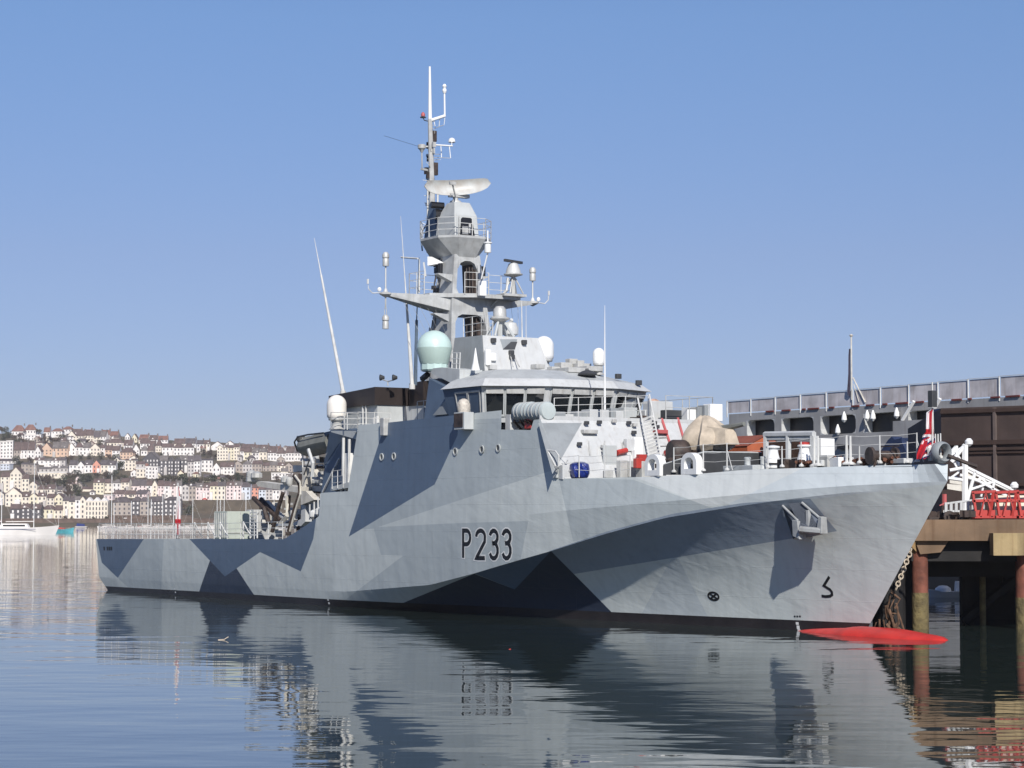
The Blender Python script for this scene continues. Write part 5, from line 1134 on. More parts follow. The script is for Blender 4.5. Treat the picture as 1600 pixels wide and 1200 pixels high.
# house kit
WC = dict(white=(.82, .78, .74), cream=(.80, .72, .60), yellow=(.79, .72, .54), peach=(.70, .50, .37), pink=(.80, .67, .64), blue=(.66, .70, .76), stone=(.42, .36, .31), grey=(.56, .52, .49), slate=(.10, .095, .10), salmon=(.70, .33, .24), red=(.5, .06, .05))
WM = {k: mat('render_' + k, v, .85, .08, .15) for k, v in WC.items()}
RM = dict(brown=mat('roof_brown', (.135, .095, .085), .9, .2, .3), slate=mat('roof_slate', (.105, .088, .09), .8, .2, .3), red=mat('roof_red_tile', (.22, .115, .09), .9, .2, .3), grey=mat('roof_grey', (.17, .15, .14), .9, .2, .3))
M['pane'] = mat('dark_window_pane', (.10, .095, .10), .25, .05); M['dormer'] = WM['white']
wme = bpy.data.meshes.new('window'); wme.from_pydata([(-.5, 0, -.5), (.5, 0, -.5), (.5, 0, .5), (-.5, 0, .5)], [], [(0, 1, 2, 3)]); wme.materials.append(M['pane'])
wme2 = wme.copy(); wme2.name = 'pale_window'; wme2.materials[0] = WM['white']
def house(x0, x1, yr, ye, yb, style='side', wall='white', roof='brown', label='', group=None, win=True, name='house', floors=None, chim=True):
    D = DH(yb); k = F / D; a, b = W(x0, yb, D), W(x1, yb, D); wd = b.x - a.x; h = (yb - ye) / k; rr = max(.8, (ye - yr) / k); dp = min(8.5, max(5, wd))
    t = thing(name, label, 'house', ((a.x + b.x) / 2, D, a.z), False, group); t.rotation_euler.z = random.uniform(-.25, .12)
    X = wd / 2; m = MB()
    m.add([(-X, 0, -6), (X, 0, -6), (X, dp, -6), (-X, dp, -6), (-X, 0, h), (X, 0, h), (X, dp, h), (-X, dp, h)], [(0, 1, 5, 4), (1, 2, 6, 5), (2, 3, 7, 6), (3, 0, 4, 7), (4, 5, 6, 7)])
    if style == 'gable': m.add([(-X, 0, h), (X, 0, h), (0, 0, h + rr), (-X, dp, h), (X, dp, h), (0, dp, h + rr)], [(0, 1, 2), (4, 3, 5)])
    elif style == 'side': m.add([(-X, 0, h), (-X, dp, h), (-X, dp / 2, h + rr), (X, 0, h), (X, dp, h), (X, dp / 2, h + rr)], [(1, 0, 2), (3, 4, 5)])
    m.build('wall', WM[wall], t)
    r = MB(); e = .35
    if style == 'gable': r.prism([(-X - e, -e, h - .25), (0, -e, h + rr), (X + e, -e, h - .25), (X + e, -e, h), (0, -e, h + rr + .3), (-X - e, -e, h)], (0, dp + 2 * e, 0))
    elif style == 'side': r.prism([(-X - .15, -e, h - .15), (-X - .15, dp / 2, h + rr), (-X - .15, dp + e, h - .15), (-X - .15, dp + e, h + .1), (-X - .15, dp / 2, h + rr + .3), (-X - .15, -e, h + .1)], (wd + .3, 0, 0))
    elif style == 'hip': r.add([(-X - e, -e, h), (X + e, -e, h), (X + e, dp + e, h), (-X - e, dp + e, h), (-X * .4, dp / 2, h + rr), (X * .4, dp / 2, h + rr)], [(0, 1, 5, 4), (1, 2, 5), (2, 3, 4, 5), (3, 0, 4), (3, 2, 1, 0)])
    else: r.box((0, dp / 2, h + .3), (wd + .5, dp + .5, .6))
    ro = r.build('roof', RM[roof] if style != 'flat' else WM['white' if wall != 'slate' else 'slate'], t)
    if chim and style in ('side', 'hip') and wd > 4: c_ = MB(); c_.box((X * .85, dp / 2, h + rr + .6), (1.0, 1.2, 2.2)); c_.build('chimney', RM['grey'], ro)
    if random.random() < .3 and wd > 4: x_ = random.choice((-1, 1)) * X * .55; e_ = MB(); e_.box((x_, -1.0, h * .28 - 1), (X * .7, 2.0, h * .56 + 2)); e_.build('front_extension', WM[random.choice(['white', 'grey', wall])], t)
    if random.random() < .35 and style == 'side' and wd > 4: x_ = random.uniform(-.5, .5) * X; e_ = MB(); e_.prism([(x_ - .7, .3, h + .1), (x_ + .7, .3, h + .1), (x_ + .7, .3, h + 1.1), (x_, .3, h + 1.7), (x_ - .7, .3, h + 1.1)], (0, 2.2, 0)); e_.build('dormer', WM['white'], ro)
    if win and h > 2.2:
        nf_ = floors or max(1, round(h / 3.0)); nc = max(1, min(5, round(wd / 3.1)))
        for f_ in range(nf_):
            for c_ in range(nc):
                w_ = bpy.data.objects.new('window', wme2 if wall == 'slate' else wme); scene.collection.objects.link(w_); w_.parent = t
                w_.location = (-X + wd * (c_ + .5) / nc, -.04, h * (f_ + .52) / nf_); w_.scale = (min(1.1, wd / nc * .42), 1, min(1.7, h / nf_ * .5))
    return t
KIND = dict(side='house', gable='gable-fronted house', hip='hipped-roof house', flat='flat-topped house')
ROOFN = dict(brown='brown roof', slate='slate roof', red='red tiled roof', grey='grey roof')
def row(rname, items, group):
    n = 0
    for it in items:
        x0, x1, yr, ye, yb, style, walls, roof = it
        k = len(walls)
        for i, w_ in enumerate(walls):
            a = x0 + (x1 - x0) * i / k; b = x0 + (x1 - x0) * (i + 1) / k
            dj = 0 if k == 1 else random.uniform(-1.1, 1.0)
            sty_, ro_ = style, roof
            if k > 1 and style == 'side' and w_ != 'slate':
                q_ = random.random(); sty_ = 'gable' if q_ < .13 else ('hip' if q_ < .22 else 'side'); ro_ = random.choice([roof, roof, roof, 'brown', 'grey', 'slate'])
            style_, roof_ = sty_, ro_
            rf_ = '' if style_ == 'flat' else ', ' + ROOFN[roof_]
            house(a + .05, b - .05, yr + dj, ye + dj * .8, yb, style_, w_, roof_, f'{w_.replace("slate", "dark slate-hung")} {KIND[style_]}{rf_}, {ORD[n]} from the left {rname}', group); n += 1
W_, C_, P_, K_, B_ = 'white', 'cream', 'peach', 'pink', 'blue'
row('in the hilltop row', [(18, 38, 664, 674, 680, 'hip', [W_], 'red'), (38, 56, 663, 672, 678, 'hip', [W_], 'red'), (68, 78, 668, 675, 681, 'side', [W_], 'red'), (80, 97, 669, 674, 683, 'hip', [W_], 'red'), (96, 112, 666, 671, 675, 'hip', [W_], 'red'), (114, 142, 671, 679, 684, 'side', ['stone', 'stone'], 'red'), (146, 184, 673, 680, 685, 'side', ['stone', 'grey', 'stone'], 'red'), (195, 203, 677, 682, 693, 'gable', [W_], 'brown'), (206, 214, 678, 684, 690, 'gable', ['yellow'], 'brown'), (216, 231, 679, 687, 692, 'side', [C_], 'red'), (233, 246, 680, 687, 694, 'side', [W_], 'brown'), (247, 262, 681, 687, 696, 'side', [W_], 'red'), (272, 306, 685, 693, 699, 'side', [C_, W_], 'brown'), (307, 328, 687, 693, 705, 'side', [W_, C_], 'brown'), (330, 369, 689, 696, 702, 'side', [W_, W_], 'brown'), (376, 398, 694, 699, 706, 'side', [W_], 'brown'), (398, 420, 695, 701, 708, 'side', ['stone'], 'brown'), (421, 470, 697, 703, 708, 'side', ['stone', 'grey', 'stone'], 'red')], 'houses along the hilltop')
row('in the second row down', [(38, 64, 679, 680, 688, 'flat', [W_], 'grey'), (105, 146, 673, 681, 690, 'side', [C_, C_, C_], 'brown'), (146, 166, 675, 683, 691, 'side', [C_, W_], 'slate'), (167, 193, 685, 692, 697, 'hip', [C_], 'brown'), (193, 207, 687, 696, 702, 'side', [W_], 'brown'), (219, 234, 685, 693, 702, 'side', [W_], 'brown'), (234, 252, 688, 697, 706, 'side', ['grey', C_], 'brown'), (253, 271, 693, 699, 711, 'side', [W_], 'brown'), (271, 303, 693, 700, 712, 'hip', [W_, W_], 'brown'), (339, 374, 695, 699, 719, 'side', [C_, C_, 'yellow', C_], 'brown'), (375, 381, 700, 705, 719, 'side', [W_], 'brown'), (381, 417, 700, 707, 719, 'side', ['yellow', W_, C_], 'brown'), (418, 474, 698, 708, 720, 'side', [W_, W_, W_, W_], 'brown')], 'houses in the second hillside row')
row('in the third row down', [(0, 20, 688, 690, 716, 'flat', [W_, W_], 'grey'), (21, 54, 690, 703, 716, 'side', ['stone', W_, W_], 'brown'), (54, 64, 697, 705, 716, 'gable', [W_], 'brown'), (64, 82, 692, 702, 711, 'gable', [P_], 'brown'), (82, 106, 691, 701, 712, 'side', [P_, P_], 'brown'), (105, 118, 692, 700, 711, 'gable', [W_], 'brown'), (118, 141, 691, 699, 711, 'side', [W_, W_], 'brown'), (141, 156, 693, 700, 711, 'gable', [C_], 'brown'), (156, 164, 695, 700, 710, 'side', [W_], 'brown'), (164, 175, 696, 703, 713, 'side', [P_], 'brown'), (175, 187, 697, 704, 714, 'side', [W_], 'brown'), (187, 208, 699, 707, 717, 'hip', [P_], 'brown'), (207, 218, 694, 703, 711, 'gable', [W_], 'brown'), (220, 240, 697, 704, 711, 'side', [W_, 'stone'], 'brown')], 'houses in the third hillside row')
row('in the fourth row down', [(0, 25, 717, 720, 724, 'side', [W_], 'slate'), (0, 15, 721, 725, 734, 'flat', [B_], 'brown'), (33, 57, 724, 726, 742, 'side', ['stone', 'stone'], 'brown'), (55, 69, 715, 719, 726, 'side', [W_], 'brown'), (69, 94, 716, 719, 729, 'side', [W_, W_], 'brown'), (94, 102, 715, 719, 730, 'side', ['grey'], 'slate'), (57, 106, 729, 732, 738, 'side', ['grey', 'grey'], 'brown'), (59, 106, 738, 739, 747, 'flat', [C_, C_, C_], 'grey'), (108, 181, 720, 727, 739, 'side', [W_, W_, W_, 'salmon', C_, W_], 'slate'), (188, 195, 718, 720, 731, 'flat', [W_], 'slate'), (195, 212, 717, 719, 735, 'side', [C_], 'brown'), (212, 226, 721, 725, 736, 'side', ['grey'], 'brown'), (213, 229, 731, 733, 745, 'flat', [C_], 'slate'), (227, 247, 727, 730, 747, 'flat', [W_, W_], 'slate'), (222, 249, 706, 717, 729, 'gable', ['slate'], 'grey'), (249, 262, 712, 720, 742, 'side', ['slate'], 'grey'), (262, 271, 714, 720, 742, 'gable', ['slate'], 'grey'), (272, 281, 714, 720, 742, 'gable', ['slate'], 'grey'), (281, 293, 712, 719, 738, 'side', ['slate'], 'grey'), (293, 313, 712, 721, 744, 'side', ['grey', 'white'], 'slate'), (314, 332, 717, 719, 738, 'side', [W_], 'slate'), (332, 344, 723, 731, 744, 'gable', [W_], 'brown'), (344, 366, 722, 729, 741, 'side', [W_, W_], 'brown'), (364, 409, 720, 725, 737, 'side', ['stone', 'grey', 'stone'], 'brown'), (410, 457, 722, 727, 737, 'side', ['stone', 'stone', C_, 'stone'], 'brown'), (424, 457, 738, 740, 749, 'flat', [W_, W_], 'grey')], 'houses in the fourth hillside row')
row('in the lower terrace', [(0, 15, 738, 745, 768, 'side', [C_], 'brown'), (15, 34, 730, 740, 768, 'gable', [C_], 'brown'), (34, 45, 741, 748, 768, 'side', [C_], 'brown'), (45, 58, 752, 757, 772, 'gable', [C_], 'brown'), (58, 86, 757, 764, 784, 'side', [C_, C_], 'slate'), (86, 97, 760, 765, 776, 'side', [C_], 'slate'), (128, 146, 761, 764, 768, 'side', [C_], 'brown'), (146, 162, 748, 754, 771, 'side', ['yellow'], 'brown'), (162, 202, 748, 754, 769, 'side', [C_, W_, C_], 'brown'), (203, 229, 750, 759, 768, 'side', [K_, K_], 'brown'), (229, 246, 751, 759, 775, 'side', [W_, C_], 'brown'), (246, 256, 751, 759, 776, 'side', [K_], 'brown'), (256, 284, 752, 759, 778, 'side', [W_, K_, W_], 'brown'), (284, 306, 756, 759, 781, 'side', ['grey', 'stone'], 'slate'), (306, 328, 756, 762, 781, 'side', [K_, K_], 'brown'), (328, 352, 754, 760, 781, 'side', ['yellow', C_], 'slate'), (353, 377, 752, 758, 781, 'side', [K_, K_], 'brown'), (377, 391, 754, 761, 781, 'side', [B_], 'slate'), (391, 404, 755, 762, 780, 'side', ['salmon'], 'brown'), (404, 448, 758, 765, 781, 'side', [B_, 'grey', W_, 'grey'], 'slate')], 'houses in the lower terrace')
row('along the waterfront', [(-14, 6, 765, 772, 788, 'gable', [C_], 'brown'), (8, 34, 762, 772, 791, 'gable', [C_], 'brown'), (34, 46, 770, 776, 791, 'side', [C_], 'brown'), (46, 72, 771, 776, 791, 'side', ['yellow', C_], 'brown'), (72, 98, 772, 778, 795, 'side', [C_, 'yellow'], 'brown'), (16, 64, 788, 795, 812, 'side', ['slate', 'slate', 'slate'], 'brown'), (64, 84, 789, 796, 811, 'hip', ['yellow'], 'brown'), (84, 98, 790, 797, 811, 'side', [C_], 'brown'), (98, 117, 777, 783, 811, 'side', [C_, C_], 'slate'), (117, 133, 775, 780, 811, 'side', [W_, C_], 'slate'), (162, 176, 772, 774, 781, 'flat', [K_], 'grey'), (176, 229, 766, 772, 777, 'side', [K_, C_, K_], 'brown'), (176, 205, 776, 785, 812, 'hip', ['stone'], 'slate'), (205, 232, 776, 783, 812, 'hip', ['slate', 'stone'], 'slate'), (234, 256, 777, 784, 808, 'side', ['slate', 'slate'], 'slate'), (256, 284, 776, 781, 808, 'hip', ['slate'], 'slate')], 'houses along the waterfront')
rs_ = random.Random(77); used_ = []; n = 0
for ybase, nn in ((689, 7), (697, 8), (706, 8), (723, 9), (733, 5), (747, 8), (753, 7), (765, 6), (774, 6), (786, 5), (797, 4)):
    rn_ = {689: 'just below the hilltop row', 697: 'above the peach house', 706: 'behind the third row', 723: 'above the fourth row', 733: 'behind the grey terrace', 747: 'under the fourth row', 753: 'above the lower terrace', 765: 'behind the lower terrace', 774: 'above the cream waterfront', 786: 'behind the waterfront row', 797: 'close to the waterfront'}[ybase]
    xs_ = sorted(rs_.uniform(2, 215 if ybase < 700 else (470 if ybase < 760 else 150)) for _ in range(nn))
    for i, x in enumerate(xs_):
        w_ = rs_.uniform(6, 12); yb_ = ybase + rs_.uniform(-3, 3); hh_ = rs_.uniform(4.5, 8); c_ = rs_.choice([W_, W_, C_, C_, 'grey', K_, 'stone', 'yellow']); st_ = rs_.choice(['side', 'gable', 'hip', 'gable']); rf_ = rs_.choice(['brown', 'slate', 'red', 'grey'])
        house(x, x + w_, yb_ - hh_ - rs_.uniform(3, 5), yb_ - hh_, yb_, st_, c_, rf_, f'small {c_} cottage, {ROOFN[rf_]}, {ORD[i]} cottage from left {rn_}', 'cottages scattered between the terraces')
# cream arcaded building with three gables
t = thing('arcaded_building', 'tall cream waterfront building with three small gables and rows of arched windows', 'building', (0, 0, 0)); D = DH(811); a, b = W(133, 812, D), W(168, 812, D); t.location = ((a.x + b.x) / 2, D, a.z); X = (b.x - a.x) / 2; k = F / D; h = (812 - 783) / k
m = MB(); m.box((0, 4, h / 2 - 2), (2 * X, 8, h + 4)); m.build('wall', WM['cream'], t)
for i in range(3):
    c = -X + (i + .5) * 2 * X / 3; g = MB(); g.prism([(c - X / 3.2, -.1, h), (c + X / 3.2, -.1, h), (c, -.1, h + 2.6)], (0, 8, 0)); g.build('gable', WM['white'], t)
for f_ in range(4):
    for c_ in range(7):
        g = MB(); x = -X + 2 * X * (c_ + .5) / 7; z = h * (f_ + .42) / 4; hw = .42; hh = 1.1 if f_ else 1.5
        g.add([(x - hw, -.05, z - hh), (x + hw, -.05, z - hh), (x + hw, -.05, z + hh * .5), (x + hw * .6, -.05, z + hh * .8), (x, -.05, z + hh), (x - hw * .6, -.05, z + hh * .8), (x - hw, -.05, z + hh * .5)], [(0, 1, 2, 3, 4, 5, 6)]); g.build('window', M['pane'], t)
# retaining wall above the marina, quay wall, red car
def wall_thing(name, label, cat, x0, x1, yt, yb, m_, D=None, dp=2.0, n=None):
    D = D or DH(yb); a, b = W(x0, yb, D), W(x1, yb, D); zt = W(x0, yt, D).z
    w = MB(); w.box(((b.x - a.x) / 2, dp / 2, (zt - a.z) / 2 - 2), (b.x - a.x, dp, zt - a.z + 4)); w.box(((b.x - a.x) / 2, dp / 2, zt - a.z + .2), (b.x - a.x + .3, dp + .4, .4)); o = w.build(name, m_); o.location = a; return tag(o, label, cat)
mw_ = mat('mossy_stone_wall', (.125, .10, .07), .95, .3, .2, col2=(.08, .065, .045)); mq = mat('brown_quay_stone', (.17, .12, .095), .95, .3, .3, col2=(.09, .065, .05))
wall_thing('retaining_wall', 'dark mossy retaining wall below the pastel terrace and above the marina', 'wall', 300, 450, 782, 799, mw_)
wall_thing('garden_wall', 'pale brown sloping bank wall behind the yachts under the dark slate buildings', 'wall', 168, 300, 806, 813, mq, D=1510)
wall_thing('quay_wall', 'low brown stone quay wall along the far waterfront', 'wall', -60, 470, 811, 821, mq, D=1495)
def car(x, y, D, col, label):
    p = W(x, y, D); t = thing('parked_car', label, 'car', p); b = MB(); b.box((0, 0, .55), (4.2, 1.7, .7), taper=.94); b.box((-.1, 0, 1.15), (2.4, 1.5, .55), taper=.75); b.build('body', col, t, bevel=.1)
    for sx in (-1.3, 1.3):
        for sy in (-.8, .8): w = MB(); w.lathe((sx, sy, .3), [(.3, -.1), (.3, .1)], 12, ax=(0, 1, 0)); w.build('wheel', M['black'], t)
for i, (x, y, c, l) in enumerate(((320, 781.2, WM['red'], 'red car parked below the pink houses at the top of the mossy wall'), (244, 809, M['black'], 'black car parked by the dark slate waterfront building'), (196, 812.5, WM['white'], 'white car parked in front of the stone waterfront hall'))): car(x, y, DH(y) - 14, c, l)
# trees
leafs = [mat('winter_brown_foliage', (.12, .085, .06), .95, .3, .5, col2=(.07, .05, .038)), mat('evergreen_foliage', (.055, .065, .032), .95, .3, .5, col2=(.03, .036, .02)), mat('olive_foliage', (.10, .09, .05), .95, .3, .5, col2=(.06, .05, .03))]
bark = mat('bark', (.07, .055, .045), .95, .2)
protos = []
for s_ in range(5):
    rnd = random.Random(20 + s_); cl = [(rnd.uniform(-.55, .55), rnd.uniform(-.4, .4), rnd.uniform(.3, 1.0), rnd.uniform(.22, .42)) for _ in range(9)]
    mb = MB()
    for _ in range(420):
        c = rnd.choice(cl); d = Vector((rnd.gauss(0, 1), rnd.gauss(0, 1), rnd.gauss(0, 1))).normalized() * c[3] * rnd.uniform(.5, 1.1); p = Vector(c[:3]) + d
        a = Vector((rnd.uniform(-1, 1), rnd.uniform(-1, 1), rnd.uniform(-1, 1))).normalized() * .075; b = a.orthogonal().normalized() * .06
        mb.add([p - a, p + b, p + a, p - b], [(0, 1, 2, 3)])
    tr = MB(); tr.tube([(0, 0, -.1), (.02, 0, .35), (0, .02, .7)], .05, 6, .02)
    for c in cl[:6]: tr.tube([(0.01, 0, .25), tuple(Vector(c[:3]) * .8)], .025, 4, .008)
    mes = []
    for nm, q, m_ in (('crown', mb, leafs[s_ % 3]), ('trunk', tr, bark)):
        me = bpy.data.meshes.new(nm); me.from_pydata(q.v, [], q.f); me.materials.append(m_); mes.append(me)
    protos.append(mes)
TREEN = ['bare brown tree', 'dark evergreen tree', 'olive green bush', 'bare brown bush', 'dark evergreen bush']
bands = [('on the hilltop at the left', [(3, 676, 10), (9, 679, 9), (15, 683, 8), (8, 688, 9), (22, 688, 8), (30, 686, 7), (60, 680, 8), (66, 684, 7), (113, 676, 4)]),
         ('behind the white and peach houses', [(27, 695, 9), (36, 692, 8), (66, 692, 8), (72, 694, 7), (80, 690, 7), (88, 692, 9), (95, 689, 9), (101, 694, 8), (123, 694, 8), (135, 693, 7), (157, 694, 7), (166, 695, 6)]),
         ('between the third and fourth rows', [(26, 725, 10), (32, 729, 9), (46, 722, 8), (104, 723, 8), (112, 719, 7), (126, 717, 7), (142, 716, 8), (157, 718, 9), (172, 719, 9), (183, 722, 10), (186, 733, 11), (182, 744, 10), (214, 715, 6), (253, 713, 5), (316, 711, 8), (325, 713, 9), (336, 716, 7), (388, 722, 6)]),
         ('on the bank above the arcaded building', [(58, 752, 10), (66, 756, 12), (76, 757, 13), (87, 758, 13), (98, 760, 14), (107, 757, 12), (113, 764, 13), (120, 768, 12), (104, 772, 12), (97, 768, 10), (126, 755, 10), (134, 752, 11), (142, 751, 9), (128, 764, 8), (118, 748, 12), (110, 749, 9), (106, 776, 9), (122, 775, 9)]),
         ('behind the lower terrace roofs', [(152, 748, 9), (163, 747, 10), (172, 748, 9), (186, 751, 9), (196, 751, 8), (208, 750, 7), (226, 752, 6), (248, 756, 9), (256, 757, 12), (263, 755, 11), (277, 757, 13), (287, 757, 14), (296, 756, 11), (303, 758, 12), (312, 757, 10), (322, 758, 10), (332, 756, 14), (341, 753, 10), (350, 756, 9), (360, 753, 12), (369, 750, 10), (377, 752, 9), (386, 751, 12), (395, 754, 9), (432, 752, 8), (444, 754, 9), (455, 757, 9)]),
         ('near the waterfront sheds', [(100, 812, 6), (112, 813, 5), (147, 814, 5), (165, 813, 6), (232, 806, 7), (288, 795, 9), (294, 803, 10), (299, 790, 8), (225, 813, 5), (186, 814, 5)])]
for bn, lst in bands:
    for i, (x, y, hp) in enumerate(lst):
        k_ = (i * 7 + int(x)) % 5; D = DH(y) - 3; p = W(x, y, D); s_ = hp * D / F
        nm = 'tree' if k_ < 2 else 'bush'
        t = thing(nm, f'{TREEN[k_]}, {ORD[i]} of the trees {bn}', nm, p, False, 'trees ' + bn); t.scale = (s_ * random.uniform(.9, 1.35), s_, s_ * random.uniform(.75, 1.0)); t.rotation_euler.z = random.uniform(0, 6)
        for me, n_ in zip(protos[k_], ('crown', 'trunk')): o = bpy.data.objects.new(n_, me); scene.collection.objects.link(o); o.parent = t
wd_m = MB(); rnd = random.Random(51)
for _ in range(620):
    x = rnd.uniform(-390, -25) if rnd.random() < .45 else rnd.uniform(478, 980); yr = lerp(RID, x); yb_ = rnd.uniform(yr + 2, 812); D = DH(yb_); c = W(x, yb_, D); r_ = rnd.uniform(1.8, 4.5)
    for k in range(34):
        d = Vector((rnd.gauss(0, 1), rnd.gauss(0, 1), abs(rnd.gauss(0, .8)))) * r_ * .62; a = Vector((rnd.uniform(-1, 1), rnd.uniform(-1, 1), rnd.uniform(-1, 1))).normalized() * .7; b = a.orthogonal().normalized() * .55; p = c + d
        wd_m.add([p - a, p + b, p + a, p - b], [(0, 1, 2, 3)])
tag(wd_m.build('hillside_woodland', leafs[1]), 'scrubby woodland covering the hillside beyond the ends of the town', kind='stuff')
# boats
M['navy_stripe'] = mat('navy_stripe', (.03, .05, .16), .4)
def yacht(x, ywl, L, mast_top, hull, label, D=None, masts=((0, 1.0),), group=None, sail=None):
    D = D or H * F / (ywl - 808); p = W(x, ywl, D); p.z = 0; k = F / D; t = thing('sailing_yacht', label, 'yacht', p, False, group)
    hb_ = MB(); n = 12; P = []
    fb_ = L * .085
    for i in range(n + 1):
        s_ = -1 + 2 * i / n; hw = L * .13 * (1 - max(0, s_) ** 2.2) * (1 - .25 * max(0, -s_) ** 3) + .02; z = fb_ * (1 + .35 * s_ * s_)
        P += [(s_ * L / 2 * .9, -hw * .93, -.3), (s_ * L / 2, -hw, z), (s_ * L / 2, hw, z), (s_ * L / 2 * .9, hw * .93, -.3)]
    hb_.add(P, [(i * 4 + j, (i + 1) * 4 + j, (i + 1) * 4 + j + 1, i * 4 + j + 1) for i in range(n) for j in range(3)] + [(0, 1, 2, 3), (n * 4 + 3, n * 4 + 2, n * 4 + 1, n * 4)]); hb_.build('hull', hull, t, smooth=True)
    c_ = MB(); c_.box((-.02 * L, 0, fb_ * 1.3), (L * .34, L * .12, L * .05), taper=.85); c_.box((-.25 * L, 0, fb_ * 1.25), (L * .12, L * .1, L * .035)); co_ = c_.build('cabin', WM['white'], t, bevel=.05); c_ = MB(); c_.box((-.02 * L, -L * .061, fb_ * 1.32), (L * .26, .04, L * .018)); c_.build('cabin_window', M['black'], co_)
    if L > 11: c_ = MB(); c_.box((0, -L * .132, fb_ * .82), (L * .5, .03, .16)); c_.build('hull_stripe', M['navy_stripe'], t)
    for fx, fh in masts:
        hz = (808 - mast_top) / k + H; hz *= fh; mx_ = fx * L
        ms = MB(); ms.tube([(mx_, 0, fb_ * .8), (mx_, 0, hz)], max(.06, .55 / k), 6, max(.05, .38 / k)); ms.tube([(mx_, 0, hz * .62), (mx_, .5, hz * .62)], .04, 4); ms.build('mast', M['purewhite'], t)
        bm_ = MB(); bm_.tube([(mx_, 0, fb_ * 1.9), (mx_ - L * .33, 0, fb_ * 1.85)], max(.12, .45 / k), 6); bm_.build('boom', sail or WM['white'], t)
        rg = MB()
        for ex in (.48, -.46): rg.tube([(mx_, 0, hz * .97), (ex * L, 0, fb_ * 1.2)], max(.03, .1 / k), 3)
        rg.build('rigging', M['rail'], t)
    return t
yacht(26, 836, 27, 722, WM['white'], 'large white classic yacht with tall mast and white hull at the far left', masts=((.2, 1.0), (-.18, .62)))
yacht(2, 829, 12, 768, WM['white'], 'smaller white yacht partly hidden behind the large white yacht at the left edge')
t = thing('fishing_boat', 'turquoise wooden fishing boat with red gear on deck beside the large white yacht', 'boat', W(98, 832, 831)); t.location.z = 0
b = MB(); P = []; n = 10; L = 8.6
for i in range(n + 1): s_ = -1 + 2 * i / n; hw = 1.2 * (1 - abs(s_) ** 2.4) + .02; P += [(s_ * L / 2 * .9, -hw * .5, -.3), (s_ * L / 2, -hw, 1.15 + .55 * s_ ** 2 + .25 * s_), (s_ * L / 2, hw, 1.15 + .55 * s_ ** 2 + .25 * s_), (s_ * L / 2 * .9, hw * .5, -.3)]
b.add(P, [(i * 4 + j, (i + 1) * 4 + j, (i + 1) * 4 + j + 1, i * 4 + j + 1) for i in range(n) for j in range(3)]); b.build('hull', mat('turquoise_paint', (.10, .42, .48), .5), t, smooth=True)
b = MB(); b.box((-2.4, 0, 1.9), (1.6, 1.2, 1.2)); b.build('wheelhouse', WM['pink'], t); b = MB(); b.box((-1, 0, 1.6), (1.2, 1, .5), rz=.3); b.box((.3, 0, 1.5), (1, .8, .4), rz=-.4); b.build('deck_gear', WM['red'], t); b = MB(); b.tube([(-1.6, 0, 1), (-1.6, 0, 6.5)], .07, 5); b.build('mast', M['rail'], t)
t = thing('moored_boat', 'small boat under a dark blue cover moored in front of the arcaded building', 'boat', W(127, 823.5, 1200)); t.location.z = 0
b = MB(); b.box((0, 0, .4), (6, 2, .8), taper=1.1); b.build('hull', WM['grey'], t, bevel=.2); b = MB(); b.prism([(-2.6, -1, .8), (2.0, -1, .8), (1.6, -1, 2.0), (-2.2, -1, 2.4)], (0, 2, 0)); b.build('cover', mat('navy_boat_cover', (.02, .04, .18), .8), t, bevel=.1)
b = MB(); b.lathe((0, 0, 0), [(.1, -.3), (.42, -.1), (.45, .1), (.3, .35), (.08, .45)], 12); o = b.build('mooring_buoy', mat('orange_buoy', (.7, .22, .06), .5), smooth=True); o.location = W(83, 834.2, 760); o.location.z = .1; tag(o, 'small orange mooring buoy beneath the bow of the turquoise fishing boat', 'buoy')
hc = [WM['white'], WM['grey'], WM['blue'], WM['red']]
for i, (x, mt, L) in enumerate(((174, 742, 13), (178, 786, 8), (205, 783, 9), (231, 774, 10), (236, 780, 11), (254, 773, 11), (271, 790, 8), (301, 779, 11), (339, 774, 11), (344, 781, 9), (350, 771, 13), (384, 769, 12), (412, 776, 10), (428, 782, 9))):
    yacht(x, 826, L, mt, hc[(i * 5) % 4] if i % 3 == 0 else WM['white'], f'moored yacht in the marina, mast {ORD[i]} from the left behind the patrol ship stern', D=1050 + (i * 37) % 120, group='yachts in the marina')
pt = wall_thing('pontoon', 'pale floating marina pontoon behind the stern railing', 'pontoon', 160, 450, 823.5, 825.5, WM['grey'], D=1180)
# ------------------------------------------------------------------ neighbouring grey ship, parallel beyond the jetty
NV_ = 41.49; M['ngrey'] = mat('neighbour_ship_grey', (.36, .355, .35), .55, .12, .5, streak=.3); M['navy'] = mat('navy_panel_and_shadow', (.02, .035, .09), .5)
ns_ = thing('support_ship', 'large mid-grey ship with big square openings and a screened top rail behind the bow', 'ship', (0, 0, 0), True)
def nS(x, y): p = S(x, y, NV_); return p.x, p.z
nb = MB(); ops = [(1167, 1210, 660.5, 690), (1221, 1271, 654.5, 677), (1282, 1337, 648.5, 677), (1349, 1407, 643, 672), (1419, 1473, 640, 668)]
uL, uR = nS(1139, 650)[0], 84.0; z0_, z1_, z2_ = -1, 0, 14.25
ou = [(nS(a, c)[0], nS(b, c)[0]) for a, b, c, d in ops]; oz = (nS(1310, 678)[1], nS(1310, 648.5)[1])
P = lambda u, w, v=NV_: Vector((u, v, w))
edges = [uL] + [x for o in ou for x in o] + [uR]
nb.add([P(uL, -1), P(uR, -1), P(uR, oz[0]), P(uL, oz[0])], [(0, 1, 2, 3)]); nb.add([P(uL, oz[1]), P(uR, oz[1]), P(uR, z2_), P(uL, z2_)], [(0, 1, 2, 3)])
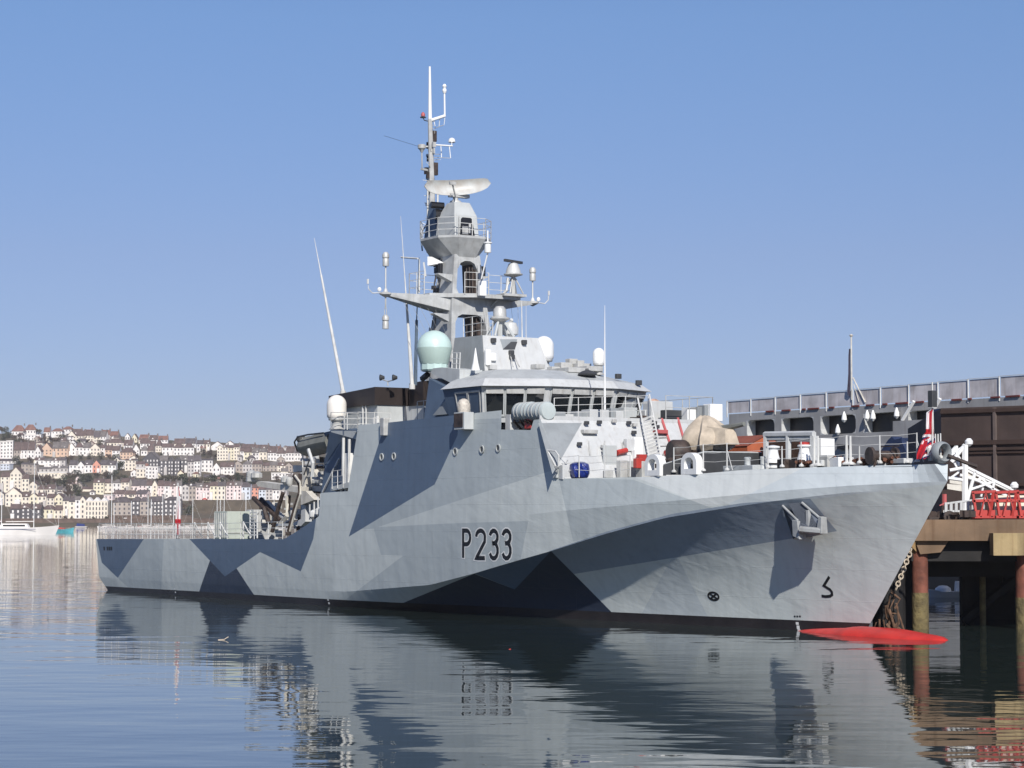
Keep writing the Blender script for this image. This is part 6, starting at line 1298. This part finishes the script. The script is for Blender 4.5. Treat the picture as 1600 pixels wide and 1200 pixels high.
tb = MB(); tb.add([P(uL, -1, NV_ - .03), P(uR, -1, NV_ - .03), P(uR, 1.7, NV_ - .03), P(uL, 1.7, NV_ - .03)], [(0, 1, 2, 3)]); tb.build('black_boot_topping', M['black'], ns_)
for i in range(0, len(edges), 2): nb.add([P(edges[i], oz[0]), P(edges[i + 1], oz[0]), P(edges[i + 1], oz[1]), P(edges[i], oz[1])], [(0, 1, 2, 3)])
nb.add([P(uL, -1), P(uL, z2_), P(uL, z2_, NV_ + 12), P(uL, -1, NV_ + 12)], [(0, 1, 2, 3)]); nb.add([P(uL, z2_), P(uR, z2_), P(uR, z2_, NV_ + 12), P(uL, z2_, NV_ + 12)], [(0, 1, 2, 3)]); nb.add([P(uL, -1, NV_ + 12), P(uR, -1, NV_ + 12), P(uR, z2_, NV_ + 12), P(uL, z2_, NV_ + 12)], [(0, 1, 2, 3)]); nb.build('hull_side', M['ngrey'], ns_)
for (a, b) in ou:
    q = MB(); q.add([P(a, oz[0]), P(b, oz[0]), P(b, oz[1]), P(a, oz[1]), P(a, oz[0], NV_ + .9), P(b, oz[0], NV_ + .9), P(b, oz[1], NV_ + .9), P(a, oz[1], NV_ + .9)], [(0, 1, 5, 4), (1, 2, 6, 5), (2, 3, 7, 6), (3, 0, 4, 7)])
    for (cu, su) in ((a, 1), (b, -1)):
        for (cz, sz) in ((oz[0], 1), (oz[1], -1)): q.prism([P(cu, cz, NV_ + .01), P(cu + su * .45, cz, NV_ + .01), P(cu + su * .12, cz + sz * .12, NV_ + .01), P(cu, cz + sz * .45, NV_ + .01)], (0, .5, 0))
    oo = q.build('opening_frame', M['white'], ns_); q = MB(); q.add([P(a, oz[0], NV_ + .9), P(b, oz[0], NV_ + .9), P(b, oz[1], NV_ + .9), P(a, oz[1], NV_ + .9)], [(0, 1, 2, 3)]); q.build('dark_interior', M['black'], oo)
m_scr = mat('weathered_screen', (.58, .55, .56), .8, .15, .8, streak=.5)
uRail0 = nS(1136, 645)[0]; q = MB(); n_p = 0; us_r = [uRail0 + i * 3.15 for i in range(22)]
for a, b in zip(us_r, us_r[1:]):
    hh = lerp([(17, 1.0), (52, 1.45)], a); s_ = MB(); s_.prism([P(a + .1, 14.35, NV_ + .05), P(b - .1, 14.35, NV_ + .05), P(b - .1, 14.3 + hh, NV_ + .05), P(a + .1, 14.3 + hh, NV_ + .05)], (0, .03, 0)); s_.build('rail_screen', m_scr, ns_)
    q.tube([P(a, 14.0), P(a, 14.36 + hh)], .06, 5); q.tube([P(a, 14.36 + hh), P(b, 14.36 + hh)], .03, 4)
q.build('top_railing', M['rail'], ns_)
q = MB(); rnd = random.Random(3)
for i in range(16): a = uRail0 + 6 + i * 1.9; q.box(P(a + rnd.uniform(-.6, .6), 14.28, NV_ - .06), (rnd.uniform(.3, 1.5), .12, .12))
q.build('red_gear', mat('dull_red_gear', (.16, .035, .03), .7), ns_)
fp = thing('pole_flag', 'dark flag hanging limp from the pole on the neighbouring grey ship', 'flag', S(1328, 545, NV_), True)
q = MB(); q.tube([S(1331, 625, NV_), S(1330, 526, NV_)], .065, 6); q.tube([S(1352, 629, NV_ ), S(1333, 590, NV_)], .055, 5); q.tube([S(1342, 628, NV_), S(1334, 600, NV_ )], .03, 5); q.lathe(S(1330, 526, NV_), [(.1, 0), (.16, .1), (.05, .2)], 8); q.build('flag_pole', M['cream'], ns_)
q = MB(); k_ = F / (SO.y + S(1328, 545, NV_).x * SD.y + NV_ * SP.y)
pp_ = []
for j in range(24):
    t_ = j / 23
    for i in range(7): s_ = i / 6; w_ = lerp([(0, .04), (.15, .12), (.7, .20), (.9, .24), (1, .1)], t_); pp_.append((-.54 * w_ * s_ * 1.2 + .03 * math.sin(9 * s_), -.84 * w_ * s_ + .05 * math.sin(7 * s_ + 3 * t_), -(620 - 545) / k_ * t_))
q.add(pp_, [(j * 7 + i, j * 7 + i + 1, (j + 1) * 7 + i + 1, (j + 1) * 7 + i) for j in range(23) for i in range(6)]); q.build('cloth', mat('dark_flag_cloth', (.04, .035, .06), .9), fp, smooth=True)
for x0, y0, x1, y1 in ((1410, 657, 1428, 627), (1459, 640, 1469, 623)): q = MB(); q.tube([S(x0, y0, NV_ - 1), S(x1, y1, NV_ - 1)], .13, 5); q.build('white_boom', M['purewhite'], ns_)
for x, y in ((1319, 652), (1355, 650), (1364, 650), (1401, 646), (1309, 672)): q = MB(); q.lathe(S(x, y, NV_ - .3), [(.05, -.4), (.22, -.2), (.18, .1), (.05, .45)], 10); q.build('deck_lamp', M['purewhite'], ns_, smooth=True)
q = MB(); q.prism([S(1395, 690, NV_ - 2), S(1473, 690, NV_ - 2), S(1473, 654, NV_ - 2), S(1395, 658, NV_ - 2)], (0, 1.8, 0)); q.build('grey_deckhouse', M['ngrey'], ns_)
q = MB(); q.prism([S(*c_, NV_ - 3) for c_ in ((1376, 705), (1387, 688), (1393, 682), (1398, 687), (1409, 684), (1409, 690), (1415, 704), (1414, 722), (1376, 722))], (0, 2, 0)); q.build('navy_shadow_shape', M['navy'], ns_)  # dark navy shadow on the ship's side, built as a solid shape
q = MB(); q.prism([S(1452, 640, NV_ - 2.2), S(1474, 638, NV_ - 2.2), S(1474, 690, NV_ - 2.2), S(1452, 690, NV_ - 2.2)], (0, .3, 0)); q.build('navy_panel', M['navy'], ns_)
q = MB(); q.box(S(1317, 698, NV_ - .2), (1.1, .3, .35)); q.build('black_vent', M['black'], ns_)
# ------------------------------------------------------------------ jetty, brown shed, gangway
JD = 114.0
def J(x, y, D=JD): return W(x, y, D)
mcon = mat('stained_concrete', (.22, .145, .09), .9, .2, .5, bump=.03, bscale=2, streak=.75, col2=(.12, .08, .05)); mdark = mat('wet_dark_timber', (.012, .011, .011), .8, .3, 1)
mrust = mat('rusty_pile', (.20, .07, .045), .85, .25, 1.5, bump=.03, bscale=4, streak=.4); mweed = mat('weedy_pile_base', (.19, .15, .065), .95, .3, 2.0, bump=.08, bscale=5, col2=(.09, .07, .035))
jt_ = thing('jetty', 'brown concrete jetty on rusty round piles beside the bow', 'jetty', J(1500, 990))
jt_.location.z = 0; jo = jt_.location.copy()
zt_, zb_ = J(1500, 812).z, J(1500, 845).z; xl = J(1398, 812).x
poly = [(xl, JD), (44, JD), (44, JD + 28), (xl - 14, JD + 28), (xl - 6.5, JD + 14)]
q = MB(); q.prism([(a, b, zb_) for a, b in poly], (0, 0, zt_ - zb_)); q.build('deck_slab', mcon, jt_, org=jo)
q = MB(); a, b = J(1552, 833, JD - .9), J(1590, 868, JD - .9); q.hexa([(a.x, JD - .9, b.z), (b.x, JD - .9, b.z), (b.x + .9, JD, b.z), (a.x, JD, b.z), (a.x, JD - .9, a.z), (b.x, JD - .9, a.z), (b.x + .9, JD, a.z), (a.x, JD, a.z)]); q.build('fender_block', mat('pale_concrete_block', (.36, .27, .14), .9, .15, .7, bump=.03, bscale=3, streak=.6), jt_, org=jo)
q = MB(); a = J(1427, 846); q.prism([J(1430, 845.5, JD + .3), J(1482, 845.5, JD + .3), J(1470, 863, JD + .3), J(1438, 866, JD + .3)], (0, .6, 0)); q.build('corbel', mcon, jt_, org=jo)
q = MB(); rnd = random.Random(8)
q.box((J(1470, 868).x + 6, JD + 5.0, zb_ - 1.0), (30, .5, 1.9)); q.box((J(1470, 868).x + 5, JD + .9, zb_ - .55), (24, .35, 1.0))
for y in (872, 884, 896): c = J(1500, y, JD + 9); q.box((c.x, JD + 9, c.z), (22, .25, .28))
for x in (1466, 1475, 1489, 1496, 1509, 1520, 1548, 1575): c = J(x, 900, JD + 9); q.box((c.x, JD + 9, 3.5 if x < 1505 else 3.4), (.18 if x < 1505 else .6, .25, 1.7 if x < 1505 else 3.2))
q.box((J(1514, 900, JD + 7).x, JD + 7, 2.3), (.9, .8, 5.6)); q.box((J(1565, 900, JD + 12).x, JD + 12, 2.3), (3.4, .8, 5.6)); q.tube([(J(1505, 1000, JD + 6).x, JD + 6, .2), (J(1560, 900, JD + 6).x + 2, JD + 6, 3.2)], .3, 6)
q.box((J(1412, 900, JD + 3).x, JD + 3, 2.3), (1.6, .6, 5.0)); q.box((J(1500, 868, JD + 9).x, JD + 12, zb_ - .5), (30, .4, 1.0))
q.build('understructure', mdark, jt_, org=jo)
for x, D, ztop, r_, w_line in ((1437.5, JD + .9, 4.4, .41, 1.85), (1600, JD + .9, 4.4, .44, 1.6), (1535, JD + 5, 3.2, .16, 2.6), (1680, JD + .9, 4.4, .44, 1.7), (1517, JD + 16, 4.4, .4, 1.5), (1556, JD + 20, 4.4, .4, 1.5), (1415, JD + 26, 4.4, .4, 1.5)):
    c = W(x, 900, D); q = MB(); q.tube([(c.x, D, w_line), (c.x, D, ztop)], r_, 20); o = q.build('pile', mrust, jt_, org=jo, smooth=True); q = MB(); q.tube([(c.x, D, -1.5), (c.x, D, w_line)], r_ * 1.05, 20); q.build('weedy_base', mweed, o, org=jo, smooth=True)
q = MB(); rnd = random.Random(2)
for k in range(14):
    x = rnd.uniform(1366, 1404); y = rnd.uniform(915, 975); a = J(x, y, JD - .6); q.tube([a, a + Vector((rnd.uniform(-.3, .5), rnd.uniform(-.2, .3), rnd.uniform(-.9, -.3))), a + Vector((rnd.uniform(-.2, 1.0), 0, rnd.uniform(-1.5, -.8)))], rnd.uniform(.03, .08), 5)
fo = q.build('hanging_ropes', mat('brown_rope', (.16, .09, .055), .95, .3, 4), org=Vector((0, 0, 0))); tag(fo, 'tangle of brown ropes hanging from the jetty corner behind the stem', 'rope')
q = MB(); c = J(1395, 950, JD + 1.2); q.tube([(c.x - .2, JD + 1.2, -.5), (c.x - .2, JD + 1.2, 4.2)], .85, 14); q.box((J(1402, 970, JD).x, JD + .4, 1.4), (.25, .3, 4.5)); o = q.build('pier_fender', mdark); tag(o, 'dark timber fender at the jetty corner, half hidden behind the stem', 'fender')
q = MB(); a, b = J(1424, 858, JD - .6), J(1400, 921, JD - 1.2); n = 11
for i in range(n):
    p = a.lerp(b, (i + .5) / n); d = (b - a).normalized(); sd = (d.cross(Vector((0, 1, 0))) if i % 2 else Vector((0, 1, 0))).normalized(); L_ = (b - a).length / n * .68; P = []
    for j in range(12): an = 2 * math.pi * j / 12; P.append(p + d * math.cos(an) * L_ + sd * math.sin(an) * .11)
    q.tube(P + [P[0], P[1]], .035, 5)
o = q.build('mooring_chain', M['tarp']); tag(o, 'pale mooring chain slanting from the jetty edge down past the stem', 'chain')
q = MB(); q.hexa([J(1418, 848, JD - .4), J(1432, 862, JD - .4), J(1430, 866, JD + .2), J(1418, 860, JD + .2), J(1421, 845, JD - .4), J(1428, 845.4, JD - .4), J(1430, 845.6, JD + .2), J(1422, 845.4, JD + .2)]); q.build('chain_bracket', mat('ochre_steel', (.38, .24, .10), .8, .2), jt_, org=jo)
# white boat seen under the jetty
t = thing('motor_boat', 'small white motor boat seen under the jetty between the piles', 'boat', W(1476, 922, 175)); t.location.z = 0; wb0 = t.location.copy()
D = 160.0
t.location = W(1478, 924, D); t.location.z = 0
b = MB(); P = []; n = 10; L = 3.4
for i in range(n + 1): s_ = -1 + 2 * i / n; hw = .55 * (1 - max(0, -s_) ** 2.4) + .02; P += [(s_ * L / 2 * .9, -hw * .4, -.1), (s_ * L / 2, -hw, .42 + .22 * max(0, -s_)), (s_ * L / 2, hw, .42 + .22 * max(0, -s_)), (s_ * L / 2 * .9, hw * .4, -.1)]
b.add(P, [(i * 4 + j, (i + 1) * 4 + j, (i + 1) * 4 + j + 1, i * 4 + j + 1) for i in range(n) for j in range(3)] + [(n * 4 + 3, n * 4 + 2, n * 4 + 1, n * 4)]); b.build('hull', M['purewhite'], t, smooth=True)
b = MB(); b.lathe((-.2, 0, .4), [(.6, 0), (.55, .25), (.3, .42), (.05, .45)], 12); b.box((.9, 0, .8), (.5, .6, .7), taper=.8); b.build('cabin', M['purewhite'], t, smooth=True)
# brown panelled shed
sh_ = thing('brown_shed', 'tall dark brown panelled shed with horizontal ledges beyond the gangway', 'shed', W(1530, 800, 133)); so_ = sh_.location.copy(); SDp = 133
msh = mat('brown_corrugated_sheet', (.062, .042, .036), .75, .2, .4, streak=.3, bump=.02, bscale=1.5)
q = MB(); a, b = W(1472, 812, SDp), W(1700, 812, SDp - 6); q.hexa([(a.x, SDp, 5), (b.x, SDp - 6, 5), (b.x + 4, SDp + 14, 5), (a.x + .5, SDp + 14, 5), (a.x, SDp, W(1472, 638, SDp).z), (b.x, SDp - 6, W(1472, 638, SDp).z), (b.x + 4, SDp + 14, 11.5), (a.x + .5, SDp + 14, 11.5)]); q.build('panel_wall', msh, sh_, org=so_)
for y, hh in ((644, .25), (693, .3), (703, .2), (709, .12), (758, .2)):
    z = W(1500, y, SDp).z; q = MB(); q.tube([(a.x, SDp - .1, z), (b.x, SDp - 6.1, z)], hh * .6, 4); q.build('ledge', mat('ledge_brown', (.045, .026, .02), .8), sh_, org=so_)
for x in (1558, 1640): f_ = (x - 1472) / 228; c = a.lerp(b, f_); q = MB(); q.tube([(c.x, SDp - 6 * f_ - .12, 5.5), (c.x, SDp - 6 * f_ - .12, W(1472, 640, SDp).z)], .12, 4); q.build('vertical_joint', mat('joint_grey_brown', (.13, .10, .09), .8), sh_, org=so_)
q = MB()
for k in range(26): f_ = k / 26; c = a.lerp(b, f_); q.box((c.x + .2, SDp - 6 * f_ - .03, 8.6), (.05, .05, 6.2))
q.build('sheet_rib', msh, sh_, org=so_)
# white gangway
GD = 117.0
def G(x, y, d=0): return W(x, y, GD + d)
gw = thing('gangway', 'white tubular access gangway with sloping handrails on the jetty', 'gangway', G(1530, 812)); go = gw.location.copy()
q = MB()
for pts, r_, d in (([(1487, 722), (1508, 695)], .11, 0), ([(1478, 716), (1494, 699), (1494, 696)], .11, 1.2), ([(1478, 716), (1508, 697)], .09, .6), ([(1508, 695), (1508, 800)], .17, 0), ([(1494, 697), (1497, 728)], .11, 1.2), ([(1493, 706), (1510, 733)], .06, 0), ([(1488, 718), (1499, 738)], .06, .3)): q.tube([G(x, y, d) for x, y in pts], r_, 6)
q.build('portal_mast', M['purewhite'], gw, org=go)
q = MB()
for pts, r_, d in (([(1484, 735), (1510, 730), (1524, 737), (1583, 766)], .09, 0), ([(1524, 737), (1514, 772), (1512, 782)], .09, 0), ([(1500, 742), (1530, 752), (1580, 779)], .08, 0), ([(1490, 745), (1575, 778)], .08, 1.2), ([(1505, 732), (1585, 770)], .07, 1.2), ([(1554, 751), (1549, 773)], .08, 0), ([(1536, 762), (1533, 776)], .06, 0), ([(1514, 766), (1552, 753)], .07, 0), ([(1520, 758), (1545, 770)], .06, .6), ([(1484, 748), (1498, 738)], .06, 0), ([(1482, 747), (1504, 750)], .08, 0), ([(1530, 745), (1560, 770)], .06, .8), ([(1515, 750), (1540, 748)], .05, .8)): q.tube([G(x, y, d) for x, y in pts], r_, 6)
q.build('handrail_truss', M['purewhite'], gw, org=go)
q = MB(); q.hexa([G(1484, 755), G(1506, 758), G(1506, 758, 1.4), G(1484, 755, 1.4), G(1484, 750), G(1506, 752), G(1506, 752, 1.4), G(1484, 750, 1.4)]); q.hexa([G(1480, 764), G(1505, 768), G(1505, 768, 1.4), G(1480, 764, 1.4), G(1480, 756), G(1505, 758), G(1505, 758, 1.4), G(1480, 756, 1.4)]); q.hexa([G(1506, 740), G(1580, 782), G(1580, 782, 1.4), G(1506, 740, 1.4), G(1506, 736), G(1580, 778), G(1580, 778, 1.4), G(1506, 736, 1.4)]); q.build('walkway', M['cream'], gw, org=go)
for x, y in ((1514, 691), (1585, 759)): q = MB(); q.lathe(G(x, y), [(.05, -.22), (.2, -.1), (.22, .05), (.1, .2)], 12); q.build('white_lamp', M['purewhite'], gw, org=go, smooth=True)
tr = thing('gangway_trailer', 'low white slatted trailer with small brown wheels under the gangway', 'trailer', G(1510, 812, -1)); to = tr.location.copy()
q = MB(); q.hexa([G(1474, 801, -1), G(1538, 801, -1), G(1538, 801, .6), G(1474, 801, .6), G(1474, 797, -1), G(1538, 797, -1), G(1538, 797, .6), G(1474, 797, .6)]); q.tube([G(1478, 787, -1), G(1540, 779, -1)], .06, 5)
for x in (1478, 1486, 1494, 1502, 1513, 1520, 1536): q.tube([G(x, 800, -1), G(x, 785 - (x - 1478) * .06, -1)], .10, 5)
q.build('trailer_frame', M['white'], tr, org=to)
for x, r_ in ((1483, .3), (1507, .32), (1525, .34)): q = MB(); q.lathe(G(x, 807, -1), [(r_, -.12), (r_, .12)], 14, ax=(0, 1, 0)); q.build('wheel', M['grime'] if x != 1507 else M['tarp'], tr, org=to)
for i, (x0, x1) in enumerate(((1518, 1556), (1554, 1592), (1588, 1626))):
    rt_ = thing('red_barrier', ['red steel barrier frame with crossed struts, leftmost of the row on the jetty', 'red steel barrier frame with cream sheet behind, the second from the left on the jetty', 'red steel barrier frame cut off by the right edge of the picture'][i], 'barrier', G((x0 + x1) / 2, 811, -1.8), False, 'red barriers on the jetty'); ro_ = rt_.location.copy()
    q = MB(); d = -1.8
    for pts in ([(x0, 770), (x1, 768)], [(x0, 808), (x1, 808)], [(x0 + 2, 770), (x0 + 8, 808)], [(x1 - 4, 769), (x1 - 10, 808)], [(x0 + 14, 808), (x0 + 22, 769), (x0 + 32, 808)], [(x0 + 1, 783), (x1, 782)]): q.tube([G(x, y, d) for x, y in pts], .09, 5)
    q.build('barrier_frame', M['red'], rt_, org=ro_)
    q = MB(); q.add([G(x0 + 6, 808, d + .15), G(x1 - 1, 808, d + .15), G(x1 - 1, 797, d + .15), G(x0 + 6, 797, d + .15)], [(0, 1, 2, 3)]); q.build('red_panel', M['red'], rt_, org=ro_)
    if i: q = MB(); q.prism([G(x0 + 1, 797, d + .5), G(x1 - 1, 797, d + .5), G(x1 - 1, 774, d + .5), G(x0 + 1, 774, d + .5)], (0, .1, 0)); q.build('cream_sheet', WM['cream'], rt_, org=ro_)
q = MB(); q.tube([G(1468, 790, -1), G(1476, 786, -1)], .04, 4); q.tube([G(1476, 772, -.5), G(1476, 790, -.5)], .12, 6); o = q.build('small_red_post', M['redlead']); tag(o, 'faded red post on the jetty edge between the stem and the white trailer', 'post')
q = MB(); rnd = random.Random(4)
for k in range(40): x = rnd.uniform(1440, 1520); q.box(G(x, rnd.uniform(801, 811), rnd.uniform(-2, 3)), (rnd.uniform(.15, .7), rnd.uniform(.2, .8), rnd.uniform(.1, .35)), rz=rnd.random() * 3)
tag(q.build('quayside_debris', M['grime']), 'litter of dark ropes and timber lying along the jetty edge', kind='stuff')
q = MB(); q.tube([(87.2, .15, 8.6), (87.5, .9, 8.3), (87.7, 1.5, 8.1)], .09, 6); q.build('mooring_rope', M['grime'], ship)
# floating twigs and scraps
for i, (x, y, c, l) in enumerate(((350, 1000, M['tarp'], 'bent brown twig floating near the stern reflection'), (797, 1014.5, M['red'], 'tiny red scrap floating below the hull number'))):
    p = CAM + ray(x, y) * (-H / ray(x, y).z); q = MB(); q.tube([(-.35, 0, .01), (0, .05, .03), (.25, .1, .18 if i == 0 else .03)], .03 if i else .025, 5); o = q.build('floating_twig' if i == 0 else 'floating_scrap', c); o.location = p; o.scale = (.8, .8, .8) if i == 0 else (.15, .2, .4); tag(o, l, 'flotsam')

# thin sea air between the harbour and the far hillside
hz = MB(); hz.add([(-1450, -90, -3.4), (1450, -90, -3.4), (1450, 2750, -3.4), (-1450, 2750, -3.4), (-1450, -90, 112), (1450, -90, 112), (1450, 2750, 112), (-1450, 2750, 112)], [(0, 3, 2, 1), (4, 5, 6, 7), (0, 1, 5, 4), (1, 2, 6, 5), (2, 3, 7, 6), (3, 0, 4, 7)])
hzm = bpy.data.materials.new('haze_air'); hzm.use_nodes = True; nt = hzm.node_tree; nt.nodes.clear(); o_ = nt.nodes.new('ShaderNodeOutputMaterial'); pv = nt.nodes.new('ShaderNodeVolumePrincipled')
pv.inputs['Color'].default_value = (.86, .82, .86, 1); pv.inputs['Density'].default_value = 8e-5; pv.inputs['Anisotropy'].default_value = 0.0; nt.links.new(pv.outputs[0], o_.inputs['Volume'])
tag(hz.build('haze', hzm), kind='stuff')
